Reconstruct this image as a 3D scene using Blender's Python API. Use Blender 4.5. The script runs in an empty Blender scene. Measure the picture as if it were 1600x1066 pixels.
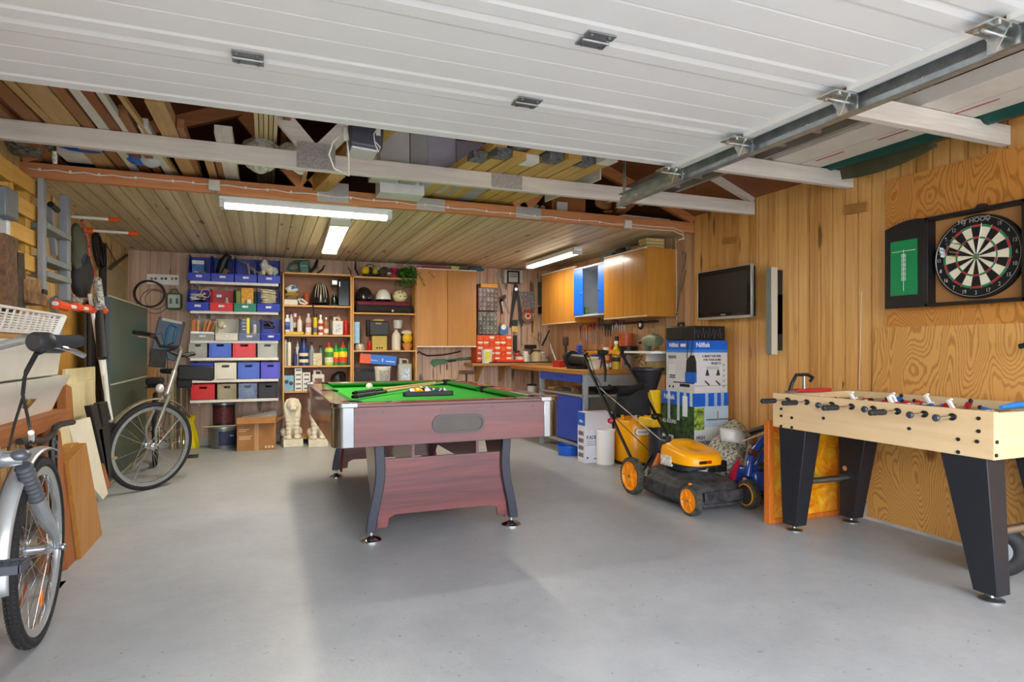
import bpy, bmesh, math, random
from math import sin, cos, pi, radians
from mathutils import Vector, Matrix, Euler
R = random.Random(7)
SC = bpy.context.scene
COL = SC.collection
F = 967.0; HX = 800.0; HY = 543.0; CAMH = 1.11; YAW = math.atan(385/967)
SY, CY = sin(YAW), cos(YAW)
def ray(px, py):
    u = (px-HX)/F
    return SY+u*CY, CY-u*SY, (HY-py)/F
def PY(px, py, Y):
    a, b, c = ray(px, py); t = Y/b
    return Vector((a*t, Y, CAMH+c*t))
def PX(px, py, X):
    a, b, c = ray(px, py); t = X/a
    return Vector((X, b*t, CAMH+c*t))
def PZ(px, py, Z):
    a, b, c = ray(px, py); t = (Z-CAMH)/c
    return Vector((a*t, b*t, Z))
MC = {}
def lin(h):
    h = h.lstrip('#'); v = [int(h[i:i+2], 16)/255 for i in (0, 2, 4)]
    return tuple((x/12.92 if x <= .04045 else ((x+.055)/1.055)**2.4) for x in v)+(1,)
def newmat(name):
    m = bpy.data.materials.new(name); m.use_nodes = True
    nt = m.node_tree; b = nt.nodes['Principled BSDF']
    return m, nt, b
def mixc(nt, fac, a, b, mode='MIX'):
    n = nt.nodes.new('ShaderNodeMix'); n.data_type = 'RGBA'; n.blend_type = mode
    for s, v in ((0, fac), (6, a), (7, b)):
        if isinstance(v, bpy.types.NodeSocket): nt.links.new(v, n.inputs[s])
        else: n.inputs[s].default_value = v
    return n.outputs[2]
def math_(nt, op, a, b=None, c=None):
    n = nt.nodes.new('ShaderNodeMath'); n.operation = op
    for s, v in ((0, a), (1, b), (2, c)):
        if v is None: continue
        if isinstance(v, bpy.types.NodeSocket): nt.links.new(v, n.inputs[s])
        else: n.inputs[s].default_value = v
    return n.outputs[0]
def coords(nt, scale=(1, 1, 1), rot=(0, 0, 0), loc=(0, 0, 0)):
    tc = nt.nodes.new('ShaderNodeTexCoord'); mp = nt.nodes.new('ShaderNodeMapping')
    mp.inputs['Scale'].default_value = scale; mp.inputs['Rotation'].default_value = rot; mp.inputs['Location'].default_value = loc
    nt.links.new(tc.outputs['Object'], mp.inputs['Vector']); return mp.outputs[0]
def noise(nt, vec, scale=5, detail=3, rough=.55, dist=0):
    n = nt.nodes.new('ShaderNodeTexNoise'); nt.links.new(vec, n.inputs['Vector'])
    n.inputs['Scale'].default_value = scale; n.inputs['Detail'].default_value = detail
    n.inputs['Roughness'].default_value = rough; n.inputs['Distortion'].default_value = dist
    return n.outputs['Fac']
def ramp(nt, fac, stops):
    n = nt.nodes.new('ShaderNodeValToRGB'); nt.links.new(fac, n.inputs[0])
    e = n.color_ramp.elements
    while len(e) < len(stops): e.new(.5)
    for i, (p, c) in enumerate(stops): e[i].position = p; e[i].color = c if not isinstance(c, str) else lin(c)
    return n.outputs[0]
def bump(nt, b, h, strength=.2, dist=.01):
    n = nt.nodes.new('ShaderNodeBump'); n.inputs['Strength'].default_value = strength; n.inputs['Distance'].default_value = dist
    nt.links.new(h, n.inputs['Height']); nt.links.new(n.outputs[0], b.inputs['Normal'])
def M(c, rough=.5, metal=0, var=.06, sc=9, emit=0, alpha=1, trans=0, ior=1.45, coat=0, sss=0):
    key = ('M', c, rough, metal, var, sc, emit, alpha, trans, coat)
    if key in MC: return MC[key]
    m, nt, b = newmat('paint_'+c.lstrip('#'))
    col = lin(c)
    b.inputs['Roughness'].default_value = rough; b.inputs['Metallic'].default_value = metal
    b.inputs['IOR'].default_value = ior; b.inputs['Coat Weight'].default_value = coat
    if var:
        n = noise(nt, coords(nt), sc, 3)
        d = tuple(x*(1-var*2) for x in col[:3])+(1,); l = tuple(min(1, x*(1+var*1.6)) for x in col[:3])+(1,)
        o = ramp(nt, n, [(.3, d), (.7, l)]); nt.links.new(o, b.inputs['Base Color'])
    else: b.inputs['Base Color'].default_value = col
    if emit:
        b.inputs['Emission Color'].default_value = col; b.inputs['Emission Strength'].default_value = emit
    if alpha < 1: b.inputs['Alpha'].default_value = alpha
    if trans: b.inputs['Transmission Weight'].default_value = trans
    MC[key] = m; return m
def W(c1, c2, axis='Z', rough=.5, grain=1.0, knots=0, bmp=.12, coat=0):
    key = ('W', c1, c2, axis, rough, grain, knots)
    if key in MC: return MC[key]
    m, nt, b = newmat('wood_%s_%s' % (c1.lstrip('#'), axis))
    i = 'XYZ'.index(axis); s = [14*grain]*3; s[i] = .9*grain
    v = coords(nt, tuple(s))
    n1 = noise(nt, v, 1.6, 5, .6, 1.2)
    s2 = [60*grain]*3; s2[i] = 2*grain
    n2 = noise(nt, coords(nt, tuple(s2)), 2, 3, .6)
    f = math_(nt, 'ADD', math_(nt, 'MULTIPLY', n1, .7), math_(nt, 'MULTIPLY', n2, .3))
    o = ramp(nt, f, [(.32, c2), (.68, c1)])
    if knots: o = knotty(nt, o, i, knots)
    nt.links.new(o, b.inputs['Base Color'])
    b.inputs['Roughness'].default_value = rough; b.inputs['Coat Weight'].default_value = coat
    bump(nt, b, f, bmp, .004)
    MC[key] = m; return m
def knotty(nt, o, i, dens, dark='#5a2f17'):
    s = [7.5]*3; s[i] = 3.2
    vo = nt.nodes.new('ShaderNodeTexVoronoi'); nt.links.new(coords(nt, tuple(s)), vo.inputs['Vector']); vo.inputs['Scale'].default_value = 1
    wn = nt.nodes.new('ShaderNodeSeparateColor'); nt.links.new(vo.outputs['Color'], wn.inputs[0])
    size = math_(nt, 'MULTIPLY', math_(nt, 'SUBTRACT', wn.outputs[0], 1-dens), .45)
    k = math_(nt, 'SUBTRACT', size, vo.outputs['Distance'])
    k = math_(nt, 'MULTIPLY', k, 14); k.node.use_clamp = True
    return mixc(nt, math_(nt, 'MULTIPLY', k, .8), o, lin(dark))
def PL(name, c1, c2, c3, width, cross, along, rough=.42, knots=.45, coat=.15, groove='#4a2a14'):
    m, nt, b = newmat(name)
    tc = nt.nodes.new('ShaderNodeTexCoord'); sx = nt.nodes.new('ShaderNodeSeparateXYZ'); nt.links.new(tc.outputs['Object'], sx.inputs[0])
    q = math_(nt, 'DIVIDE', sx.outputs[cross], width)
    idx = math_(nt, 'FLOOR', q)
    wn = nt.nodes.new('ShaderNodeTexWhiteNoise'); wn.noise_dimensions = '1D'; nt.links.new(idx, wn.inputs['W'])
    cb = nt.nodes.new('ShaderNodeCombineXYZ')
    comps = [None]*3
    for k in range(3):
        mul = 1.0 if k == along else 15.0
        v = math_(nt, 'MULTIPLY', sx.outputs[k], mul)
        if k == along: v = math_(nt, 'ADD', v, math_(nt, 'MULTIPLY', wn.outputs['Value'], 47))
        nt.links.new(v, cb.inputs[k])
    n1 = noise(nt, cb.outputs[0], 1.5, 5, .6, 1.4)
    base = ramp(nt, n1, [(.3, c2), (.7, c1)])
    base = mixc(nt, math_(nt, 'MULTIPLY', wn.outputs['Value'], .75), base, lin(c3), 'MIX')
    base = mixc(nt, .3, base, ramp(nt, n1, [(.35, c2), (.6, c1)]))
    base = mixc(nt, 1.0, base, ramp(nt, wn.outputs['Value'], [(0, (.82, .79, .75, 1)), (1, (1.0, 1.0, 1.0, 1))]), 'MULTIPLY')
    cb2 = nt.nodes.new('ShaderNodeCombineXYZ')
    for k in range(3):
        v = math_(nt, 'MULTIPLY', sx.outputs[k], 3.0 if k == along else 11.0)
        if k == along: v = math_(nt, 'ADD', v, math_(nt, 'MULTIPLY', wn.outputs['Value'], 90))
        nt.links.new(v, cb2.inputs[k])
    vo = nt.nodes.new('ShaderNodeTexVoronoi'); vo.inputs['Scale'].default_value = 1; nt.links.new(cb2.outputs[0], vo.inputs['Vector'])
    sc = nt.nodes.new('ShaderNodeSeparateColor'); nt.links.new(vo.outputs['Color'], sc.inputs[0])
    size = math_(nt, 'MULTIPLY', math_(nt, 'SUBTRACT', sc.outputs[0], 1-knots), .85)
    k = math_(nt, 'MULTIPLY', math_(nt, 'SUBTRACT', size, vo.outputs['Distance']), 12); k.node.use_clamp = True
    base = mixc(nt, math_(nt, 'MULTIPLY', k, .8), base, lin(groove))
    nt.links.new(base, b.inputs['Base Color'])
    b.inputs['Roughness'].default_value = rough; b.inputs['Coat Weight'].default_value = coat; b.inputs['Coat Roughness'].default_value = .3
    bump(nt, b, n1, .08, .004)
    return m
class MB:
    def __init__(s): s.v = []; s.f = []; s.m = []
    def add(s, vs, fs, m=0):
        o = len(s.v); s.v += [Vector(v) for v in vs]
        s.f += [tuple(i+o for i in f) for f in fs]; s.m += [m]*len(fs); return s
    def box(s, c, d, rot=None, m=0):
        x, y, z = d[0]/2, d[1]/2, d[2]/2; c = Vector(c)
        vs = [Vector(p) for p in ((-x,-y,-z),(x,-y,-z),(x,y,-z),(-x,y,-z),(-x,-y,z),(x,-y,z),(x,y,z),(-x,y,z))]
        if rot is not None:
            mt = rot if isinstance(rot, Matrix) else Euler(rot).to_matrix()
            vs = [mt @ v for v in vs]
        return s.add([v+c for v in vs], [(0,3,2,1),(4,5,6,7),(0,1,5,4),(1,2,6,5),(2,3,7,6),(3,0,4,7)], m)
    def bx(s, x0, x1, y0, y1, z0, z1, m=0):
        return s.box(((x0+x1)/2, (y0+y1)/2, (z0+z1)/2), (abs(x1-x0), abs(y1-y0), abs(z1-z0)), None, m)
    def bar(s, p0, p1, w, h, m=0, up=(0,0,1)):
        p0, p1 = Vector(p0), Vector(p1); d = (p1-p0); L = d.length; d.normalize()
        u = Vector(up); u = (u-d*u.dot(d))
        if u.length < 1e-4: u = Vector((0,1,0)) - d*d.y
        u.normalize(); a = d.cross(u)
        return s.box((p0+p1)/2, (L, w, h), Matrix((d, a*1.0, u)).transposed() if True else None, m)
    def cyl(s, p0, p1, r0, r1=None, n=16, m=0, caps=True):
        r1 = r0 if r1 is None else r1
        return s.tube([p0, p1], [r0, r1], n, m, caps)
    def tube(s, pts, r, n=8, m=0, caps=True, closed=False):
        pts = [Vector(p) for p in pts]; k = len(pts)
        rs = list(r) if isinstance(r, (list, tuple)) else [r]*k
        o = len(s.v); prev = None
        for i, p in enumerate(pts):
            if closed: t = (pts[(i+1) % k]-pts[i-1])
            else: t = pts[min(i+1, k-1)]-pts[max(i-1, 0)]
            if t.length < 1e-9: t = Vector((0,0,1))
            t.normalize()
            if prev is None:
                a = t.orthogonal().normalized()
            else:
                a = prev-t*prev.dot(t)
                a = a.normalized() if a.length > 1e-6 else t.orthogonal().normalized()
            prev = a; b = t.cross(a)
            for j in range(n):
                th = 2*pi*j/n; s.v.append(p+(a*cos(th)+b*sin(th))*rs[i])
        rng = k if closed else k-1
        for i in range(rng):
            for j in range(n):
                a0 = o+i*n+j; a1 = o+i*n+(j+1) % n; i2 = (i+1) % k
                s.f.append((a0, a1, o+i2*n+(j+1) % n, o+i2*n+j)); s.m.append(m)
        if caps and not closed:
            s.f.append(tuple(o+j for j in reversed(range(n)))); s.f.append(tuple(o+(k-1)*n+j for j in range(n))); s.m += [m, m]
        return s
    def lathe(s, prof, c=(0,0,0), n=20, m=0, axis=(0,0,1), sx=1, sy=1):
        ax = Vector(axis).normalized(); q = Vector((0,0,1)).rotation_difference(ax).to_matrix(); c = Vector(c)
        o = len(s.v); k = len(prof)
        for r, z in prof:
            for j in range(n):
                th = 2*pi*j/n; s.v.append(c+q @ Vector((r*cos(th)*sx, r*sin(th)*sy, z)))
        for i in range(k-1):
            for j in range(n):
                s.f.append((o+i*n+j, o+i*n+(j+1) % n, o+(i+1)*n+(j+1) % n, o+(i+1)*n+j)); s.m.append(m)
        if prof[0][0] > 1e-5: s.f.append(tuple(o+j for j in reversed(range(n)))); s.m.append(m)
        if prof[-1][0] > 1e-5: s.f.append(tuple(o+(k-1)*n+j for j in range(n))); s.m.append(m)
        return s
    def prism(s, poly, axis, a, b, m=0):
        def P(p, h):
            return {'X': (h, p[0], p[1]), 'Y': (p[0], h, p[1]), 'Z': (p[0], p[1], h)}[axis]
        n = len(poly); vs = [P(p, a) for p in poly]+[P(p, b) for p in poly]
        fs = [tuple(range(n)), tuple(range(2*n-1, n-1, -1))]+[(i, n+i, n+(i+1) % n, (i+1) % n) for i in range(n)]
        return s.add(vs, fs, m)
    def sph(s, c, r, n=16, m=0, k=10):
        r = (r, r, r) if not isinstance(r, (tuple, list)) else r; c = Vector(c)
        vs = []; fs = []
        for i in range(k+1):
            ph = pi*i/k
            for j in range(n):
                th = 2*pi*j/n; vs.append(c+Vector((r[0]*sin(ph)*cos(th), r[1]*sin(ph)*sin(th), -r[2]*cos(ph))))
        for i in range(k):
            for j in range(n): fs.append((i*n+j, i*n+(j+1) % n, (i+1)*n+(j+1) % n, (i+1)*n+j))
        return s.add(vs, fs, m)
    def torus(s, c, ax, R_, r, n=40, k=10, m=0):
        ax = Vector(ax).normalized(); a = ax.orthogonal().normalized(); b = ax.cross(a); c = Vector(c)
        o = len(s.v)
        for i in range(n):
            t = 2*pi*i/n; d = a*cos(t)+b*sin(t)
            for j in range(k):
                q = 2*pi*j/k; s.v.append(c+d*(R_+r*cos(q))+ax*(r*sin(q)))
        for i in range(n):
            for j in range(k):
                s.f.append((o+i*k+j, o+((i+1) % n)*k+j, o+((i+1) % n)*k+(j+1) % k, o+i*k+(j+1) % k)); s.m.append(m)
        return s
    def ringsec(s, c, ax, prof, n=40, m=0):
        ax = Vector(ax).normalized(); a = ax.orthogonal().normalized(); b = ax.cross(a); c = Vector(c); o = len(s.v); k = len(prof)
        for i in range(n):
            t = 2*pi*i/n; d = a*cos(t)+b*sin(t)
            for r, h in prof: s.v.append(c+d*r+ax*h)
        for i in range(n):
            for j in range(k):
                s.f.append((o+i*k+j, o+((i+1) % n)*k+j, o+((i+1) % n)*k+(j+1) % k, o+i*k+(j+1) % k)); s.m.append(m)
        return s
    def grid(s, fn, nu, nv, m=0):
        vs = [fn(i/nu, j/nv) for i in range(nu+1) for j in range(nv+1)]
        fs = [(i*(nv+1)+j, (i+1)*(nv+1)+j, (i+1)*(nv+1)+j+1, i*(nv+1)+j+1) for i in range(nu) for j in range(nv)]
        return s.add(vs, fs, m)
    def xf(s, mat, start=0):
        for i in range(start, len(s.v)): s.v[i] = mat @ s.v[i]
        return s
    def build(s, name, mats, parent=None, bevel=0, seg=2, smooth=True, solid=0, sub=0, label=None, ang=38):
        me = bpy.data.meshes.new(name); me.from_pydata([tuple(v) for v in s.v], [], s.f)
        if not isinstance(mats, (list, tuple)): mats = [mats]
        for m in mats: me.materials.append(m)
        if len(mats) > 1: me.polygons.foreach_set('material_index', s.m)
        bm = bmesh.new(); bm.from_mesh(me); bmesh.ops.recalc_face_normals(bm, faces=bm.faces); bm.to_mesh(me); bm.free()
        if smooth:
            me.polygons.foreach_set('use_smooth', [True]*len(me.polygons))
            if not sub: me.set_sharp_from_angle(angle=radians(ang))
        me.update()
        o = bpy.data.objects.new(name, me); COL.objects.link(o)
        if parent is not None: o.parent = parent
        if solid:
            md = o.modifiers.new('thickness', 'SOLIDIFY'); md.thickness = solid; md.offset = 0
        if bevel:
            md = o.modifiers.new('bevel', 'BEVEL'); md.width = bevel; md.segments = seg; md.limit_method = 'ANGLE'; md.angle_limit = radians(40)
            md.harden_normals = False
        if sub:
            md = o.modifiers.new('subdivision', 'SUBSURF'); md.levels = sub; md.render_levels = sub
        if label: o['label'] = label
        return o
def split(mb, name, mats, parent, **k):
    par = list(range(len(mb.v)))
    def find(a):
        while par[a] != a: par[a] = par[par[a]]; a = par[a]
        return a
    for f in mb.f:
        r = find(f[0])
        for i in f[1:]: par[find(i)] = r
    gr = {}
    for f, mi in zip(mb.f, mb.m): gr.setdefault(find(f[0]), []).append((f, mi))
    out = []
    for fs in gr.values():
        ids = sorted({i for f, _ in fs for i in f}); mp = {a: b for b, a in enumerate(ids)}
        q = MB(); q.v = [mb.v[i] for i in ids]; q.f = [tuple(mp[i] for i in f) for f, _ in fs]; q.m = [mi for _, mi in fs]
        out.append(q.build(name, mats, parent, **k))
    return out
def tag(o, label, cat, group=None, kind=None):
    o['label'] = label; o['category'] = cat
    if group: o['group'] = group
    if kind: o['kind'] = kind
    return o
def struct(o): o['kind'] = 'structure'; return o
def thing(name, label, cat, loc=(0,0,0), rz=0, group=None, rot=None):
    o = bpy.data.objects.new(name, None); COL.objects.link(o); o.empty_display_size = .1
    o.location = loc; o.rotation_euler = rot if rot is not None else (0, 0, rz)
    return tag(o, label, cat, group)
def kids(o): return [c for c in bpy.data.objects if c.parent == o]
def dup(o, loc=None, rz=None, label=None, group=None, rot=None, mats=None):
    def cp(s, par):
        c = s.copy(); COL.objects.link(c); c.parent = par
        for ch in kids(s): cp(ch, c)
        return c
    c = cp(o, None)
    if loc is not None: c.location = loc
    if rz is not None: c.rotation_euler = (0, 0, rz)
    if rot is not None: c.rotation_euler = rot
    if label: c['label'] = label
    if group: c['group'] = group
    return c
def recolor(o, mats):
    o.data = o.data.copy()
    for i, m in enumerate(mats): o.data.materials[i] = m
def text(s, size, loc, rot, mat, parent=None, ext=.0008, align='CENTER', sx=1, name='lettering', bold=0):
    cu = bpy.data.curves.new(name, 'FONT'); cu.body = s; cu.size = size; cu.extrude = ext; cu.align_x = align; cu.align_y = 'CENTER'
    cu.resolution_u = 3; cu.offset = bold
    t = bpy.data.objects.new(name, cu)
    me = bpy.data.meshes.new_from_object(t); bpy.data.objects.remove(t); bpy.data.curves.remove(cu)
    me.materials.clear(); me.materials.append(mat)
    o = bpy.data.objects.new(name, me); COL.objects.link(o); o.location = loc; o.rotation_euler = rot; o.scale = (sx, 1, 1)
    mt = Matrix.LocRotScale(Vector(loc), Euler(rot), Vector((sx, 1, 1)))
    me.transform(mt); o.location = (0,0,0); o.rotation_euler = (0,0,0); o.scale = (1,1,1)
    if parent is not None: o.parent = parent
    return o
FRONT = (pi/2, 0, 0)
LEFTW = (pi/2, 0, -pi/2)
CHROME = M('#d8dade', .12, 1, 0); STEEL = M('#a7abb0', .32, .95, .05); GALV = M('#b3bdc2', .38, .85, .12, 14)
BLACK = M('#17181a', .45, 0, .1); BLACKG = M('#0e0f10', .15, 0, 0); RUBBER = M('#1d1d1f', .75, 0, .12, 20)
WHITE = M('#e9e8e4', .45, 0, .02); CREAM = M('#e4dcc6', .6, 0, .05); GREYP = M('#8b8f94', .5, 0, .05)
REDP = M('#c3181c', .35, 0, .05); BLUEP = M('#1433b8', .35, 0, .06); ORANGE = M('#ef5b18', .4, 0, .04)
CARD = M('#a9784a', .8, 0, .07); YELLOW = M('#f0a60f', .35, 0, .04)
EXPO = 0.04
cam = bpy.data.cameras.new('camera'); co = bpy.data.objects.new('camera', cam); COL.objects.link(co)
co.location = (0, 0, CAMH); co.rotation_euler = (pi/2, 0, -YAW)
cam.sensor_width = 36; cam.lens = F/1600*36; cam.shift_y = (HY-533)/1600; cam.clip_start = .05
SC.camera = co
WL, WR, WB, WF = -1.39, 3.62, 7.80, -.45
YS = 4.61; CZ = 2.17
m, nt, b = newmat('painted_concrete')
v = coords(nt)
n = noise(nt, v, 1.9, 7, .7); c = ramp(nt, n, [(.3, '#9a9fa5'), (.7, '#b0b5bb')])
n2 = noise(nt, coords(nt, (1, 3, 1)), 9, 6, .7); sp = ramp(nt, n2, [(.60, (0,0,0,1)), (.72, (1,1,1,1))])
c = mixc(nt, math_(nt, 'MULTIPLY', sp, .38), c, lin('#8f897c'))
n3 = noise(nt, v, 38, 2, .5); s3 = ramp(nt, n3, [(.715, (0,0,0,1)), (.74, (1,1,1,1))])
c = mixc(nt, math_(nt, 'MULTIPLY', s3, .55), c, lin('#6b6252'))
nt.links.new(c, b.inputs['Base Color']); b.inputs['Roughness'].default_value = .42
bump(nt, b, noise(nt, v, 45, 4, .6), .25, .004)
o = MB().bx(WL-.1, WR+.1, WF-.05, WB+.1, -.12, 0).build('floor', m); struct(o)
o = MB().bx(-14, 16, -22, WF-.05, -.16, -.03).build('ground', M('#8f918f', .9, 0, .1, 4)); struct(o)
def boards(a0, a1, w, fn, gap=.009, depth=.011):
    mb = MB(); a = a0; pts = [(a0, 0)]
    k = math.ceil(a0/w-1e-6)
    xs = []
    q = k*w
    while q < a1:
        if q-gap > a0: xs.append(q)
        q += w
    for q in xs: pts += [(q-gap/2, 0), (q-gap/2+.001, depth), (q+gap/2-.001, depth), (q+gap/2, 0)]
    pts.append((a1, 0))
    lo = [fn(a, d, 0) for a, d in pts]; hi = [fn(a, d, 1) for a, d in pts]
    n = len(pts); mb.add(lo+hi, [(i, i+1, n+i+1, n+i) for i in range(n-1)])
    return mb
PINE = PL('pine_boards_varnished', '#ecb366', '#c98b42', '#f2c37a', .098, 1, 2, .38, .62, .25)
PINE2 = PL('pine_boards_right_back', '#d8b088', '#b88e66', '#e2bf98', .098, 1, 2, .5, .6, .1)
PINEB = PL('pine_boards_back', '#d8b59c', '#bb9378', '#e3c7b0', .098, 0, 2, .5, .6, .08)
PINEL = PL('pine_boards_left', '#dcba7e', '#c29b5c', '#e6c894', .098, 1, 2, .5, .6, .08)
CEILB = PL('ceiling_boards', '#dccaa8', '#beaa86', '#e4d4b5', .1, 0, 1, .5, .35, .08)
G = lambda x: x
def slabwall(mb, lo, hi):  # solid behind the boards
    mb.bx(*lo, *hi) if False else None
w = boards(-.2, YS, .098, lambda a, d, t: (WR+d, a, .11+t*2.6)); w.bx(WR+.014, WR+.12, WF, YS, 0, 2.9)
o = struct(w.build('wall_right', PINE))
w = boards(YS, WB, .098, lambda a, d, t: (WR+.03+d, a, .11+t*2.6)); w.bx(WR+.045, WR+.14, YS, WB+.1, 0, 2.9)
o = struct(w.build('wall_right_recess', PINE2))
w = boards(WL, WR+.05, .098, lambda a, d, t: (a, WB+d, .09+t*2.6)); w.bx(WL-.1, WR+.14, WB+.014, WB+.12, 0, 3.4)
o = struct(w.build('wall_back', PINEB))
w = boards(WF, WB, .098, lambda a, d, t: (WL-d, a, .09+t*2.6)); w.bx(WL-.12, WL-.014, WF, WB+.1, 0, 2.9)
o = struct(w.build('wall_left', PINEL))
pl = M('#b9bab8', .8, 0, .08)
struct(MB().bx(WR-.012, WR+.05, -.4, YS, 0, .105).build('baseboard_right', pl))
struct(MB().bx(WL, WR, WB-.012, WB+.05, 0, .09).build('baseboard_back', pl))
struct(MB().bx(WL-.05, WL+.012, -.4, WB, 0, .09).build('baseboard_left', pl))
w = boards(WL, WR+.04, .1, lambda a, d, t: (a, YS+.045+t*(WB-YS-.04), CZ+d)); w.bx(WL, WR+.04, YS+.05, WB, CZ+.015, CZ+.035)
struct(w.build('ceiling_boards', CEILB))
struct(MB().bx(WL-.12, WL+.03, WF-.12, WF, 0, 2.3).bx(WR-.03, WR+.12, WF-.12, WF, 0, 2.3).bx(WL-.12, WR+.12, WF-.12, WF, 2.25, 3.4).build('wall_front', M('#c9c6bf', .8)))
HB = M('#8a5433', .6, 0, .12, 3)
RX, RZ = (WL+WR)/2, 3.32
slope = (RZ-2.30)/(RX-WL)
o = MB()
for s_, x1 in ((1, WL-.12), (-1, WR+.12)):
    z1 = RZ-abs(RX-x1)*slope
    o.add([(RX, WF-.1, RZ), (x1, WF-.1, z1), (x1, WB+.1, z1), (RX, WB+.1, RZ), (RX, WF-.1, RZ+.12), (x1, WF-.1, z1+.12), (x1, WB+.1, z1+.12), (RX, WB+.1, RZ+.12)],
          [(0,1,2,3), (4,5,6,7), (0,1,5,4), (1,2,6,5), (2,3,7,6), (3,0,4,7)])
struct(o.build('ceiling', HB, smooth=False))
BEAMW = W('#e9e4dd', '#cfc7be', 'X', .6); BEAMO = W('#d68f59', '#b37247', 'X', .6); RAFT = W('#8e5c38', '#6e4426', 'X', .7)
PLATE = M('#b9b7b4', .4, .4, .14, 130)
def truss(Y, mat, zb, h, plates, webs=True, name='roof_truss'):
    t = thing(name, '', 'beam')
    MB().bx(WL-.03, WR-.002, Y, Y+.045, zb, zb+h).build('bottom_chord', mat, t, bevel=.003)
    r = MB()
    for x1 in (WL, WR):
        z1 = zb+h-.03
        r.bar((x1, Y+.0225, z1+.07), (RX, Y+.0225, z1+.03+abs(RX-x1)*slope*.97), .045, .1)
    (r.build('rafter', mat, t) if webs else None)
    if webs:
        zt = zb+h
        for xn, sg in (((.28, -1), (1.94, 1)) if webs == 2 else ((.28, -1),)):
            for x2 in (RX, xn+sg*.42):
                zz = zt+.46 if x2 != RX else RZ-.12
                MB().bar((xn, Y+.0225, zt-.02), (x2, Y+.0225, zz), .043, .095).build('web', mat, t)
    for x, hh in plates:
        MB().bx(x-.11, x+.11, Y-.003, Y+.001, zb+.005, zb+h+hh).build('nail_plate', PLATE, t)
    return t
def wire(p, r, mat, name, label, cat, **k):
    return tag(MB().tube(p, r, 6).build(name, mat), label, cat, **k)
t1 = truss(3.86, BEAMW, 2.168, .102, [(.28, .06), (1.50, 0)])
t1['label'] = 'white-washed roof beam with V struts and nail plates, farthest of the three pale beams'
t2 = truss(2.97, BEAMW, 2.168, .102, [], False); t2['label'] = 'white-washed roof beam ending at the right wall, middle one of three pale beams'
t3 = truss(2.04, BEAMW, 2.168, .102, [], False); t3['label'] = 'white-washed roof beam nearest the camera, ending at the right wall above the dartboard'
t4 = truss(YS, BEAMO, 2.15, .095, [(.45, .05), (1.17, 0), (1.98, .0)], 2); t4['label'] = 'orange-brown roof beam along the front edge of the boarded ceiling'
for x in (t1, t2, t3): x['group'] = 'pale roof trusses'
struct(MB().bx(WL, WR, WB-.02, WB, 2.25, 3.4).build('wall_gable', HB))
w = bpy.data.worlds.new('sky'); SC.world = w; w.use_nodes = True
bg = w.node_tree.nodes['Background']; bg.inputs[0].default_value = (.93, .96, 1, 1); bg.inputs[1].default_value = 8.2
def area(name, loc, rot, sx, sy, p, col):
    l = bpy.data.lights.new(name, 'AREA'); l.shape = 'RECTANGLE'; l.size = sx; l.size_y = sy; l.energy = p; l.color = col
    o = bpy.data.objects.new(name, l); COL.objects.link(o); o.location = loc; o.rotation_euler = rot; return o
DZ = 2.10; DX0, DX1 = -1.22, 2.045
DW = M('#ecedee', .45, 0, .01, 3)
door = bpy.data.objects.new('door_1', None); COL.objects.link(door); door['kind'] = 'structure'
ys = [2.83, 2.285, 1.74, 1.195, .65]
for i in range(4):
    y1, y0 = ys[i], ys[i+1]
    prof = [(y1-.004, 0)]
    for k, (yy, zz) in enumerate([(.012, -.003), (.07, -.003), (.085, .001)]): prof.append((y1-yy, zz))
    for q in (.21, .335): prof += [(y1-q+.006, .001), (y1-q, .0028), (y1-q-.006, .001)]
    prof += [(y0+.10, .001), (y0+.085, -.0025), (y0+.03, -.0025), (y0+.014, .002), (y0+.004, .007)]
    n = len(prof)
    poly = [(a, DZ+b) for a, b in prof]+[(y0+.004, DZ+.042), (y1-.004, DZ+.042)]
    MB().prism(poly, 'X', DX0, DX1).build('door_panel', DW, door, ang=10)
    MB().bx(DX1-.002, DX1+.05, y0+.03, y1-.03, DZ-.022, DZ+.044).build('end_stile', WHITE, door, bevel=.002)
    MB().bx(DX0-.05, DX0+.002, y0+.03, y1-.03, DZ-.022, DZ+.044).build('end_stile', WHITE, door, bevel=.002)
HINGE = M('#8f9294', .35, .8, .1)
def hinge(x, y):
    h = MB()
    h.bx(x-.05, x+.05, y+.012, y+.045, DZ-.010, DZ-.005); h.bx(x-.05, x+.05, y-.045, y-.012, DZ-.010, DZ-.005)
    h.bx(x-.035, x+.035, y-.014, y+.014, DZ-.008, DZ-.004)
    h.cyl((x-.048, y, DZ-.012), (x+.048, y, DZ-.012), .006, n=8)
    for a in (-.032, .032):
        for c in (-.03, .03): h.cyl((x+a, y+c, DZ-.016), (x+a, y+c, DZ-.008), .007, n=6)
    h.build('hinge', HINGE, door)
for px, py, k in ((387, 85, 1), (932, 63, 2), (827, 158, 1), (1325, 150, 9), ):
    if k == 9: continue
    p = PZ(px, py, DZ-.01); hinge(p.x, ys[k])
hinge(1.75-2.6, ys[1]); hinge(.2, ys[3])
BR = M('#c9cccb', .25, .9, .15, 30)
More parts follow.
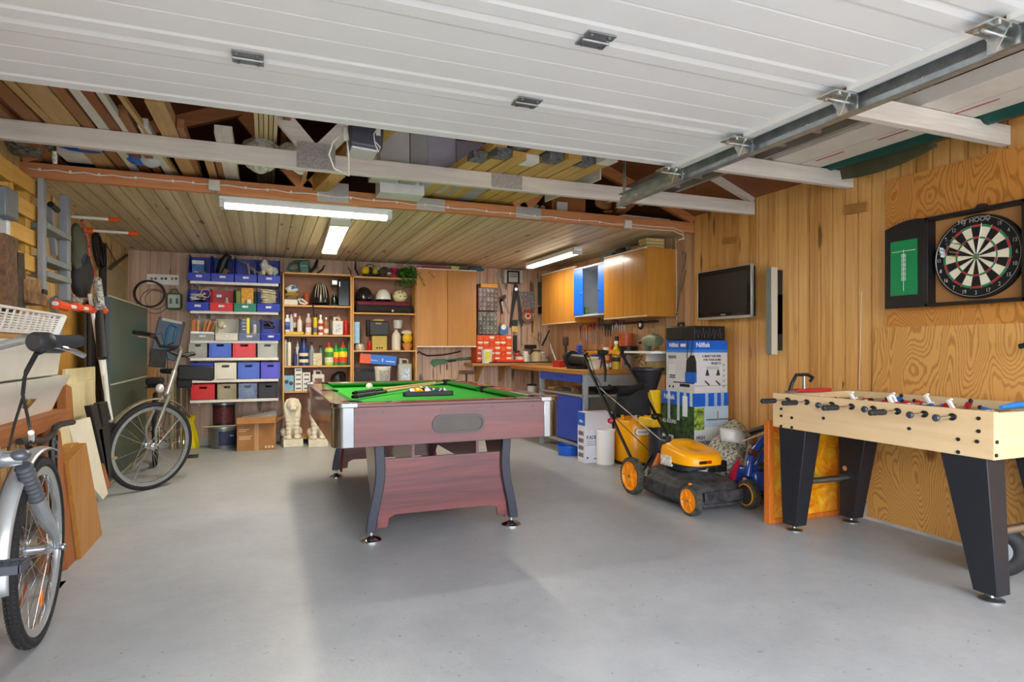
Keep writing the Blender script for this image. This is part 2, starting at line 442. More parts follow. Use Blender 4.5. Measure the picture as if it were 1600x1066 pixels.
def roller(x, y, s):
    b = MB()
    b.bx(x-.11*s, x-.0*s, y-.045, y+.045, DZ-.032, DZ-.026)
    b.bx(x-.005, x+.003, y-.045, y+.045, DZ-.085, DZ-.026)
    b.prism([(y-.04, DZ-.03), (y+.04, DZ-.03), (y, DZ-.10)], 'X', x-.04*s, x-.036*s)
    for q in (-.03, .03): b.cyl((x-.08*s, y+q, DZ-.040), (x-.08*s, y+q, DZ-.03), .008, n=6); b.cyl((x-.03*s, y+q, DZ-.040), (x-.03*s, y+q, DZ-.03), .008, n=6)
    b.cyl((x-.1*s, y, DZ-.045), (x+.03*s, y, DZ-.045), .006, n=8)
    b.cyl((x+.012*s, y, DZ-.045), (x+.032*s, y, DZ-.045), .022, n=14)
    b.build('roller_bracket', BR, door)
for y in (2.80, 2.285, 1.74, 1.195): roller(2.085, y, 1)
for y in (2.80, 2.285, 1.74): roller(-1.27, y, -1)
for x, s, lab in ((2.12, 1, 'galvanised steel door track running overhead along the right edge of the garage door'), (-1.31, -1, 'galvanised steel door track above the left side of the garage')):
    t = thing('door_track', lab, 'track')
    h = MB()
    a, b_ = DZ-.075, DZ+.0
    h.bx(x+.03*s, x+.033*s, .3, 3.47, a, b_); h.bx(x-.008*s, x+.032*s, .3, 3.47, a-.003, a); h.bx(x-.012*s, x-.009*s, .3, 3.47, a-.003, a+.018)
    h.bx(x+.0*s, x+.032*s, .3, 3.47, b_, b_+.003)
    h.build('rail', GALV, t)
    h = MB(); h.bx(x+.034*s, x+.038*s, .3, 3.5, DZ-.062, DZ-.012); h.bx(x+.036*s, x+.075*s, .3, 3.5, DZ-.012, DZ-.009)
    h.build('angle_iron', GALV, t)
    h = MB()
    for y in (3.44, 2.2, 1.0): h.bx(x+.036*s, x+.04*s, y, y+.03, DZ-.06, 2.33)
    h.bx(x-.02*s, x+.04*s, 3.44, 3.47, DZ-.09, DZ-.085)
    split(h, 'hanger', GALV, t)
    h = MB()
    for y in (3.3, 2.9, 2.45, 2.0, 1.5, 1.1, .7): h.cyl((x+.026*s, y, DZ-.037), (x+.042*s, y, DZ-.037), .008, n=6)
    split(h, 'bolt', BR, t)
TUBE = M('#fff6e6', .4, 0, 0, emit=9); TUBEW = M('#ffe9bf', .4, 0, 0, emit=8)
DIFF = M('#dfe3e2', .3, 0, 0)
def lamp(label, p0, p1, tube, w=.11, e=14, col=(1, .93, .8)):
    p0, p1 = Vector(p0), Vector(p1); d = (p1-p0); L = d.length; d.normalize(); a = d.cross(Vector((0,0,1))).normalized(); up = Vector((0,0,1))
    t = thing('strip_light', label, 'light', group='fluorescent strip lights')
    c = (p0+p1)/2; rot = Matrix((d, a*1, up)).transposed()
    MB().box(c+up*.035, (L, w*.8, .045), rot).build('lamp_housing', M('#d9dcda', .45, 0, .02), t, bevel=.006)
    MB().box(c+up*.002, (L*.97, w*.72, .03), rot).build('diffuser', tube, t, bevel=.011, seg=3)
    e_ = MB()
    for s in (-1, 1): e_.box(c+d*(s*L*.485)+up*.01, (L*.03, w*.86, .055), rot)
    split(e_, 'end_cap', M('#c6c8c4', .4), t, bevel=.006)
    ln = area('tube_light', c-up*.03, (0, 0, math.atan2(d.y, d.x)), L*.95, w*.6, e, col)
    ln.parent = t
    return t
a = PZ(345, 318, 2.09); b = PZ(605, 341, 2.09)
lamp('long fluorescent strip light hanging along the orange-brown roof beam', (a.x, 4.50, 2.045), (a.x+1.13, 4.50, 2.045), TUBE, .12, 21, (1, .95, .86))
t = lamp('warm fluorescent strip light on the boarded ceiling, running towards the bookcases', (.56, 5.10, 2.10), (.62, 6.75, 2.10), TUBEW, .19, 34, (1, .86, .62))
lamp('bright fluorescent strip light on the ceiling beside the blue wall cabinet', (2.98, 5.65, 2.085), (2.99, 6.95, 2.085), TUBE, .12, 15, (1, .92, .78))
MAHX = W('#7e3a3a', '#45191f', 'X', .28, .35, coat=.5); MAHY = W('#7e3a3a', '#45191f', 'Y', .28, .35, coat=.5)
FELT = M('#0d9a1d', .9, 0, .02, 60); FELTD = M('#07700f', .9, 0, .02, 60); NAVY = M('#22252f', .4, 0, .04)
px0, px1, py0, py1, pt = .335, 1.685, 3.43, 5.66, .805
T = thing('pool_table', 'pool table with green cloth, red-brown sides and chrome corners amid the floor', 'pool table')
cr = .07
MB().bx(px0+cr, px1-cr, py0, py0+.025, .565, .785).build('apron', MAHX, T, bevel=.002)
MB().bx(px0+cr, px1-cr, py1-.025, py1, .565, .785).build('apron', MAHX, T, bevel=.002)
MB().bx(px0, px0+.025, py0+cr, py1-cr, .565, .785).build('apron', MAHY, T, bevel=.002)
MB().bx(px1-.025, px1, py0+cr, py1-cr, .565, .785).build('apron', MAHY, T, bevel=.002)
MB().bx(px0+.03, px1-.03, py0+.03, py1-.03, .60, .615).build('bottom_board', M('#2a1c18', .8), T)
MB().bx(px0+.12, px1-.12, py0+.12, py1-.12, .745, .762).build('playing_surface', FELT, T)
rw = .105
def rail(x0, x1, y0, y1, mat): MB().bx(x0, x1, y0, y1, .782, pt).build('rail', mat, T, bevel=.005)
rail(px0+cr, px1-cr, py0-.006, py0+rw, MAHX); rail(px0+cr, px1-cr, py1-rw, py1+.006, MAHX)
rail(px0-.006, px0+rw, py0+cr, py1-cr, MAHY); rail(px1-rw, px1+.006, py0+cr, py1-cr, MAHY)
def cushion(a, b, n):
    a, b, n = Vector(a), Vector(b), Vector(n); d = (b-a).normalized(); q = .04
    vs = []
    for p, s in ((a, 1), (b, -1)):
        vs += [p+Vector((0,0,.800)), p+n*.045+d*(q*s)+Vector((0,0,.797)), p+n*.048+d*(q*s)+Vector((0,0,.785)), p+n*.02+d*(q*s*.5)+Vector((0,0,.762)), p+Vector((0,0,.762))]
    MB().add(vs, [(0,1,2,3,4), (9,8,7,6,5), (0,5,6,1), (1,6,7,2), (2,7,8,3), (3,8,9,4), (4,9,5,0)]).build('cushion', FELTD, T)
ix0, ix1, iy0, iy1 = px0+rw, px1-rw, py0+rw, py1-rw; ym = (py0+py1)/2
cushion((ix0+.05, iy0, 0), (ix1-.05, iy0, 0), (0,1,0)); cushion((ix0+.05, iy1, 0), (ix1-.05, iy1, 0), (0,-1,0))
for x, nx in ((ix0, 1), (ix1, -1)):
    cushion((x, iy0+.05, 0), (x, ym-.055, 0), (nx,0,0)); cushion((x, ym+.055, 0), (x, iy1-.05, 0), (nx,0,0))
POCK = M('#0a0a0b', .7, 0, 0)
for x, y in ((ix0+.005, iy0+.005), (ix1-.005, iy0+.005), (ix0+.005, iy1-.005), (ix1-.005, iy1-.005), (ix0-.02, ym), (ix1+.02, ym)):
    h = MB().ringsec((x, y, 0), (0,0,1), [(.047, .762), (.056, .762), (.060, .8075), (.052, .8085)], 24); h.cyl((x, y, .7625), (x, y, .764), .05, n=24)
    h.build('pocket', POCK, T)
for x, y, sx, sy in ((px0, py0, 1, 1), (px1, py0, -1, 1), (px0, py1, 1, -1), (px1, py1, -1, -1)):
    poly = [(x+sx*.11, y-sy*.003), (x+sx*.075, y-sy*.003)]
    for k in range(9):
        a = k/8*pi/2; poly.append((x+sx*(.072-.075*sin(a)), y+sy*(.072-.075*cos(a))))
    poly += [(x-sx*.003, y+sy*.075), (x-sx*.003, y+sy*.11), (x+sx*.012, y+sy*.11), (x+sx*.05, y+sy*.05), (x+sx*.11, y+sy*.012)]
    h = MB().prism(poly, 'Z', .565, .785)
    cap = [(x+sx*.13, y-sy*.010), (x+sx*.07, y-sy*.010)]
    for k in range(9):
        a = k/8*pi/2; cap.append((x+sx*(.066-.076*sin(a)), y+sy*(.066-.076*cos(a))))
    cap += [(x-sx*.010, y+sy*.07), (x-sx*.010, y+sy*.13), (x+sx*.05, y+sy*.13), (x+sx*.052, y+sy*.1), (x+sx*.1, y+sy*.052), (x+sx*.13, y+sy*.05)]
    h.prism(cap, 'Z', .783, .8095)
    h.build('corner_cap', M('#96989c', .16, 1, 0), T, bevel=.003)
h = MB()
for x in (.62, .82, 1.01, 1.2, 1.4): h.cyl((x, py0+.04, .804), (x, py0+.04, .8065), .006, n=8); h.cyl((x, py1-.04, .804), (x, py1-.04, .8065), .006, n=8)
for y in (3.75, 4.02, 4.29, 4.8, 5.07, 5.34): h.cyl((px0+.04, y, .804), (px0+.04, y, .8065), .006, n=8); h.cyl((px1-.04, y, .804), (px1-.04, y, .8065), .006, n=8)
for x in (.60, .93, 1.24, 1.5): h.cyl((x, py0-.002, .755), (x, py0+.002, .755), .006, n=8)
split(h, 'rail_sight', M('#4b4244', .4, .3, 0), T)
def stadium(cx, cz, w, hgt, n=10):
    r = hgt/2; pts = []
    for k in range(n+1): a = -pi/2+pi*k/n; pts.append((cx+w/2-r+r*cos(a), cz+r*sin(a)))
    for k in range(n+1): a = pi/2+pi*k/n; pts.append((cx-w/2+r+r*cos(a), cz+r*sin(a)))
    return pts
st = stadium(1.035, .672, .285, .082); so = stadium(1.035, .672, .315, .108)
n = len(st); h = MB()
h.add([(x, py0-.008, z) for x, z in so]+[(x, py0-.008, z) for x, z in st]+[(x, py0+.001, z) for x, z in so]+[(x, py0+.001, z) for x, z in st],
      [(i, (i+1) % n, n+(i+1) % n, n+i) for i in range(n)]+[(i, 2*n+i, 2*n+(i+1) % n, (i+1) % n) for i in range(n)]+[(n+i, n+(i+1) % n, 3*n+(i+1) % n, 3*n+i) for i in range(n)])
rt = h.build('ball_return', M('#4a4446', .3, .2), T)
h = MB(); h.prism([(x, z) for x, z in st], 'Y', py0-.0015, py0-.0005); h.build('return_liner', M('#4a423f', .3, .2), rt)
LEGS = M('#2b2f3d', .35, 0, .04)
def pleg(x, y, sx, sy):
    prof = []
    N = 14
    for k in range(N+1):
        z = .055+(.565-.055)*k/N; u = k/N
        off = .045*(.5+.5*cos(pi*min(1, u*1.35))) - .012*sin(pi*u)
        prof.append((off, z))
    poly = [(x+sx*(o_), z) for o_, z in prof]+[(x+sx*(o_-.055), z) for o_, z in reversed(prof)]
    h = MB().prism(poly, 'Y', y, y+sy*.035)
    lg = h.build('leg', LEGS, T, bevel=.004)
    yb = [(y+sy*.03, .055), (y+sy*.13, .055), (y+sy*.14, .14), (y+sy*.20, .22), (y+sy*.30, .30), (y+sy*.36, .40), (y+sy*.46, .565), (y+sy*.03, .565)]
    MB().prism(yb, 'X', x-sx*.030, x-sx*.012).build('leg_board', MAHY, lg)
    MB().lathe([(.062, 0), (.062, .008), (.05, .018), (.022, .026), (.014, .032), (.014, .057)], (x+sx*.012, y+sy*.035, 0), 24).build('levelling_foot', CHROME, lg)
pleg(.575, 3.565, -1, 1); pleg(1.415, 3.565, 1, 1); pleg(.575, 5.53, -1, -1); pleg(1.415, 5.53, 1, -1)
for yy in (3.59, 5.48):
    poly = [(.60, .07), (.655, .07), (.662, .12), (.70, .14), (1.29, .14), (1.328, .12), (1.335, .07), (1.39, .07), (1.395, .25), (1.405, .465), (.59, .465), (.60, .25)]
    MB().prism(poly, 'Y', yy, yy+.018).build('end_panel', MAHX, T)
for x in (.80, 1.20):
    MB().bx(x, x+.018, 3.61, 5.48, .38, .56).build('stretcher', MAHY, T)
MB().bx(.6, 1.39, 5.38, 5.46, .48, .56).build('stretcher', M('#1d1716', .6), T)
def ball(x, y, c, label, stripe=False, z=.762+.028):
    r = .028
    if stripe:
        h = MB(); h.sph((0,0,0), r, 20, 0, 14)
        for i, f in enumerate(h.f):
            cz = sum(h.v[j].z for j in f)/len(f)
            h.m[i] = 1 if abs(cz) < r*.5 else 0
        h.xf(Matrix.Rotation(R.uniform(.3, 1.4), 4, 'X') @ Matrix.Rotation(R.uniform(0, 3), 4, 'Y')); h.xf(Matrix.Translation((x, y, z)))
        o = h.build('billiard_ball', [M('#eee8d8', .12, 0, 0, coat=.5), M(c, .12, 0, 0, coat=.5)])
    else: o = MB().sph((x, y, z), r, 20, 0, 14).build('billiard_ball', M(c, .12, 0, 0, coat=.5))
    return tag(o, label, 'ball', 'billiard balls')
p = PZ(577, 604, .79); ball(p.x, p.y, '#e9e2cc', 'white cue ball lying alone near the far left of the table')
rc = PZ(672, 618, .77); rx, ry = 1.03-.02, 3.72
rx = rc.x; ry = rc.y+.05
tri = [(-.172, -.02), (.172, -.02), (.185, .0), (.012, .30), (-.012, .30), (-.185, .0)]
ins = [(-.155, -.004), (.155, -.004), (.16, .006), (.004, .272), (-.004, .272), (-.16, .006)]
h = MB(); n = 6
for zz in (0,):
    h.add([(rx+a, ry+b, .763) for a, b in tri]+[(rx+a, ry+b, .763) for a, b in ins]+[(rx+a, ry+b, .797) for a, b in tri]+[(rx+a, ry+b, .797) for a, b in ins],
          [(i, (i+1) % n, n+(i+1) % n, n+i) for i in range(n)]+[(2*n+i, 2*n+(i+1) % n, 3*n+(i+1) % n, 3*n+i) for i in range(n)]+[(i, (i+1) % n, 2*n+(i+1) % n, 2*n+i) for i in range(n)]+[(n+i, n+(i+1) % n, 3*n+(i+1) % n, 3*n+i) for i in range(n)])
tag(h.build('ball_rack', M('#23282b', .4), bevel=.004), 'black triangular rack holding the set of billiard balls', 'rack')
cols = [('#1b3fa8', 'blue', 1), ('#f3b70c', 'yellow', 0), ('#c2272d', 'red', 1), ('#0f6b50', 'green', 0), ('#4a2a86', 'purple', 1),
        ('#e2781c', 'orange', 1), ('#171717', 'black', 0), ('#5b2b8c', 'violet', 0), ('#6b1d22', 'maroon', 0),
        ('#f3b70c', 'yellow', 1), ('#2442ac', 'blue', 0), ('#c91f2b', 'red', 0), ('#d9661a', 'orange', 0), ('#14704e', 'green', 1), ('#7a1f26', 'maroon', 1)]
rown = ['front row beside the flat side', 'second row', 'middle row', 'fourth row', 'far tip']
k = 0
for r_ in range(5):
    for c_ in range(5-r_):
        col, nm, sp = cols[k]; k += 1
        ball(rx+(c_-(4-r_)/2)*.0572, ry+.026+r_*.0496, col, '%s %s billiard ball in the black rack, %s' % ('striped' if sp else 'plain', nm, rown[r_]), sp)
def cue(x0, y0, x1, y1, label, z=.79):
    a = Vector((x0, y0, z-.006)); b = Vector((x1, y1, z)); d = b-a
    t = thing('cue_stick', label, 'cue', group='pool cues')
    MB().tube([a, a+d*.02, a+d*.3], [.011, .0145, .0125], 12).build('butt', M('#17171a', .25, 0, .05), t)
    MB().tube([a+d*.03, a+d*.2], [.0152, .0142], 12).build('handle_wrap', M('#3a3f44', .8, 0, .3, 60), t)
    MB().tube([a+d*.3, a+d*.98], [.0125, .007], 12).build('shaft', W('#e2c48c', '#cfa96c', 'X', .35), t)
    MB().tube([a+d*.98, b], [.007, .0065], 12).build('tip', M('#e8e6e0', .5), t)
a = PZ(551, 619, .79); b = PZ(692, 598, .79); cue(a.x, a.y, b.x, b.y, 'pool cue with dark handle pointing to the far right, nearest of the two')
a = PZ(553, 614, .79); cue(a.x+.0, a.y+.05, b.x-.06, b.y+.05, 'second pool cue lying just behind the first one')
BIR = W('#e8cda4', '#dcbb8c', 'Y', .45, .5); BIRX = W('#e8cda4', '#dcbb8c', 'X', .45, .5)
fx0, fx1, fy0, fy1, fz0, fz1 = 2.90, 3.555, 1.70, 2.945, .625, .832
T = thing('football_table', 'pale wood table football game with black tapering legs along the right wall', 'football table')
MB().bx(fx0, fx0+.03, fy0, fy1, fz0, fz1).build('side_panel', BIR, T, bevel=.002)
MB().bx(fx1-.03, fx1, fy0, fy1, fz0, fz1).build('side_panel', BIR, T, bevel=.002)
MB().bx(fx0+.03, fx1-.03, fy0, fy0+.03, fz0, fz1-.004).build('end_panel', BIRX, T, bevel=.002)
MB().bx(fx0+.03, fx1-.03, fy1-.03, fy1, fz0, fz1-.004).build('end_panel', BIRX, T, bevel=.002)
MB().bx(fx0+.03, fx1-.03, fy0+.03, fy1-.03, .70, .712).build('playfield', M('#2f7d4a', .5), T)
BOLT = M('#2f2f30', .4, .3, 0)
def onside(px, py):
    return PX(px, py, fx0)
h = MB()
for px, py in ((1221, 639), (1221, 650), (1221, 666), (1237.5, 653), (1237.5, 668), (1287, 653.5), (1421, 670), (1529.5, 654), (1529.5, 674), (1527, 690), (1497.5, 686.5), (1497.5, 706.5)):
    p = onside(px, py); h.cyl((fx0-.005, p.y, p.z), (fx0+.004, p.y, p.z), .0085, n=12)
for px, py in ((1557, 691), (1556, 712)):
    p = PY(px, py, fy0); h.cyl((p.x, fy0-.005, p.z), (p.x, fy0+.004, p.z), .0085, n=12)
split(h, 'bolt', BOLT, T)
RODS = M('#d7d9db', .15, 1, 0); GRIP = M('#26282a', .6)
pcols = [('#c01f2a', 'red'), ('#1f6fc4', 'blue')]
def man(x, y, z, ci, ang, par):
    t0 = MB(); c0, _ = pcols[ci]
    m0 = M(c0, .35, 0, 0);
    q = Matrix.Translation((x, y, z)) @ Matrix.Rotation(ang, 4, 'X')
    h = MB()
    h.prism([(-.011, .014), (.011, .014), (.009, -.03), (.011, -.062), (-.011, -.062), (-.009, -.03)], 'Y', -.006, .006, 0)
    h.prism([(-.014, .03), (.014, .03), (.012, -.012), (-.012, -.012)], 'Y', -.009, .009, 1)
    h.sph((0, 0, .042), .011, 10, 2, 8)
    h.box((0, .006, -.062), (.02, .022, .008), None, 0)
    h.cyl((-.018, 0, .016), (-.011, 0, -.008), .0045, n=6, m=1); h.cyl((.018, 0, .016), (.011, 0, -.008), .0045, n=6, m=1)
    h.xf(q)
    return h.build('player', [M('#f0efee', .4, 0, 0), m0, M('#2a1c16', .5, 0, 0)], par)
rods = [((1236, 624), 'g', 1, .0), ((1241, 624), 'g', 1, 0), ((1302, 630), 's', 1, 0)]
ry_ = []
N = 8
R2 = random.Random(3)
bush_px = [(1232, 625), (1262, 627), (1301, 630), (1332, 633), (1366, 636), (1404, 640), (1446, 643.5), (1490, 648)]
out = [.20, .17, .16, .21, .10, .19, .16, .18]
kind = ['g', 'g', 'c', 'g', 'c', 'g', 'c', 'c']
nm = [1, 2, 3, 5, 5, 3, 2, 1]; team = [0, 0, 1, 0, 1, 0, 1, 1]
for i in range(N):
    p = onside(*bush_px[i]); y = p.y; z = .795
    rod = MB().cyl((fx0-out[i]*.6, y, z), (fx1+.035, y, z), .006, n=10).build('rod', RODS, T)
    MB().cyl((fx0-.012, y, z), (fx0+.002, y, z), .017, .014, n=16).build('bushing', BLACK, rod)
    if kind[i] == 'g':
        x = fx0-out[i]*.6
        MB().lathe([(.008, 0), (.014, .004), (.0155, .02), (.0135, .03), (.0155, .04), (.0135, .055), (.0155, .07), (.0135, .085), (.015, .1), (.009, .108)], (x+.02, y, z), 14, axis=(-1,0,0)).build('handle', GRIP, rod)
    else:
        MB().lathe([(.007, 0), (.016, .004), (.017, .014), (.013, .02), (0, .021)], (fx0-out[i]*.6, y, z), 14, axis=(-1,0,0)).build('end_knob', M('#4c5560', .3, .4), rod)
    n = nm[i]
    for k in range(n):
        x = fx0+.33+(k-(n-1)/2)*(.5/n if n > 1 else 0)+.02*R2.random()
        man(x, y, z, team[i], R2.choice([1.5, -1.3, 1.2, .5, 2.6]) if i > 1 else 1.5, rod)
LEGB = M('#1d2028', .5, 0, .05, 20)
def fleg(x, y, sx, sy, xt, yt):
    def q(cx, cy, hx, hy, z): return [(cx-hx, cy-hy, z), (cx+hx, cy-hy, z), (cx+hx, cy+hy, z), (cx-hx, cy+hy, z)]
    vs = q(x, y, .045, .05, .035)+q(xt, yt, .062, .10, fz0)
    lg = MB().add(vs, [(0,1,2,3), (4,5,6,7), (0,1,5,4), (1,2,6,5), (2,3,7,6), (3,0,4,7)]).build('leg', LEGB, T, bevel=.004)
    MB().lathe([(.05, 0), (.05, .006), (.04, .011), (.012, .014), (.010, .018), (.010, .04)], (x, y, 0), 22).build('levelling_foot', STEEL, lg)
fleg(2.96, 1.745, 1, 1, 2.965, 1.83); fleg(3.49, 1.745, 1, 1, 3.49, 1.83)
fleg(2.985, 2.86, 1, 1, 2.965, 2.80); fleg(3.46, 2.86, 1, 1, 3.46, 2.80)
for y in (1.76, 2.85): MB().cyl((3.0, y, .29), (3.44, y, .29), .02, n=14).build('stretcher', STEEL, T)
MB().cyl((3.405, 2.86, .345), (3.415, 2.86, .345), .016, n=14).build('hole_plug', M('#c98a5a', .6), T)
def PLY(name, c1, c2):
    m, nt, b = newmat(name)
    v = coords(nt, (1, 1, .26))
    n0 = noise(nt, v, 3.8, 1.5, .5, .3)
    vo = nt.nodes.new('ShaderNodeTexVoronoi'); vo.inputs['Scale'].default_value = 5.2; nt.links.new(coords(nt, (1, 1, .55)), vo.inputs['Vector']); vo.feature = 'SMOOTH_F1'; vo.inputs['Smoothness'].default_value = .7
    f = math_(nt, 'ADD', math_(nt, 'MULTIPLY', n0, 1.7), math_(nt, 'MULTIPLY', vo.outputs['Distance'], .55))
    f = math_(nt, 'ADD', f, math_(nt, 'MULTIPLY', noise(nt, coords(nt, (6, 6, 1)), 4, 3), .09))
    s = math_(nt, 'SINE', math_(nt, 'MULTIPLY', f, 125))
    s = math_(nt, 'MULTIPLY_ADD', s, .5, .5)
    c = ramp(nt, s, [(.0, c2), (.5, c1)])
    c = mixc(nt, math_(nt, 'MULTIPLY', noise(nt, coords(nt, (1,1,.3)), 2.2, 2), .35), c, lin(c1))
    v2 = nt.nodes.new('ShaderNodeTexVoronoi'); v2.inputs['Scale'].default_value = 3.4; nt.links.new(coords(nt, (1, 1, .7)), v2.inputs['Vector'])
    sc = nt.nodes.new('ShaderNodeSeparateColor'); nt.links.new(v2.outputs['Color'], sc.inputs[0])
    k = math_(nt, 'SUBTRACT', math_(nt, 'MULTIPLY', sc.outputs[0], .16), v2.outputs['Distance']); k = math_(nt, 'MULTIPLY', k, 12); k.node.use_clamp = True
    c = mixc(nt, math_(nt, 'MULTIPLY', k, .75), c, lin('#6e3114'))
    nt.links.new(c, b.inputs['Base Color']); b.inputs['Roughness'].default_value = .4; b.inputs['Coat Weight'].default_value = .2
    return m
yE = PX(1383, 283, WR-.015).y
o = MB().bx(WR-.016, WR, -.35, yE, 1.235, 2.15).build('plywood_sheet', PLY('plywood_upper', '#d08d40', '#ac6c26')); tag(o, 'varnished upper plywood sheet on the right wall behind the dartboard', 'plywood', 'plywood sheets on the right wall')
yl, yh = PX(1354.5, 809, WR-.016).y, PX(1367, 600, WR-.016).y
o = MB().prism([(-.35, .02), (yl, .02), (yh, 1.235), (-.35, 1.235)], 'X', WR-.016, WR).build('plywood_sheet', PLY('plywood_lower', '#dca55c', '#b57b38')); tag(o, 'lower plywood sheet with swirling grain behind the football table', 'plywood', 'plywood sheets on the right wall')
T = thing('dartboard_cabinet', 'open black dartboard cabinet with green scoreboard door on the right wall', 'dartboard cabinet')
xb, xf = WR-.018, WR-.10
y0, y1, z0, z1 = 1.92, 2.43, 1.345, 1.855
BW = M('#17161a', .45, 0, .08)
MB().bx(xb-.012, xb, y0, y1, z0, z1).build('back_panel', M('#b5834f', .7, 0, .03), T)
h = MB(); h.bx(xf, xb, y0, y0+.018, z0, z1); h.bx(xf, xb, y1-.018, y1, z0, z1); h.bx(xf, xb, y0, y1, z0, z0+.018); h.bx(xf, xb, y0, y1, z1-.018, z1)
h.build('frame', BW, T, bevel=.002)
def cdoor(ya, yb, s, inner):
    pts = [(ya, z0), (yb, z0), (yb, z1-.03)]
    for k in range(1, 8): u = k/8; pts.append((yb+(ya-yb)*u, z1-.03+.03*sin(u*pi/2)*1.0+(.012*sin(u*pi))))
    pts += [(ya, z1)]
    d = MB().prism(pts, 'X', xf+.0, xf+.022).build('door', BW, T, bevel=.002)
    ylo, yhi = min(ya, yb)+.04, max(ya, yb)-.04
    gb = MB().bx(xf-.003, xf+.001, ylo, yhi, z0+.075, z0+.40).build('scoreboard', M('#0f8a50', .5, 0, .02) if inner else BW, d)
    return d, gb, ylo, yhi
d, gb, ylo, yhi = cdoor(y1, y1+.245, 1, True)
CH = M('#dfeee4', .6, 0, 0)
h = MB(); yc = (ylo+yhi)/2
h.bx(xf-.0045, xf-.003, ylo+.01, yhi-.01, z0+.335, z0+.338); h.bx(xf-.0045, xf-.003, yc-.001, yc+.001, z0+.10, z0+.345)
for k in range(6):
    zz = z0+.318-k*.027
    for a, b2 in ((yc-.013, yc-.011), (yc+.011, yc+.013)): h.bx(xf-.0045, xf-.003, a, b2, zz-.02, zz)
    h.bx(xf-.0045, xf-.003, yc-.013, yc+.013, zz-.021, zz-.019); h.bx(xf-.0045, xf-.003, yc-.013, yc+.013, zz-.001, zz+.001)
h.build('chalk_lines', CH, gb)
for k, s_ in enumerate(('20', '19', '18', '17', '16', '15')): text(s_, .017, (xf-.0045, yc, z0+.308-k*.027), LEFTW, CH, gb)
cdoor(y0, y0-.245, -1, False)
tag(MB().prism([(2.13, 1.86), (2.15, 1.885), (2.17, 1.888), (2.19, 1.885), (2.21, 1.86)], 'X', xb-.012, xb+.002).build('wall_hook', M('#4a2d22', .6)), 'small dark wooden knob on the wall above the dartboard cabinet', 'knob')
cy, cz, br = 2.172, 1.60, .226
B = thing('dartboard', 'round black red green and cream dartboard with number ring and darts', 'dartboard')
ax = (-1, 0, 0); xs = xb-.045
def D(r, th, x): return (x, cy-r*sin(th), cz+r*cos(th))
MB().cyl((xb-.012, cy, cz), (xs, cy, cz), br, n=64).build('board_body', M('#111113', .7), B)
RC = [M('#151516', .8, 0, .05), M('#e9e0c6', .8, 0, .03), M('#b9202a', .7, 0, .03), M('#128a4c', .7, 0, .03)]
h = MB(); k20 = pi/10
rr = [(.0065, .016, 'b'), (.016, .097, 's'), (.097, .107, 'd'), (.107, .16, 's'), (.16, .171, 'd')]
for s_ in range(20):
    a0 = s_*k20-k20/2
    for r0, r1, t_ in rr:
        if t_ == 'b': c_ = 3
        elif t_ == 's': c_ = 0 if s_ % 2 == 0 else 1
        else: c_ = 2 if s_ % 2 == 0 else 3
        vs = []
        for q in range(4): vs.append(D(r1, a0+k20*q/3, xs-.0015))
        for q in range(3, -1, -1): vs.append(D(r0, a0+k20*q/3, xs-.0015))
        h.add(vs, [tuple(range(8))], c_)
h.add([D(.0065, a*pi/6, xs-.0015) for a in range(12)], [tuple(range(12))], 2)
h.build('segments', RC, B, smooth=False)
WIRE = M('#c9cacb', .3, .9, 0)
h = MB()
for r_ in (.0065, .016, .097, .107, .16, .171): h.torus((xs-.0022, cy, cz), ax, r_, .0007, 48, 5)
for s_ in range(20): a0 = s_*k20-k20/2; h.cyl(D(.016, a0, xs-.0022), D(.178, a0, xs-.0022), .0007, n=5)
h.build('wire', WIRE, B)
nr = MB().torus((xs-.004, cy, cz), ax, .214, .0014, 64, 6).build('number_ring', WIRE, B)
for s_, v_ in enumerate((20,1,18,4,13,6,10,15,2,17,3,19,7,16,8,11,14,9,12,5)):
    if s_ == 0: continue
    p = D(.196, s_*k20, xs-.004)
    text(str(v_), .030, p, (pi/2-0, 0, -pi/2), WIRE, nr, sx=.8)
text('MY HOOD', .035, (xs-.004, cy+.01, cz+.197), LEFTW, WIRE, B, bold=.0008)
def dart(y, z, i):
    t = thing('dart', ['dart with dark flight stuck high on the left of the dartboard', 'dart with pale flight stuck left of the bullseye, upper one', 'dart with pale flight stuck left of the bullseye, lower one'][i], 'dart', group='darts in the dartboard')
    p = Vector((xs, y, z)); d = Vector((-1, .25, .12)).normalized()
    MB().tube([p, p+d*.03], [.0006, .0012], 6).build('point', STEEL, t)
    MB().tube([p+d*.03, p+d*.035, p+d*.075, p+d*.08], [.0015, .0035, .0035, .002], 8).build('barrel', M('#b0a060', .3, .9), t)
    MB().tube([p+d*.08, p+d*.12], .0016, 6).build('shaft', M('#222', .5) if False else BLACK, t)
    f = MB()
    for a in (Vector((0,0,1)), Vector((0,1,0))):
        for s in (-1, 1):
            q = p+d*.105; f.prism([(0,0),(1,0),(1,1)], 'Z', 0, 0) if False else None
            f.add([q, q+d*.012+a*s*.016, q+d*.036+a*s*.016, q+d*.03], [(0,1,2,3)])
    f.build('flight', M(['#26262c', '#b9c4c9', '#b9c4c9'][i], .5), t, solid=.0006)
dart(2.215, 1.665, 0); dart(2.245, 1.625, 1); dart(2.24, 1.603, 2)
T = thing('television', 'flat black television with thin silver frame on the right wall', 'television')
ty0, ty1, tz0, tz1 = 3.79, 4.44, 1.345, 1.765; tx = WR-.10
MB().bx(tx+.006, tx+.05, ty0+.01, ty1-.01, tz0+.01, tz1-.01).build('case', BLACK, T, bevel=.01)
MB().bx(tx+.05, WR, 4.0, 4.2, 1.45, 1.65).build('wall_bracket', BLACK, T)
h = MB(); q = .012
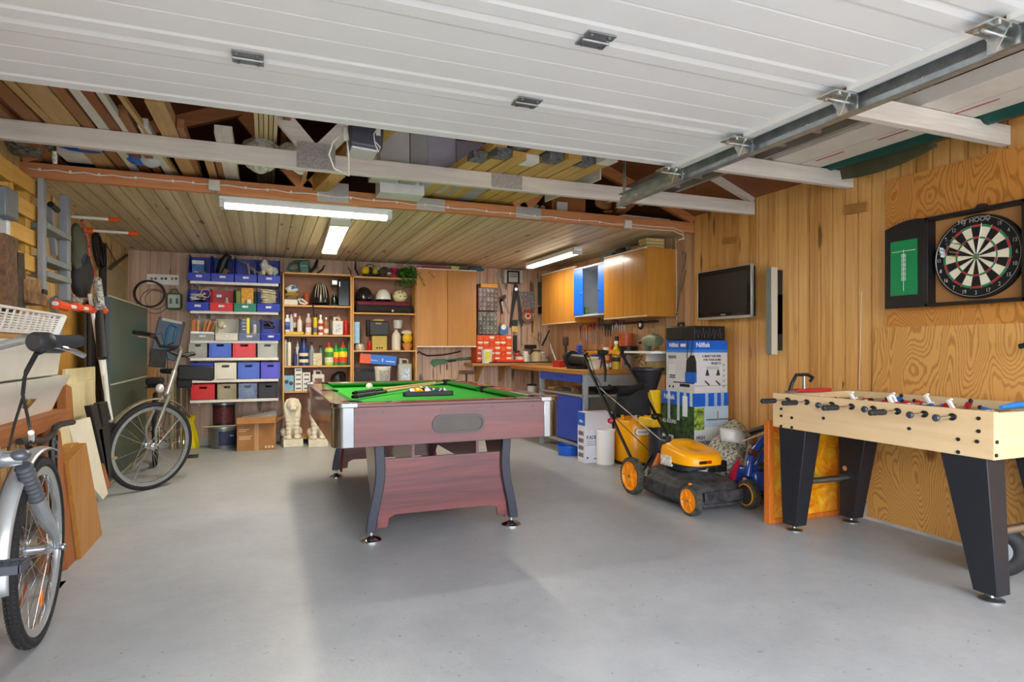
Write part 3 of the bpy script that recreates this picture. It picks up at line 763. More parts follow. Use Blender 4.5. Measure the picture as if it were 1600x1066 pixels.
h.bx(tx-.003, tx+.02, ty0, ty0+q, tz0, tz1); h.bx(tx-.003, tx+.02, ty1-q*.5, ty1, tz0, tz1); h.bx(tx-.003, tx+.02, ty0, ty1, tz0, tz0+.022); h.bx(tx-.003, tx+.02, ty0, ty1, tz1-q*.6, tz1)
h.build('bezel', M('#b9bab4', .35, .5, .02), T, bevel=.002)
MB().bx(tx+.0, tx+.012, ty0+.006, ty1-.006, tz0+.012, tz1-.006).build('inner_frame', M('#0c0c0d', .12, 0, 0, coat=.5), T)
MB().bx(tx-.001, tx+.006, ty0+.05, ty1-.03, tz0+.055, tz1-.045).build('screen', M('#0b0c0d', .35, 0, 0), T)
text('PHILIPS', .018, (tx-.0012, (ty0+ty1)/2, tz0+.036), LEFTW, M('#b8b8b8', .4, 0, 0), T)
T = thing('bar_speaker', 'tall narrow silver bar speaker mounted upright beside the television', 'speaker')
p = PX(1202, 418, 3.52); z1_ = p.z; z0_ = PX(1202, 554, 3.52).z; yc = p.y
MB().bx(3.515, 3.57, yc-.028, yc+.028, z0_, z1_).build('cabinet', M('#8f9488', .4, .3, .03), T, bevel=.006)
MB().bx(3.513, 3.516, yc-.02, yc+.026, z0_+.01, z1_-.01).build('grille', M('#7f8a86', .6, .2, .1, 200), T)
MB().bx(3.513, 3.57, yc-.031, yc-.027, z0_, z1_).build('edge_trim', M('#d4d4c6', .3, .4, 0), T)
MB().bx(3.55, WR, yc-.03, yc+.02, z0_+.03, z0_+.45).bx(3.55, WR, yc-.03, yc+.02, z1_-.5, z1_-.02).build('mount', BLACK, T)
def px2(x0, x1, y0, y1, Y):
    a = PY(x0, (y0+y1)/2, Y).x; b = PY(x1, (y0+y1)/2, Y).x; xm = (x0+x1)/2
    return a, b, PY(xm, y1, Y).z, PY(xm, y0, Y).z
def bottle(x, y, z, r, h, body, cap, label, style='plain', band=None, grp=None, cat='bottle', neck=.35, name='bottle'):
    t = thing(name, label, cat, (x, y, z), R.uniform(-.5, .5), grp)
    bm_ = M(body, .3, 0, .03) if not isinstance(body, bpy.types.Material) else body
    if style == 'plain':
        hb = h*.62; prof = [(r*.9, 0), (r, r*.1), (r, hb), (r*.85, hb+h*.08), (r*neck, hb+h*.2), (r*neck, h*.88)]; ct = h*.88
    elif style == 'spray':
        hb = h*.78; prof = [(r*.92, 0), (r, .004), (r, hb), (r*.9, hb+h*.03), (r*.6, hb+h*.06)]; ct = hb+h*.05
    elif style == 'squat':
        hb = h*.7; prof = [(r*.9, 0), (r, .006), (r*.98, hb*.5), (r, hb), (r*.7, hb+h*.1), (r*.3, hb+h*.17)]; ct = hb+h*.16
    elif style == 'squeeze':
        hb = h*.7; prof = [(r*.9, 0), (r, .006), (r*.95, hb*.6), (r, hb), (r*.8, hb+h*.05), (r*.55, hb+h*.08)]; ct = hb+h*.07
    sy = .72 if style in ('squeeze', 'squat') else 1
    MB().lathe(prof, n=18, sy=sy).build('body', bm_, t)
    if cap:
        cm = M(cap, .35, 0, 0)
        if style == 'spray': MB().lathe([(r*.85, ct), (r*.85, h*.98), (r*.75, h)], n=16).build('cap', cm, t)
        elif style == 'squeeze': MB().lathe([(r*.55, ct), (r*.5, ct+h*.08), (r*.22, h*.9), (r*.12, h)], n=14).build('cap', cm, t)
        else: MB().lathe([(r*(neck+.1), ct), (r*(neck+.1), h*.98), (r*neck, h)], n=14).build('cap', cm, t)
    if band:
        bmats = [M(c, .5, 0, .12, 40) for c in band]
        zz = h*.12; tot = h*.46; k = len(bmats)
        lb = MB()
        for i in range(k):
            a, b = zz+tot*i/k, zz+tot*(i+1)/k
            lb.lathe([(r*1.015, a), (r*1.015, b)], n=18, m=i, sy=sy)
        lb.build('paper_label', bmats, t)
    return t
def canister(x, y, z, w, d, h, body, cap, label, rz=0, lab='#e7e7e2', grp=None, alpha=1, cat='canister'):
    t = thing('canister', label, cat, (x, y, z), rz, grp)
    bm_ = body if not isinstance(body, str) else M(body, .35, 0, .05)
    MB().box((0, 0, h*.4), (w, d, h*.8)).build('body', bm_, t, bevel=min(w, d)*.18, seg=3)
    MB().tube([(-w*.3, 0, h*.78), (-w*.3, 0, h*.93), (0, 0, h*.97), (w*.22, 0, h*.93), (w*.24, 0, h*.78)], w*.07, 8).build('handle', bm_, t)
    MB().cyl((-w*.3+w*.02, 0, h*.8), (-w*.28, 0, h*1.0), w*.12, n=14).build('cap', M(cap, .4), t)
    if lab: MB().bx(-w*.3, w*.3, -d/2-.002, -d/2+.002, h*.15, h*.6).build('paper_label', M(lab, .6, 0, .25, 45), t)
    return t
def bucket(x, y, z, r, h, mat, label, lid=None, grp=None, handle=True, name='bucket', lab=None, cat='bucket', taper=.86):
    t = thing(name, label, cat, (x, y, z), 0, grp)
    MB().lathe([(0, .004), (r*taper-.002, .004), (r-.003, h), (r*1.04, h), (r*1.04, h-.012), (r, h-.014), (r*taper, 0), (0, 0)], n=28).build('body', mat, t)
    if lid: MB().lathe([(r*1.05, h-.012), (r*1.05, h+.006), (r*.97, h+.008), (r*.95, h+.002), (0, h+.002)], n=28).build('lid', lid, t)
    if handle:
        pts = [(r*1.03*cos(a), -r*.35*sin(a)*1.5-.0*0, h*.93-r*1.05*sin(a)*.8) for a in [pi*k/14 for k in range(15)]]
        MB().tube(pts, .003, 6).build('handle', STEEL, t)
    if lab:
        o_ = MB(); n = 12; vs = []
        for zz in (h*.15, h*.82):
            for k in range(n+1):
                a = -pi/2-lab[1]/2+lab[1]*k/n+lab[2] if len(lab) > 2 else -pi/2-lab[1]/2+lab[1]*k/n
                rr = (r*taper+(r-r*taper)*zz/h)+.0015; vs.append((rr*cos(a), rr*sin(a), zz))
        o_.add(vs, [(k, k+1, n+1+k+1, n+1+k) for k in range(n)]); o_.build('paper_label', lab[0], t)
    return t
def coil(c, ax, R_, r, turns, mat, label, name='cable_coil', cat='cable', jit=.12, seed=1, grp=None, tail=None, flat=1.0):
    rn = random.Random(seed); ax = Vector(ax).normalized(); a = ax.orthogonal().normalized(); b = ax.cross(a); c = Vector(c); pts = []
    ph = [rn.uniform(0, 6) for _ in range(3)]
    for k in range(turns*22+1):
        t = 2*pi*k/22; q = 1+jit*sin(t*.31+ph[0])*.7+jit*sin(t*1.13+ph[1])*.4
        pts.append(c+(a*cos(t)+b*sin(t)*flat)*R_*q+ax*(r*1.6*(k/22-turns/2)*.8+r*.5*sin(t*.7+ph[2])))
    if tail: pts += [Vector(p) for p in tail]
    return tag(MB().tube(pts, r, 6).build(name, mat), label, cat, grp)
def heap(c, ext, n, r, mat, label, name, cat, seed=1, grp=None, nodes=9, parent=None):
    rn = random.Random(seed); c = Vector(c); pts = []
    p = Vector((rn.uniform(-1, 1), rn.uniform(-1, 1), rn.uniform(-1, 1)))
    for k in range(n):
        a = k*1.9; pts.append(c+Vector((ext[0]*(.85*cos(a+rn.uniform(-.6, .6))), ext[1]*(.8*sin(a*1.3+rn.uniform(-.5, .5))), ext[2]*(-1+2*k/n+rn.uniform(-.2, .2)))))
    sm = []
    for i in range(len(pts)-3):
        for q in range(5):
            t = q/5; a, b, d, e = pts[i:i+4]
            sm.append(.5*((2*b)+(d-a)*t+(2*a-5*b+4*d-e)*t*t+(3*b-a-3*d+e)*t**3))
    o = MB().tube(sm, r, 6).build(name, mat, parent)
    return tag(o, label, cat, grp) if parent is None else o
def carton(x0, x1, y0, y1, z0, z1, mat, label, name='box', cat='box', grp=None, rz=0, extra=None):
    t = thing(name, label, cat, ((x0+x1)/2, (y0+y1)/2, z0), rz, grp)
    w, d, h = (x1-x0)/2, (y1-y0)/2, z1-z0
    MB().bx(-w, w, -d, d, 0, h).build('carton_body', mat, t, bevel=min(.002, h*.05))
    if extra: extra(t, w, d, h)
    return t
def sbox(x0, x1, y0, y1, z0, z1, mat, label, name, cat, grp=None, bevel=.002, rot=None):
    c = ((x0+x1)/2, (y0+y1)/2, (z0+z1)/2)
    return tag(MB().box(c, (abs(x1-x0), abs(y1-y0), abs(z1-z0)), rot).build(name, mat, bevel=bevel), label, cat, grp)
def blob(c, r, mat, label, name, cat, seed=1, amp=.25, grp=None, sub=1, fr=3.0, parent=None):
    from mathutils import noise as nz
    h = MB().sph((0,0,0), 1.0, 20, 0, 12); off = Vector((seed*7.3, seed*3.1, seed))
    c = Vector(c)
    for i, v in enumerate(h.v):
        k = 1+amp*nz.noise(v*fr*.5+off)+amp*.6*nz.noise(v*fr*1.7+off)
        h.v[i] = c+Vector((v.x*r[0]*k, v.y*r[1]*k, max(-1.0, v.z)*r[2]*k))
    o = h.build(name, mat, parent, sub=sub)
    return tag(o, label, cat, grp) if parent is None else o
def openbin(x0, x1, yf, yb, z0, hf, hb, mat, label, grp='open fronted storage bins'):
    t = thing('storage_bin', label, 'bin', group=grp)
    w = .004; h = MB(); g = .004; x0 += g; x1 -= g
    ym = yf+(yb-yf)*.42
    side = [(yf, z0), (yb, z0), (yb, z0+hb), (ym, z0+hb), (yf+.02, z0+hf), (yf-.012, z0+hf)]
    h.prism(side, 'X', x0, x0+w); h.prism(side, 'X', x1-w, x1)
    h.bx(x0, x1, yf-.0, yb, z0, z0+w); h.bx(x0, x1, yb-w, yb, z0, z0+hb)
    h.prism([(yf, z0), (yf+w, z0), (yf-.012+w, z0+hf), (yf-.012, z0+hf)], 'X', x0, x1)
    h.bx(x0-.001, x1+.001, yf-.022, yf-.008, z0+hf-.010, z0+hf)
    h.build('bin_body', mat, t, bevel=.0012, seg=1)
    xc = (x0+x1)/2
    MB().bx(xc-.03, xc+.03, yf-.014, yf-.006, z0+hf*.45, z0+hf*.72).build('label_holder', M('#d8dcea', .5, 0, .2, 60), t, bevel=.001)
    return t
def crate(x0, x1, yf, yb, z0, h_, mat, label, grp='straight storage crates', slot=M('#1c1c22', .8, 0, 0)):
    t = thing('storage_crate', label, 'crate', group=grp)
    w = .005; g = .006; x0 += g; x1 -= g; h = MB(); xc = (x0+x1)/2; sw = (x1-x0)*.17
    h.bx(x0, x1, yf, yb, z0, z0+w); h.bx(x0, x0+w, yf, yb, z0, z0+h_); h.bx(x1-w, x1, yf, yb, z0, z0+h_); h.bx(x0, x1, yb-w, yb, z0, z0+h_)
    za, zb_ = z0+h_*.72, z0+h_*.87
    h.bx(x0, x1, yf, yf+w, z0, za); h.bx(x0, x1, yf, yf+w, zb_, z0+h_); h.bx(x0, xc-sw, yf, yf+w, za, zb_); h.bx(xc+sw, x1, yf, yf+w, za, zb_)
    h.bx(x0-.003, x1+.003, yf-.004, yb+.003, z0+h_-.012, z0+h_-.002) if False else None
    h.build('crate_body', mat, t)
    r = MB(); r.bx(x0-.003, x1+.003, yf-.005, yf, z0+h_-.012, z0+h_); r.bx(x0-.002, x0+.01, yf-.003, yf, z0, z0+h_); r.bx(x1-.01, x1+.002, yf-.003, yf, z0, z0+h_)
    r.bx(x0+.02, x0+.024, yf-.003, yf, z0+.01, z0+h_*.9); r.bx(x1-.024, x1-.02, yf-.003, yf, z0+.01, z0+h_*.9)
    r.build('rim', mat, t, bevel=.001, seg=1)
    return t
SY0, SY1 = 7.40, 7.775
zs = [PY(366, y, SY0).z for y in (441, 486.5, 532, 559, 593, 624)]
sx0, sx1 = PY(297, 540, SY0).x, PY(435, 540, SY0).x
UP = thing('wall_rails', 'pair of slotted white wall rails carrying the shelves of storage bins', 'shelf rail')
for x in (sx0+.05, sx1-.05):
    MB().bx(x-.012, x+.012, SY1, WB, .45, 2.12).build('rail', WHITE, UP)
pos = ['topmost', 'second highest', 'third highest', 'fourth highest', 'second lowest', 'lowest']
hold = ['open blue bins', 'blue, red and green open bins', 'paintbrushes and mixed bins', 'blue and red crates', 'white and blue crates', 'a red crate and a black box']
for i, z in enumerate(zs):
    t = thing('wall_shelf', 'white steel wall shelf, %s of six, under the %s' % (pos[i], hold[i]), 'shelf', group='white wall shelves')
    MB().bx(sx0, sx1, SY0, SY1-.01, z-.022, z-.004).build('shelf_board', WHITE, t, bevel=.002)
    MB().bx(sx0, sx1, SY0-.006, SY0, z-.030, z-.000).build('front_edge', M('#e2dfd8', .5), t, bevel=.002)
    for x in (sx0+.05, sx1-.05):
        MB().prism([(SY0+.03, z-.022), (SY1, z-.022), (SY1, z-.075), (SY1-.03, z-.075), (SY0+.03, z-.035)], 'X', x-.002, x+.002).build('bracket', WHITE, t)
B1 = M('#1a33b5', .35, 0, .06); B2 = M('#d21f22', .35, 0, .04); B3 = M('#128066', .35, 0, .04); B4 = M('#3d62cf', .35, 0, .04); B5 = M('#4a46cf', .35, 0, .04)
WT = M('#e3dfd0', .4, 0, .03); CLR = M('#c9cdc8', .2, 0, .03, alpha=.42); CLB = M('#7f93c0', .2, 0, .03, alpha=.5); BK = M('#24262c', .45, 0, .05)
def X(px, Y=SY0): return PY(px, 540, Y).x
xs1 = [X(293), X(329.5), X(366.5), X(402), X(438.5)]
bin1 = []
d1 = ['blue open bin on the top shelf holding a blue carton, at the left end', 'blue open bin on the top shelf holding a dark tool, second from left', 'blue open bin on the top shelf holding grey cables, third from left', 'blue open bin on the top shelf holding white bags, at the right end']
for k in range(4): openbin(xs1[k], xs1[k+1], SY0-.02, SY1-.02, zs[0], .085, .30, B1, d1[k])
xs2 = [X(291), X(327.5), X(365), X(401), X(438)]
for k, (m_, l_) in enumerate(((B1, 'blue open bin full of black and white cables'), (B2, 'red open bin with a small camera and glassware'), (B3, 'green open bin with yellow cartons'), (B1, 'blue open bin overflowing with cream rope'))):
    openbin(xs2[k], xs2[k+1], SY0-.03, SY1-.02, zs[1], .085, .25, m_, l_)
xs3 = [X(297), X(336), X(372.5), X(407), X(439)]
for k, (m_, l_) in enumerate(((CLR, 'translucent open bin holding paintbrushes'), (WT, 'white open bin holding a pale lamp'), (CLB, 'bluish translucent open bin holding a yellow tool'), (B1, 'blue open bin holding dark cables and a small plant'))):
    openbin(xs3[k], xs3[k+1], SY0-.03, SY1-.02, zs[2], .075, .245, m_, l_)
def rowcr(i, xs, items, hp):
    for k, (m_, l_) in enumerate(items): crate(X(xs[k][0]), X(xs[k][1]), SY0+.005, SY1-.03, zs[i], hp, m_, l_)
h4 = PY(366, 535, SY0).z-zs[3]
rowcr(3, [(294, 324), (326, 362), (363, 400), (402, 434)], [(CLR, 'clear crate with loose pale sticks, left of a blue crate'), (B4, 'mid-blue crate between the clear and red crates'), (B2, 'large bright red crate with a handle slot, beside the mid-blue crate'), (CLR, 'clear crate full of crumpled plastic, right of the red crate')], h4)
rowcr(4, [(296, 334), (334.5, 370), (371, 406), (407, 438)], [(B1, 'dark blue crate at the left of the row with the white crate'), (WT, 'white crate with a dark handle slot'), (B4, 'light blue crate just right of the white crate'), (B5, 'violet-blue crate at the right end, two along from the white crate')], PY(366, 567, SY0).z-zs[4])
rowcr(5, [(298, 336), (339, 370), (372, 402), (404, 435)], [(B2, 'red crate with a round logo on the lowest wall shelf'), (M('#b3a88d', .5, 0, .1, alpha=.7), 'murky beige see-through crate on the lowest wall shelf'), (CLB, 'bluish see-through crate with folded plastic on the lowest wall shelf'), (BK, 'black crate at the right end of the lowest wall shelf')], PY(366, 600, SY0).z-zs[5])
def XZ(px, py, Y): p = PY(px, py, Y); return p.x, p.z
def inb(x0, x1, y0, y1, Y, d=.08):
    a, b, c, e = px2(x0, x1, y0, y1, Y); return a, b, Y, Y+d, c, e
a = px2(300, 319, 407, 418, SY0+.12); carton(a[0], a[1], SY0+.12, SY0+.17, zs[0]+.01, a[3], M('#3f73b8', .5, 0, .15, 30), 'small blue and white carton standing in the top left bin', extra=lambda t, w, d, h: MB().bx(-w, w, -d-.001, -d, h*.82, h).build('white_band', WHITE, t))
a = px2(300, 311, 418, 428, SY0+.05); blob(((a[0]+a[1])/2, SY0+.06, zs[0]+.075), (.035, .03, .035), M('#d9cdb0', .6), 'crumpled cream paper ball in the top left bin', 'paper_ball', 'paper', 3)
a = px2(313, 322, 418, 427, SY0+.05); blob(((a[0]+a[1])/2, SY0+.06, zs[0]+.075), (.03, .03, .035), M('#b08a34', .5), 'lumpy ochre sponge in the top left bin', 'sponge', 'sponge', 5)
x, z = XZ(352, 410, SY0+.1)
t = thing('power_tool', 'black power tool leaning up out of the second top bin', 'tool')
MB().tube([(x-.07, SY0+.12, zs[0]+.05), (x-.02, SY0+.11, z+.0), (x+.02, SY0+.1, z+.07), (x+.06, SY0+.1, z+.05)], [.045, .05, .035, .02], 12).build('motor_case', BLACK, t)
MB().tube([(x+.05, SY0+.08, z+.06), (x+.075, SY0+.06, z-.03), (x+.06, SY0+.06, zs[0]+.06)], .004, 6).build('cord', BLACK, t)
MB().box((x+.0, SY0+.04, zs[0]+.10), (.05, .04, .09), (0, .5, 0)).build('battery', M('#6f5434', .6), t, bevel=.004)
for k, (px, py) in enumerate(((375, 408), (385, 416), (393, 422))):
    x, z = XZ(px, py, SY0+.08)
    tag(MB().tube([(x-.06, SY0+.15, z+.06), (x, SY0+.06, z), (x+.08, SY0+.04, z-.035), (x+.1, SY0+.06, zs[0]+.06)], [.008, .012, .014, .01], 8).build('hose', M('#8f9396', .35, .4, .1)), ['grey hose looped over the rim of the third top bin, highest', 'grey hose bend in the third top bin, middle one', 'grey hose end in the third top bin, lowest'][k], 'hose')
for k, (px, py, r_, c_) in enumerate(((413, 415, .05, '#d5dadb'), (421, 422, .045, '#e7e3cb'), (429, 424, .04, '#c8ccd0'), (411, 426, .03, '#ded6a8'))):
    x, z = XZ(px, py, SY0+.07); blob((x, SY0+.08, max(z, zs[0]+.06)), (r_, .04, r_*1.1), M(c_, .35, 0, .15, 30), ['crumpled silvery bag, highest in the top right bin', 'cream plastic bag in the middle of the top right bin', 'grey plastic bag at the right of the top right bin', 'small pale yellow bag low in the top right bin'][k], 'plastic_bag', 'bag', k+2, .4)
x, z = XZ(305, 463, SY0+.03); heap((x+.03, SY0+.08, z-.0), (.07, .05, .05), 26, .005, BLACK, 'tangle of black cables in the cable bin', 'cable_tangle', 'cable', 5)
heap((x+.02, SY0+.06, z-.0), (.085, .05, .045), 16, .004, WHITE, 'white cables looping over the front of the cable bin', 'cable_tangle', 'cable', 9)
x, z = XZ(324, 458, SY0+.0); coil((x-.02, SY0+.03, z), (0, 1, .2), .045, .003, 2, M('#e9a9ad', .4), 'thin pink cable loop at the right edge of the cable bin', jit=.05)
x, z = XZ(342, 464, SY0+.04); sbox(x-.03, x+.03, SY0+.04, SY0+.09, z-.01, z+.03, M('#9ba0a4', .3, .4), 'small silver camera lying in the red open bin', 'camera', 'camera', bevel=.008)
x, z = XZ(354, 462, SY0+.05); bottle(x, SY0+.07, zs[1]+.01, .022, .14, '#b9a08c', '#d9d4cb', 'small pinkish glass jar in the red open bin', 'squat', cat='jar', name='glass_jar')
for k, (a0, a1, b0, b1, c_) in enumerate(((377, 396, 450, 475, '#d8a040'), (369, 376, 455, 476, '#7e8a43'), (386, 392, 468, 477, '#e8e6df'))):
    a = px2(a0, a1, b0, b1, SY0+.06-.02*k); carton(a[0], a[1], SY0+.06-.02*k, SY0+.12-.02*k, zs[1]+.008, a[3], M(c_, .6, 0, .2, 30), ['wide yellow carton standing in the green bin', 'narrow olive carton at the left in the green bin', 'small white carton at the front of the green bin'][k])
x, z = XZ(419, 462, SY0+.03)
heap((x, SY0+.07, z-.01), (.09, .06, .075), 60, .006, M('#d9d2b4', .8), 'thick tangle of cream rope in the right-hand blue bin', 'rope', 'rope', 12)
brc = ['#b5702c', '#c9502c', '#d8a04c', '#9a5a28', '#c4742e', '#d88b3a', '#a03c24', '#caa05c', '#b8652a']
g0 = 'brushes in the translucent bin'
for k, (px, tilt) in enumerate(((301, .0), (304.5, -.04), (308, .05), (312, -.02), (315, .22), (319, .3), (322.5, .28), (326, .35), (329, .3))):
    x, z = XZ(px, 515, SY0+.05+.006*k); zt = XZ(px, 493, SY0+.05)[1]
    t = thing('paintbrush', 'wooden handled paintbrush standing in the translucent bin', 'brush', (x, SY0+.05+.008*k, zs[2]+.02), group=g0, rot=(0, tilt, 0))
    MB().lathe([(.004, .07), (.009, .10), (.006, .14), (.009, .19), (.003, .205)], n=8, sx=1.5, sy=.7).build('handle', M(brc[k], .4), t)
    MB().bx(-.014, .014, -.005, .005, .045, .075).build('ferrule', STEEL, t)
    MB().bx(-.013, .013, -.005, .005, 0, .046).build('bristles', M('#54402c', .9), t)
x, z = XZ(350, 509, SY0+.03); t = thing('clamp_lamp', 'pale round lamp lying in the white open bin', 'lamp')
MB().sph((x-.03, SY0+.08, z+.01), .045, 16).build('lamp_shade', M('#cbbfa3', .4), t); MB().sph((x, SY0+.04, z-.01), .022, 12).build('bulb', M('#efe6cf', .2), t)
a = px2(385, 390, 497, 519, SY0+.03); sbox(a[0], a[1], SY0+.03, SY0+.06, zs[2]+.008, a[3], M('#f2e21a', .4, 0, 0), 'bright yellow upright tool in the bluish bin', 'yellow_tool', 'tool', bevel=.006)
for k, py in enumerate((500, 505, 510, 515)):
    x, z = XZ(382, py, SY0+.05); sbox(x-.02, x+.018, SY0+.05, SY0+.055, z-.003, z+.003, WHITE, 'white cable clip strip stacked in the bluish bin', 'clip_strip', 'clip', grp='clip strips in the bluish bin', bevel=0)
x, z = XZ(398, 503, SY0+.06); bottle(x, SY0+.08, zs[2]+.06, .018, .12, '#c3c9cf', '#dfe3e6', 'small grey tube standing in the bluish bin', 'spray', cat='tube', name='tube')
x, z = XZ(397, 515, SY0+.03); blob((x, SY0+.04, zs[2]+.065), (.026, .02, .03), M('#d9a9a4', .5), 'pinkish rag at the front of the bluish bin', 'rag', 'rag', 8)
x, z = XZ(420, 507, SY0+.05); heap((x, SY0+.08, z), (.07, .05, .05), 20, .005, BLACK, 'black cables in the blue bin of the third shelf', 'cable_tangle', 'cable', 15)
tag(MB().tube([(x-.05, SY0+.06, z+.07), (x, SY0+.05, z+.02), (x+.04, SY0+.03, z-.03)], .004, 6).build('cable', M('#9c6a3c', .5)), 'brown cable crossing the blue bin of the third shelf', 'cable')
x, z = XZ(308, 549, SY0+.05)
for k in range(3):
    tag(MB().cyl((x-.03, SY0+.04+.02*k, z+.03-.02*k), (x+.06, SY0+.05+.02*k, z-.03+.012*k), .006, n=8).build('stick', M('#d8ccae', .6)), 'pale wooden stick lying in the clear crate', 'stick', 'sticks in the clear crate')
x, z = XZ(418, 548, SY0+.06); blob((x, SY0+.1, zs[3]+.065), (.085, .07, .058), M('#b5b8b4', .25, 0, .2, 40), 'crumpled clear plastic sheet filling the clear crate', 'plastic_sheet', 'plastic', 11, .4, fr=6)
x, z = XZ(357, 610, SY0+.06); blob((x, SY0+.1, zs[5]+.06), (.08, .07, .055), M('#a79f84', .6, 0, .1, 30), 'beige cloths inside the murky crate', 'cloth', 'cloth', 12, .3)
x, z = XZ(387, 610, SY0+.06); blob((x, SY0+.1, zs[5]+.065), (.075, .07, .06), M('#c8ced4', .4, 0, .25, 25), 'folded pale plastic inside the bluish crate', 'plastic_sheet', 'plastic', 13, .35)
p = PZ(348, 701, 0); r_ = .135
bk = bucket(PZ(348, 703, 0).x, p.y+.10, 0, .15, .235, M('#7f8385', .35, .6, .05), 'grey metal paint bucket with a dark label, on the floor below the stacked can', lid=M('#a4a6a6', .35, .7, .05), lab=(M('#2b3350', .5, 0, .3, 45), 1.5, .45), name='paint_bucket', taper=.93)
bx_, by_ = bk.location.x, bk.location.y
t = thing('paint_stirrer', 'thin pale stirring stick lying between the two stacked paint cans', 'stick')
MB().box((bx_-.03, by_-.12, .25), (.34, .02, .008), (0, 0, .05)).build('stick', M('#cdbfa0', .7), t)
bk2 = bucket(bx_+.0, by_+.02, .245, .113, .245, M('#26262a', .35, .1, .06), 'black paint can with a maroon and white label, stacked on the grey bucket', lid=M('#8b8d90', .3, .7, .05), handle=True, name='paint_can', cat='paint can', taper=1.0, lab=(M('#5a2228', .5, 0, .3, 50), 1.9))
text('STEIN', .03, (.075, -.128, .14), FRONT, WHITE, bk, sx=.8)
bk.location = bk.location
x0, x1, z0, z1 = px2(370, 431, 657, 700, 7.22)
c = carton(x0, x1, 7.22, 7.60, 0, z1-z0+.0, CARD, 'open brown cardboard carton with printed text, beside the paint buckets', name='cardboard_carton', cat='carton', extra=None)
w, d, h = (x1-x0)/2, .19, z1-z0
MB().bx(-.022, .022, -d-.0015, -d+.0005, 0, h).build('tape', M('#bd8d57', .35, 0, .03), c)
for k, (ww, zz) in enumerate(((.10, .21), (.07, .19), (.13, .135), (.11, .12), (.12, .105))): MB().bx(-w+.02, -w+.02+ww, -d-.0012, -d, h-.28+zz+.0, h-.28+zz+.006).build('print_line', M('#e2c9a6', .7, 0, 0), c)
for k in range(3): MB().bx(w-.11+.033*k, w-.09+.033*k, -d-.0012, -d, .02, .045).build('print_mark', M('#e2c9a6', .7, 0, 0), c)
MB().box((0, -d-.03, h+.03), (w*2, .002, .1), (-.9, 0, 0)).build('flap', CARD, c); MB().box((w+.04, 0, h+.02), (.1, d*2, .002), (0, -.6, 0)).build('flap', CARD, c)
x, z = XZ(408, 652, 7.25); t = thing('picture_frame', 'thin grey framed panel sticking out of the open cardboard carton', 'panel')
MB().box((x-.02, 7.34, h+.055), (.36, .20, .03), (.1, -.16, 0)).build('panel', M('#9aa0a3', .4, 0, .1), t, bevel=.003)
blob((x+.03, 7.4, h+.0), (.17, .13, .05), M('#8c6f47', .9, 0, .3, 60), 'brown packing paper heaped in the open cardboard carton', 'packing_paper', 'paper', 4, .4, fr=7)
t = thing('plastic_bag', 'yellow plastic bag with a tied neck standing on the floor by the far bicycle', 'bag')
p = PZ(296, 701, 0)
def ybag(u, v):
    a = 2*pi*u; z = v*.36; rr = (.085*(1-max(0, v-.15)**1.1*1.0) if v < .75 else .03+.03*(v-.75)*4) * (1+.12*sin(a*5+v*3));
    return (p.x+rr*cos(a), p.y+.05+rr*sin(a)*.8, z)
MB().grid(ybag, 30, 18).build('bag_body', M('#e3cf1a', .35, 0, .05, 14), t); MB().torus((p.x, p.y+.05, .27), (0,0,1), .033, .006, 20, 6).build('tie', M('#efe38a', .4), t)
o = blob((p.x-.10, p.y+.15, .07), (.06, .05, .07), M('#e8641c', .35), 'orange plastic bag on the floor behind the far bicycle wheel', 'plastic_bag', 'bag', 6, .25)
STONE = M('#e6dfcd', .8, 0, .06, 12)
def lion(x, y, rz, label):
    t = thing('lion_statue', label, 'statue', (x, y, 0), rz, 'stone lions')
    MB().bx(-.105, .105, -.13, .15, 0, .085).build('plinth', STONE, t, bevel=.006)
    b = bpy.data.meshes.new('lion_body'); bm = bmesh.new()
    def S(c, r, sc=(1,1,1)):
        m_ = Matrix.Translation(c) @ Matrix.Diagonal((r*sc[0], r*sc[1], r*sc[2], 1)); bmesh.ops.create_icosphere(bm, subdivisions=3, radius=1, matrix=m_)
    S((0, .07, .16), .095, (1, 1, .9)); S((-.08, .06, .145), .06, (.7, 1.2, 1)); S((.08, .06, .145), .06, (.7, 1.2, 1))
    S((0, .0, .26), .08, (1, .9, 1.5)); S((0, -.01, .36), .083, (1.05, .95, 1.1))
    for s in (-1, 1):
        for k in range(6): S((s*.042, -.07+.004*k, .11+.045*k), .031+.002*k)
        S((s*.045, -.095, .10), .034, (1, 1.3, .6)); S((s*.075, -.05, .10), .032, (.8, 1.5, .7))
    S((0, -.045, .455), .070, (.95, .9, 1.1)); S((0, -.10, .435), .036, (1.0, 1, .8)); S((0, -.122, .425), .022, (1.1, .8, .8)); S((0, -.13, .443), .010, (1.2, .8, .8))
    S((0, .005, .42), .105, (.98, .8, 1.15)); S((0, -.01, .34), .098, (1, .75, 1.1))
    for s in (-1, 1): S((s*.058, -.03, .515), .014); S((s*.022, -.108, .466), .009); S((s*.022, -.12, .424), .016)
    for k in range(9):
        for s in (-1, 1):
            a = .25+.17*k
            for j in range(4): S((s*(.086-.006*j)*sin(a), -.035-.012*j*(k > 4), .422+.104*cos(a)-.04*j*(k > 4)), .014, (.8, .8, 1.6))
    for k in (-2, -1, 0, 1, 2):
        for j in range(4): S((.022*k, -.075+.004*j, .35-.032*j), .014, (.7, .8, 1.6))
    bm.to_mesh(b); bm.free(); b.materials.append(STONE)
    o = bpy.data.objects.new('lion_body', b); COL.objects.link(o); o.parent = t
    md = o.modifiers.new('merge', 'REMESH'); md.mode = 'VOXEL'; md.voxel_size = .006; md.use_smooth_shade = True
    sm = o.modifiers.new('soften', 'SMOOTH'); sm.factor = .5; sm.iterations = 5
    return t
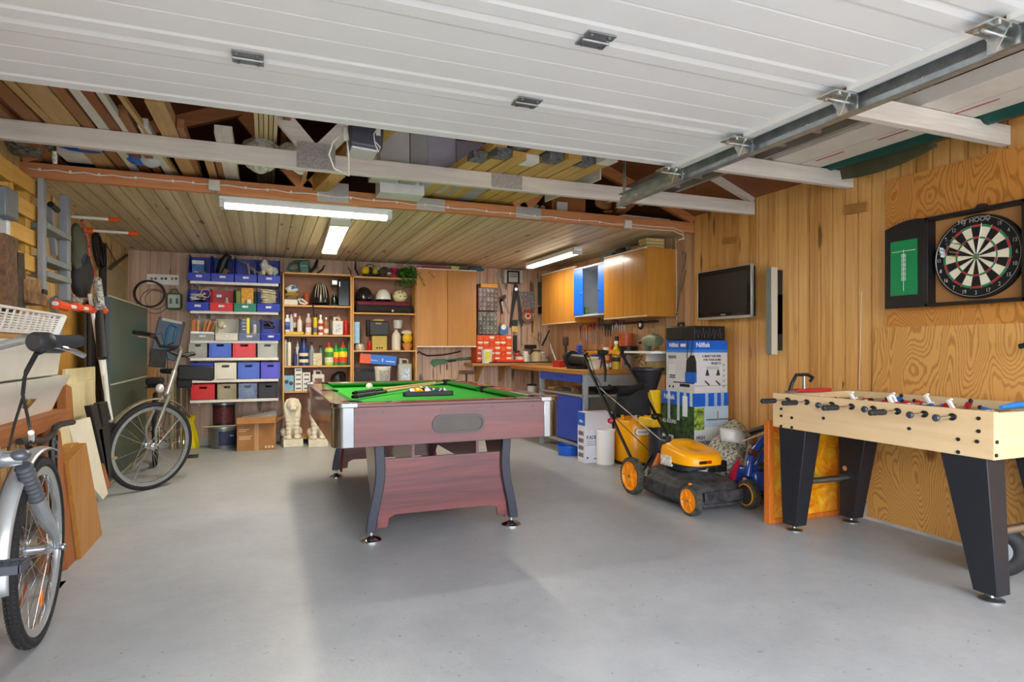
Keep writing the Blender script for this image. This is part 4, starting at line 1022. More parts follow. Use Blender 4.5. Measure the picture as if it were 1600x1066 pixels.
p = PZ(457, 699, 0); lion(p.x, p.y+.13, .08, 'seated white stone lion facing the room in front of the bookcase, left of the pair')
p = PZ(500, 699, 0); lion(p.x-.01, p.y+.13, -.05, 'seated white stone lion partly hidden behind the pool table corner')
BY0, BY1 = 7.48, 7.78
PINEX = W('#dba860', '#bf8944', 'X', .45); PINEZ = W('#dba860', '#bf8944', 'Z', .45); BACKB = M('#9a7360', .7, 0, .05)
def bz(y, px=500): return PY(px, y, BY0).z
zt1, zt2 = bz(427.5), bz(433.5, 600)
def bookcase(px0, px1, ztop, shelves, label):
    x0, x1 = PY(px0, 540, BY0).x, PY(px1, 540, BY0).x
    t = thing('bookcase', label, 'bookcase', group='pine bookcases')
    MB().bx(x0, x0+.018, BY0, BY1, 0, ztop).build('side_panel', PINEZ, t, bevel=.001, seg=1); MB().bx(x1-.018, x1, BY0, BY1, 0, ztop).build('side_panel', PINEZ, t, bevel=.001, seg=1)
    MB().bx(x0, x1, BY0, BY1, ztop-.016, ztop+.002).build('top_panel', PINEX, t, bevel=.001, seg=1)
    for z in shelves: MB().bx(x0+.018, x1-.018, BY0+.004, BY1-.01, z-.018, z).build('shelf', PINEX, t, bevel=.001, seg=1)
    MB().bx(x0+.018, x1-.018, BY1-.008, BY1-.002, .06, ztop-.016).build('back_panel', BACKB, t)
    return x0, x1
s1 = [bz(y) for y in (477.5, 523.5, 571.5, 610.5)]; s2 = [bz(y, 600) for y in (489, 547.5, 598)]
bookcase(441.5, 550, zt1, s1+[.08], 'pine bookcase of helmets and cleaning bottles, next to the bin shelves')
bookcase(550.5, 651.5, zt2, s2+[.40, .08], 'pine bookcase with helmets, left of the double wall cabinet')
YI = BY0+.09
def bx_at(px0, px1, y0, zsh, Y=YI, y1=None):
    a = PY(px0, y0, Y).x; b = PY(px1, y0, Y).x; m_ = (px0+px1)/2
    return a, b, zsh, PY(m_, y0, Y).z
def bt(px, pxw, ytop, zsh, body, cap, label, style='plain', band=None, Y=YI, grp='bottles in the left bookcase', **k):
    x = PY(px, ytop, Y).x; r = PY(px+pxw/2, ytop, Y).x-x; h = PY(px, ytop, Y).z-zsh
    return bottle(x, Y, zsh, r, h, body, cap, label, style, band, grp, **k)
z = s1[0]
x = PY(456, 445, YI).x; zt = PY(456, 441, YI).z
t = thing('clear_bag', 'clear bag of blue, white and ochre bits at the left of the upper shelf', 'bag')
blob((x, YI+.05, z+.19), (.075, .05, .045), M('#dfe7ec', .3, 0, .1, 30), '', 'contents', '', 2, .3, parent=t); blob((x+.02, YI+.035, z+.205), (.045, .04, .025), M('#2e86c9', .4), '', 'contents', '', 5, .3, parent=t)
blob((x, YI+.04, z+.125), (.08, .05, .028), M('#b3922f', .5, 0, .2, 40), '', 'contents', '', 7, .3, parent=t); blob((x-.01, YI+.06, z+.075), (.09, .07, .07), M('#6f6b60', .6, 0, .1), '', 'contents', '', 9, .25, parent=t)
a = bx_at(444, 465, 466, z, YI-.03); sbox(a[0], a[1], YI-.04, YI+.02, z+.003, z+.065, M('#ded9cd', .5), 'white narrow box lying at the left of the upper shelf', 'box', 'box', bevel=.004)
t = thing('carpenter_clamp', 'white open shoe-like visor next to the white narrow box', 'visor'); x = PY(473, 470, YI-.03).x
t.name = 'visor'
MB().tube([(x-.05, YI-.06, z+.07), (x-.01, YI-.06, z+.07), (x+.05, YI-.06, z+.02), (x+.02, YI-.06, z+.012), (x-.03, YI-.06, z+.03)], .011, 8, closed=True).build('visor_frame', WHITE, t); MB().box((x-.0, YI-.055, z+.038), (.06, .006, .03), (0, .5, 0)).build('lens', BLACK, t)
x = PY(479, 460, YI+.04).x; tag(MB().lathe([(.022, 0), (.033, .12), (.037, .12), (.037, .15), (.03, .155), (0, .15)], (x, YI+.06, z), 18).build('flowerpot', M('#b5562f', .7)), 'terracotta coloured pot behind the bicycle helmet', 'pot')
def helmet(px0, px1, y0, y1, Y, zsh, c1, c2, label, vents=True, z=None, tilt=0):
    a = PY(px0, y0, Y).x; b = PY(px1, y0, Y).x; zz = PY((px0+px1)/2, y0, Y).z; r = (b-a)/2; h = zz-zsh; xc = (a+b)/2
    t = thing('helmet', label, 'helmet', (xc, Y+r*.6, zsh), 0, 'helmets', rot=(0, 0, tilt))
    n = 24
    def f(u, v):
        th = 2*pi*u; ph = (pi/2)*v*1.0
        return (r*cos(th)*cos(ph)**.8, r*1.15*sin(th)*cos(ph)**.8, h*(.12+.88*sin(ph))) if v < .999 else (0, 0, h)
    MB().grid(f, n, 10).build('shell', M(c1, .25, 0, .02, coat=.4), t)
    MB().torus((0, 0, h*.12), (0,0,1), r*.99, .007, 30, 6).xf(Matrix.Diagonal((1, 1.15, 1, 1))).build('rim', BLACK, t)
    if vents:
        sb = MB()
        for k in (-1.6, -.8, 0, .8, 1.6):
            pts = [Vector((r*1.0*cos(-pi/2+k*.42)*cos(ph)**.8, r*1.15*sin(-pi/2+k*.42)*cos(ph)**.8, h*(.12+.88*sin(ph)))) for ph in (.25, .45, .65, .85, 1.0, 1.15, 1.3)]
            sb.tube(pts, [.002, .004, .006, .006, .006, .004, .002], 6)
        split(sb, 'stripe', M(c2, .4, .1, .03), t)
    return t
helmet(486, 516, 441, 474, YI-.03, s1[0], '#1b1c20', '#c9c4b4', 'black and silver bicycle helmet with long stripes, beside the black coffee machine')
t = thing('coffee_machine', 'black coffee machine with silver front strip in the bookcase', 'coffee machine')
a = bx_at(518, 547, 436, s1[0], YI-.04)
MB().bx(a[0]+.07, a[1]-.003, YI-.04, YI+.13, z, a[3]-.005).build('housing', BLACKG, t, bevel=.012); MB().bx(a[0], a[0]+.075, YI-.03, YI+.12, a[3]-.075, a[3]-.01).build('filter_head', STEEL, t, bevel=.01)
MB().bx(a[0], a[0]+.075, YI-.03, YI+.12, z, z+.02).build('hotplate', BLACK, t, bevel=.004); MB().lathe([(.028, 0), (.036, .03), (.035, .07), (.024, .11), (.026, .115)], (a[0]+.037, YI+.02, z+.022), 18).build('glass_jug', M('#1b1e24', .05, 0, 0, coat=1), t)
MB().bx(a[0]+.085, a[0]+.10, YI-.043, YI-.038, a[3]-.09, a[3]-.03).build('button_strip', STEEL, t, bevel=.002)
z = s1[1]
x = PY(460, 520, YI-.04).x; sbox(x-.10, x+.10, YI-.08, YI+.02, z, z+.035, M('#d9b54a', .7, 0, .1, 50), 'yellow scrubbing brush block at the left of the bottle shelf', 'scrubbing_brush', 'brush', bevel=.006)
x = PY(481, 521, YI-.04).x; sbox(x-.035, x+.035, YI-.07, YI, z, z+.022, M('#e0bd55', .8), 'small yellow sponge in front of the bottles', 'sponge', 'sponge', bevel=.004)
z += 0.0
bt(449, 8, 492, z+.036, '#e8e9ee', '#f2f2f2', 'white bottle with a blue label, leftmost on the bottle shelf', 'squat', ['#2a3f9c', '#5566c0'], YI-.01, neck=.5)
bt(455, 8, 487, z, '#c6d6e2', '#8f2b4a', 'pale blue bottle with a dark red cap behind the white one', 'plain', None, YI+.08)
bt(461, 6, 490, z, '#9a4a38', '#efe9e4', 'slim brown-red bottle with a white cap on the bottle shelf', 'spray', ['#6a2418', '#e0d2c8'], YI+.08)
bt(468, 8, 494, z+.036, '#dcd6cc', '#d9938c', 'cream bottle with a pink cap standing on the scrubbing brush', 'plain', None, YI-.03)
bt(482, 10, 490, z+.0, '#c9b7b2', '#cfcac6', 'pinkish grey bottle with a sloping shoulder and printed label', 'squat', ['#e6dedc', '#a87a84'], YI+.0)
bt(492.5, 6.5, 490, z, '#d9c019', '#24221c', 'yellow and grey spray can with a black cap', 'spray', ['#5b6a86', '#d9c019'], YI-.02, cat='can', name='spray_can')
bt(501, 8, 492, z, '#e9e6e0', '#f1efe8', 'white bottle with red print, right of the yellow spray can', 'plain', ['#b5413c', '#e6ddd6', '#b5413c'], YI-.02)
bt(509.5, 8, 496, z, '#b06a44', '#efe9e0', 'brown bottle with a white cap in the middle of the bottle shelf', 'plain', ['#e8dccb', '#a95e3c'], YI-.02)
bt(517, 5, 494, z, '#5a5654', '#2c2b2a', 'thin dark spray can behind the brown bottle', 'spray', None, YI+.06, cat='can', name='spray_can')
p = PY(529, 500, YI); canister(p.x-.01, YI+.02, z, .125, .09, .215, '#e2ddd0', '#e9e5d9', 'white canister with a blue flame print on the bottle shelf', lab='#cfd3e2')
bt(529, 8, 493, z, '#dcc391', '#b58a4a', 'beige bottle behind the white canister', 'plain', None, YI+.10)
bt(540.5, 7.5, 501, z, '#b21f1b', '#c62a22', 'short red can at the right end of the bottle shelf', 'spray', None, YI+.0, cat='can', name='can')
tag(MB().tube([(PY(489, 475, YI-.07).x, YI-.09, s1[0]+.01), (PY(489, 483, YI-.07).x, YI-.10, s1[0]-.04), (PY(491, 489, YI-.07).x, YI-.10, s1[0]-.10)], [.009, .007, .006], 8).build('strap', BLACK), 'black strap hanging down from the bicycle helmet', 'strap')
z = s1[2]
bt(446.5, 6, 531, z, '#b9bdb8', '#d5d8d2', 'grey translucent tube bottle at the far left of the detergent shelf', 'spray', None, YI+.03)
bt(452, 6, 527, z, '#e6e4d8', '#3b3b3a', 'tall white tube with a black top on the detergent shelf', 'spray', None, YI-.02)
bt(465, 7, 533, z, '#d9dadb', '#eceded', 'white pointed bottle behind the blue detergent', 'squeeze', None, YI+.08)
bt(461, 6, 545, z, '#22346e', '#1d2a55', 'dark blue bottle squeezed in left of the large detergent', 'plain', None, YI+.02)
bt(474.5, 15, 529, z, '#243a80', '#17171b', 'large blue detergent bottle with a black cap and cream emblem', 'plain', ['#e6dcc0', '#1c2450', '#e3d7b4', '#243a80'], YI-.0, neck=.5)
bt(487, 9, 535, z, '#8a9aa6', '#2b2b30', 'grey-blue bottle right of the large detergent', 'plain', None, YI+.04)
bt(501, 8, 540, z, '#5f8b86', '#2f3b3f', 'teal bottle with a dark cap behind the cream packet', 'plain', None, YI+.1)
a = bx_at(489, 503, 552, z, YI-.02); carton(a[0], a[1], YI-.02, YI+.06, z, a[3], M('#cfc6a6', .6, 0, .25, 50), 'cream flowery packet between the detergent bottles')
bt(514, 14, 535, z, '#b6d84a', '#c23a3a', 'lime green plant food bottle with a red spout, leftmost of three', 'squeeze', ['#d9d9c0', '#4f8a3a'], YI-.02)
bt(525, 8.5, 535.5, z, '#2f9a4a', '#2f9a4a', 'green plant food bottle with a yellow label, middle of three', 'squeeze', ['#d84a30', '#f1d22a'], YI-.0)
bt(536, 14, 534, z, '#1f9a3c', '#c8322e', 'green plant food bottle with a yellow and red label, rightmost of three', 'squeeze', ['#d8412c', '#f3da2a'], YI-.02)
bt(545, 8, 529, z, '#2d4a46', '#233634', 'dark green-grey bottle at the right end of the detergent shelf', 'plain', None, YI+.03)
z = s1[3]
a = bx_at(443.5, 459, 587, z, YI-.05); carton(a[0], a[1], YI-.05, YI+.02, z, a[3], M('#7fb2cc', .5, 0, .1, 20), 'pale blue carton with two round dark discs printed on it', extra=lambda t, w, d, h: [MB().cyl((sx*w*.45, -d-.002, h*zz), (sx*w*.45, -d, h*zz), w*.42, n=20, m=0).build('printed_disc', M('#37444f', .5, 0, .2, 60), t) for sx, zz in ((-1, .6), (1, .5))])
SB = M('#e3e2df', .6, 0, .05, 30)
for c, (q0, q1) in enumerate(((460.5, 472), (473, 485))):
    for r_ in range(5 if c == 0 else 4):
        y_ = 609.5-7.2*(r_+1)
        a = bx_at(q0, q1, y_, 0, YI-.05); b_ = bx_at(q0, q1, y_+7, 0, YI-.05)
        carton(a[0], a[1], YI-.05, YI+.06, z+.0525*r_, z+.0525*(r_+1)-.001, SB, 'small white printed box, %s of the %s stack beside the pale blue carton' % (['bottom', 'second', 'middle', 'fourth', 'top'][r_], ['left', 'right'][c]), grp='stacked small white boxes',
               extra=lambda t, w, d, h: MB().bx(-w*.7, w*.7, -d-.001, -d, h*.35, h*.7).build('print_line', M('#70757c', .6, 0, .3, 80), t))
p = PY(497, 600, YI); canister(p.x, YI+.0, z, .14, .10, .235, '#cfd0cb', '#d8d6cf', 'off-white canister with a dark red label on the lowest visible shelf', lab='#8a5a52')
blob((PY(530, 595, YI).x, YI+.06, z+.10), (.09, .06, .11), BLACK, 'black bag slumped at the right of the lowest visible shelf', 'black_bag', 'bag', 5, .3)
z = s2[0]
a = bx_at(556, 645, 468, z, YI-.02)
t = thing('duffel_bag', 'dark duffel bag with a maroon top lying under the row of helmets', 'bag')
MB().bx(a[0], a[1], YI-.05, YI+.13, z, z+.10).build('bag_body', M('#23211f', .8, 0, .15, 20), t, bevel=.035, seg=4); MB().bx(a[0]+.01, a[1]-.03, YI-.04, YI+.12, z+.085, z+.145).build('maroon_cover', M('#6f1f38', .7, 0, .12, 20), t, bevel=.025, seg=4)
MB().cyl(((a[0]+a[1])/2+.09, YI-.055, z+.03), ((a[0]+a[1])/2+.09, YI-.04, z+.03), .014, n=12).build('snap', M('#c9b68a', .4), t)
zz = z+.142
helmet(556, 584, 448, 467, YI-.02, zz, '#17191c', '#c9c9c6', 'black helmet with a white face mark, left on the maroon bag', False)
hh = helmet(588, 612, 451, 467, YI-.02, zz, '#e3e3df', '#3f6ab0', 'white helmet with thin blue stripes, middle on the maroon bag', False)
MB().tube([(.02, -.098, .03), (.03, -.085, .06), (.035, -.04, .10), (.03, .0, .118)], .003, 6).build('stripe', M('#3a66b8', .4), hh)
xh = PY(627, 457, YI-.02).x; t = thing('helmet', 'cream helmet with dark dots, right on the maroon bag', 'helmet', group='helmets')
MB().sph((xh, YI+.06, zz+.075), (.092, .09, .082), 24, 0, 14).build('shell', M('#ddd6a6', .4, 0, .03), t)
d_ = MB()
for k in range(26):
    a1, a2 = R.uniform(0, 2*pi), R.uniform(-.6, 1.2); c = Vector((cos(a1)*cos(a2)*.092, sin(a1)*cos(a2)*.09, sin(a2)*.082)); d_.sph(Vector((xh, YI+.06, zz+.075))+c*.985, .008, 8, 0, 5)
split(d_, 'dot', M('#3d4436', .5, 0, 0), t)
z = s2[1]
a = bx_at(553, 562.5, 503, z, YI-.03); carton(a[0], a[1], YI-.0, YI+.07, z+.085, a[3], M('#8fc6e0', .4, 0, .06, 20), 'tall light blue carton standing on a round tin')
x = PY(563, 541, YI).x; tag(MB().lathe([(.055, 0), (.06, .03), (.05, .07), (.025, .083), (0, .084)], (x, YI+.03, z), 24).build('round_tin', M('#bdb6a6', .35, .2, .2, 30)), 'round silvery tin under the light blue carton', 'tin')
bt(577, 7, 533, z, '#b71f1d', '#c42a22', 'short red can left of the tan battery box', 'spray', None, YI+.0, cat='can', name='can', grp='bottles in the right bookcase')
a = bx_at(581.5, 604.5, 525, z, YI-.03); c = carton(a[0], a[1], YI-.03, YI+.09, z, a[3], M('#b9a24c', .5, 0, .05), 'tan box with three round controls under the black lunch box')
for k in (-1, 0, 1): MB().cyl((k*.03, -.062, .028), (k*.03, -.058, .028), .011, n=12).build('knob', BLACK, c)
zb = a[3]; a = bx_at(576, 608, 502, zb, YI-.05)
t = thing('lunch_box', 'black boxy case with a side grip stacked on the tan box', 'case')
MB().bx(a[0]+.01, a[1], YI-.05, YI+.1, zb+.005, a[3]).build('case_body', M('#26282a', .45, 0, .06), t, bevel=.012); MB().bx(a[0]-.02, a[0]+.015, YI-.04, YI+.06, zb-.01, a[3]+.015).build('side_grip', BLACK, t, bevel=.015, seg=3)
MB().bx((a[0]+a[1])/2-.04, (a[0]+a[1])/2+.03, YI-.053, YI-.049, a[3]-.035, a[3]-.02).build('clasp', GREYP, t, bevel=.002)
blob(((a[0]+a[1])/2+.01, YI+.04, a[3]+.012), (.075, .05, .02), M('#c4ad5a', .7), 'folded yellowish cloth lying on the black boxy case', 'cloth', 'cloth', 3, .15)
bt(619, 14, 511, z, '#d9d2c0', None, 'tall cream plastic jar in the right bookcase', 'plain', None, YI+.04, grp='bottles in the right bookcase', cat='jar', name='jar')
x = PY(624, 505, YI).x; zj = PY(624, 513, YI).z; tag(MB().lathe([(.05, 0), (.058, .07), (.06, .10), (.055, .105)], (x, YI+.1, zj), 20).build('plastic_cup', M('#cfd0cc', .3, 0, .05)), 'silvery upturned cup on top behind the tall cream jar', 'cup')
x = PY(637, 540, YI).x; tag(MB().lathe([(0, .001), (.035, 0), (.058, .05), (.062, .085), (.056, .083), (.05, .045), (.03, .01), (0, .01)], (x, YI+.02, z), 24).build('bowl', M('#d08a4c', .5)), 'orange-brown bowl under the yellow knee pad', 'bowl')
t = thing('knee_pads', 'yellow and white knee pad with black straps resting on the bowl', 'pad')
MB().sph((x-.0, YI+.02, z+.145), (.062, .05, .07), 20).build('pad', M('#e5b51d', .45, 0, .02), t); MB().sph((x-.005, YI+.04, z+.215), (.068, .05, .035), 20).build('pad', M('#e0dcc4', .5), t)
MB().torus((x-.05, YI+.02, z+.15), (.3, 1, 0), .05, .012, 24, 8).build('strap', BLACK, t)
z = s2[2]
a = bx_at(552, 588, 571, z, YI-.02)
t = thing('plastic_crate', 'black latticed plastic crate at the left of the lower shelf', 'crate')
h = MB(); h.bx(a[0], a[1], YI-.02, YI+.16, z, z+.13); h.bx(a[0], a[1], YI-.02, YI-.01, z+.165, z+.185)
for k in range(9): xx = a[0]+(a[1]-a[0])*k/8; h.bx(xx-.004, xx+.004, YI-.02, YI-.01, z+.13, z+.17)
h.bx(a[0], a[0]+.006, YI-.02, YI+.16, z, z+.185); h.bx(a[1]-.006, a[1], YI-.02, YI+.16, z, z+.185); h.build('crate_body', BLACK, t)
a = bx_at(562, 621, 555, z, YI-.03); c = PY(591, 562, YI-.03)
t = thing('charger_box', 'long orange and blue carton lying tilted across the crate and white bucket', 'box', (c.x, YI-.0, c.z), rot=(0, .09, 0))
w = (a[1]-a[0])/2*.97; MB().bx(-w, w, -.05, .05, -.056, .056).build('carton_body', M('#1f6fd0', .4, 0, .04), t, bevel=.002)
MB().bx(-w-.001, -w+.125, -.0515, .0515, -.057, .057).build('orange_end', M('#e8571f', .4, 0, .05, 30), t)
for k in range(4): MB().bx(-w+.022+.026*k, -w+.03+.026*k, -.0525, -.0515, -.045, .045).build('grey_stripe', M('#c46a58', .5), t)
text('E', .05, (.05, -.0515, -.005), FRONT, WHITE, t); text('Service', .03, (-.05, -.0515, -.012), FRONT, WHITE, t)
MB().bx(.09, w-.02, -.0515, -.05, -.018, -.008).build('print_line', WHITE, t)
p = PY(598, 590, YI-.02); bucket(p.x, YI-.01, z-.02, .098, PY(598, 573.5, YI-.02).z-z+.02, M('#dcdacf', .45, 0, .03), 'white plastic bucket under the orange and blue carton', lid=M('#e6e4da', .4), lab=(M('#a9aaa2', .6, 0, .25, 60), 1.4, .1), name='plastic_bucket')
p = PY(632.5, 590, YI-.02); canister(p.x, YI-.0, z-.02, .17, .11, PY(632, 560, YI).z-z+.02, M('#a7a69a', .2, 0, .04), '#b9b9ae', 'clear greyish canister with a blue and white label at the right', lab='#c3d0dc')
z = zt1+.003
t = thing('garden_trimmer', 'teal electric trimmer with a looped grip on top of the left bookcase', 'trimmer'); x0 = PY(449, 425, YI).x; x1 = PY(483, 425, YI).x; zt = PY(465, 406, YI).z
GRN = M('#17685c', .4, 0, .03)
MB().prism([(x1-.10, z), (x1, z), (x1+.005, zt-.0), (x1-.08, zt), (x1-.12, zt-.04)], 'Y', YI-.0, YI+.09).build('motor_case', GRN, t, bevel=.012, seg=3)
MB().tube([(x1-.10, YI+.045, z+.04), (x0+.06, YI+.045, z+.02), (x0+.005, YI+.045, z+.05), (x0+.03, YI+.045, zt-.05), (x0+.10, YI+.045, zt-.015), (x1-.06, YI+.045, zt-.015)], .016, 10).build('handle', GRN, t)
MB().bx(x0-.08, x1+.08, YI+.03, YI+.06, z, z+.012).build('blade', BLACK, t); text('BOSCH', .025, (x1-.055, YI-.002, (z+zt)/2+.01), FRONT, WHITE, t, sx=.8)
for k, (q, lab) in enumerate(((((484, 425), (497, 405)), 'thick dark rubber-coated bar leaning beside the teal trimmer'), (((496, 426), (508, 413)), 'slimmer dark bar leaning right of the thick one'), (((549, 426), (545, 416)), 'short dark antenna, left of the curved black one'), (((561, 428), (557, 407)), 'curved black arm standing left of the yellow ear defenders'))):
    a, b_ = PY(*q[0], YI), PY(*q[1], YI); r_ = (.02, .012, .007, .014)[k]
    tag(MB().tube([(a.x, YI+.05, z+.012), ((a.x+b_.x)/2+(.015 if k != 3 else -.02), YI+.06, (z+b_.z)/2), (b_.x, YI+.08, b_.z)], [r_*.8, r_, r_*.6], 10).build(['pry_bar', 'pry_bar', 'antenna', 'gripper_tool'][k], BLACK), lab, ['bar', 'bar', 'antenna', 'tool'][k])
z2 = zt2+.003
t = thing('ear_defenders', 'yellow ear defenders with a black band on top of the bookcases', 'ear defenders')
a = PY(572, 415, YI); b_ = PY(587, 416, YI)
MB().sph((a.x, YI+.05, z2+.085), (.052, .045, .055), 18).build('ear_cup', M('#e8c416', .35, 0, .02), t); MB().sph((b_.x, YI+.05, z2+.085), (.035, .045, .055), 18).build('ear_cup', M('#b9ac3f', .4, 0, .02), t)
MB().sph(((a.x+b_.x)/2, YI+.05, z2+.085), (.022, .04, .05), 14).build('cushion', BLACK, t)
MB().tube([((a.x+b_.x)/2+.06*cos(q), YI+.05, z2+.115+.05*sin(q)) for q in [pi*j/8 for j in range(9)]], .005, 6).build('headband', BLACK, t)
heap((PY(580, 428, YI).x, YI-.01, z2+.022), (.13, .05, .016), 22, .005, BLACK, 'dark cables lying in front of the ear defenders', 'cable_tangle', 'cable', 22)
x = PY(594, 409, YI).x; blob((x-.01, YI+.11, z2+.12), (.035, .03, .03), M('#cfcdc2', .5), 'pale rounded lump behind the ear defenders', 'cap', 'cap', 3, .2)
x = PY(602, 422, YI).x; blob((x, YI+.05, z2+.07), (.07, .05, .07), M('#4a4a34', .7, 0, .3, 20), 'olive camouflage cap beside the ear defenders', 'camouflage_cap', 'cap', 5, .2)
x = PY(607, 424, YI).x; t = thing('toy_car', 'small brown and white model car on the bookcase top', 'toy'); MB().bx(x-.04, x+.04, YI-.05, YI+.0, z2+.012, z2+.045).build('body', M('#7c3420', .3), t, bevel=.01); MB().bx(x-.02, x+.025, YI-.045, YI-.005, z2+.045, z2+.065).build('cabin', WHITE, t, bevel=.008)
for sx_ in (-.025, .025): MB().cyl((x+sx_, YI-.055, z2+.014), (x+sx_, YI+.005, z2+.014), .014, n=14).build('wheel', BLACK, t)
x = PY(617, 424, YI).x
t = thing('toy_stand', 'red and pink plastic stand beside the trailing plant', 'toy'); RP = M('#b32a4c', .4, 0, .05)
MB().lathe([(.055, 0), (.05, .04), (.025, .05), (.02, .08), (.045, .10), (.05, .12), (0, .125)], (x, YI+.03, z2), 20).build('stand', RP, t); MB().bx(x-.05, x+.05, YI+.0, YI+.06, z2+.125, z2+.135).build('plate', M('#cf7a96', .4), t)
t = thing('trailing_plant', 'bushy green trailing plant hanging over the corner of the right bookcase', 'plant')
x = PY(641, 425, YI-.0).x
MB().lathe([(.04, 0), (.05, .06), (.045, .06), (0, .055)], (x, YI+.06, z2), 16).build('pot', M('#4f3b28', .7), t)
lm = MB(); rn = random.Random(9)
def leaf(p, d, s, m):
    d = d.normalized(); sd = d.cross(Vector((rn.uniform(-1,1), rn.uniform(-1,1), rn.uniform(-.2,1)))).normalized()
    lm.add([p, p+d*s*.5+sd*s*.3, p+d*s, p+d*s*.5-sd*s*.3], [(0,1,2,3)], m)
st = MB()
for k in range(90):
    a = rn.uniform(0, 2*pi); L = rn.uniform(.10, .22); q = Vector((x, YI+.04, z2+.07)); v = Vector((cos(a)*.6, sin(a)*.45-.15, rn.uniform(.2, 1.2))); pts = [q.copy()]
    right = rn.random() < .35
    for j in range(9):
        v = v+Vector((.05 if right else 0, -.03, -.26)); q = q+v.normalized()*L/7*(1.5 if right else 1); pts.append(q.copy())
        for _ in range(4): leaf(q+Vector((rn.uniform(-.01,.01),)*3), Vector((rn.uniform(-1,1), rn.uniform(-1,.6), rn.uniform(-1,.6))), rn.uniform(.016, .03), rn.choice((0,0,1,2)))
    if q.z < zt1-.25: pass
    st.tube(pts, .0015, 4)
st.build('stems', M('#31501f', .7), t); lm.build('leaves', [M('#2c6a1c', .5), M('#1f4f14', .5), M('#57933a', .5)], t, smooth=False)
OAK = W('#c88a3a', '#b0741f', 'Z', .35, .6, bmp=.03); OAK2 = W('#bd8234', '#a96e1e', 'Z', .35, .6, bmp=.03)
CYF = 7.45
a = PY(651, 480, CYF).x; b_ = PY(699.5, 480, CYF).x; c_ = PY(744.5, 480, CYF).x; z0 = PY(698, 542, CYF).z; z1 = PY(698, 421, CYF).z
t = thing('wall_cabinet', 'two-door orange-brown wall cabinet on the back wall beside the bookcase', 'cabinet', group='orange-brown wall cabinets')
MB().bx(a, c_, CYF+.018, WB, z0, z1).build('cabinet_body', M('#c9b59a', .6), t)
for u, v, m_ in ((a, b_, OAK), (b_, c_, OAK2)): MB().bx(u+.002, v-.002, CYF, CYF+.018, z0+.012, z1-.012).build('door', m_, t, bevel=.0015, seg=1)
MB().bx(a, c_, CYF-.002, CYF+.02, z0-.004, z0+.010).build('bottom_edge', CREAM, t); MB().bx(a, c_, CYF-.002, CYF+.02, z1-.010, z1+.004).build('top_edge', CREAM, t)
zc = z1+.006
def lying(px0, px1, py, r_, c, lab, name, cat, tip=None, Y=7.55):
    p, q = PY(px0, py, Y), PY(px1, py, Y); t = thing(name, lab, cat)
    MB().tube([(p.x, Y, zc+r_), (p.x+(q.x-p.x)*.75, Y+.01, zc+r_), (q.x, Y+.01, zc+r_*.8)], [r_, r_, r_*.4], 12).build('body', M(c, .35, 0, .05), t)
    if tip: MB().tube([(q.x-.012, Y+.01, zc+r_*.8), (q.x+.02, Y+.01, zc+r_*.8)], r_*.5, 8).build('cap', M(tip, .4), t)
lying(652, 668, 417, .020, '#d76a9a', 'pink bottle lying on the double wall cabinet, leftmost', 'bottle', 'bottle', '#f0c8d8')
lying(660, 706, 418, .018, '#a83a58', 'long crimson tube lying along the double wall cabinet', 'tube', 'tube', Y=7.52)
lying(704, 722, 416, .028, '#d9cf8a', 'pale yellow bottle lying on the double wall cabinet', 'bottle', 'bottle', '#2c2c2c')
lying(716, 734, 418, .022, '#2f5a38', 'dark green bottle lying near the right of the double cabinet', 'bottle', 'bottle')
lying(732, 757, 421, .028, '#2f5f7a', 'blue-grey bag overhanging the right end of the double cabinet', 'rolled_bag', 'bag', Y=7.53)
YT = WB-.012
def wx(px, py, d=0): p = PY(px, py, YT-d); return Vector((p.x, YT-d, p.z))
def wtube(pts, r, mat, name, lab, cat, d=.015, **k): return tag(MB().tube([wx(a, b, d) for a, b in pts], r, 8).build(name, mat, **k), lab, cat)
wtube([(651, 553), (655, 549.5), (660, 553), (668, 556), (690, 555), (708, 552), (720, 549)], .009, M('#3b2520', .4, .4), 'crowbar', 'dark crowbar hung under the double wall cabinet', 'crowbar')
t = thing('pipe_wrench', 'big green pipe wrench hung on the wall under the crowbar', 'wrench'); G_ = M('#4d7a55', .45, .2, .06)
MB().tube([wx(690, 565), wx(715, 562), wx(736, 560)], [.012, .016, .02], 8).build('handle', G_, t)
MB().prism([(wx(672, 565).x, wx(672, 567).z), (wx(676, 561).x, wx(676, 561.5).z), (wx(695, 562).x, wx(695, 561).z), (wx(697, 568).x, wx(697, 568).z), (wx(682, 570).x, wx(682, 569.5).z), (wx(678, 573).x, wx(678, 574).z)], 'Y', YT-.03, YT-.005).build('jaw', G_, t, bevel=.003)
MB().cyl(wx(700, 564.5, .0), wx(712, 563, .0), .016, n=10).build('adjusting_nut', M('#2f3b33', .4, .5), t)
t = thing('mallet', 'wooden mallet hung head-up on the back wall beyond the pool table', 'mallet')
MB().cyl(wx(718, 581.5, .04), wx(740, 582, .04), .022, n=16).build('head', M('#6f5a41', .6), t); MB().cyl(wx(729, 584, .04), wx(729, 603, .04), .009, n=10).build('handle', M('#2d2622', .6), t)
t = thing('hook_rail', 'white coat hook rail with coloured round hooks on the back wall', 'hook rail')
a, b_ = wx(229, 428), wx(280, 446); MB().prism([(wx(229, 428).x, wx(229, 428).z), (wx(280, 430).x, wx(280, 430).z), (wx(280, 446.5).x, wx(280, 446.5).z), (wx(229, 444).x, wx(229, 444).z)], 'Y', YT-.012, YT+.01).build('board', WHITE, t, bevel=.002)
for px, c in ((237, '#c4604a'), (243, '#b8502c'), (253, '#5f7f5a'), (259, '#4c4c3c'), (269, '#b8863a'), (275, '#8f7a34')): p = wx(px, 435.5, .012); MB().sph(p, .014, 12).build('hook', M(c, .4), t)
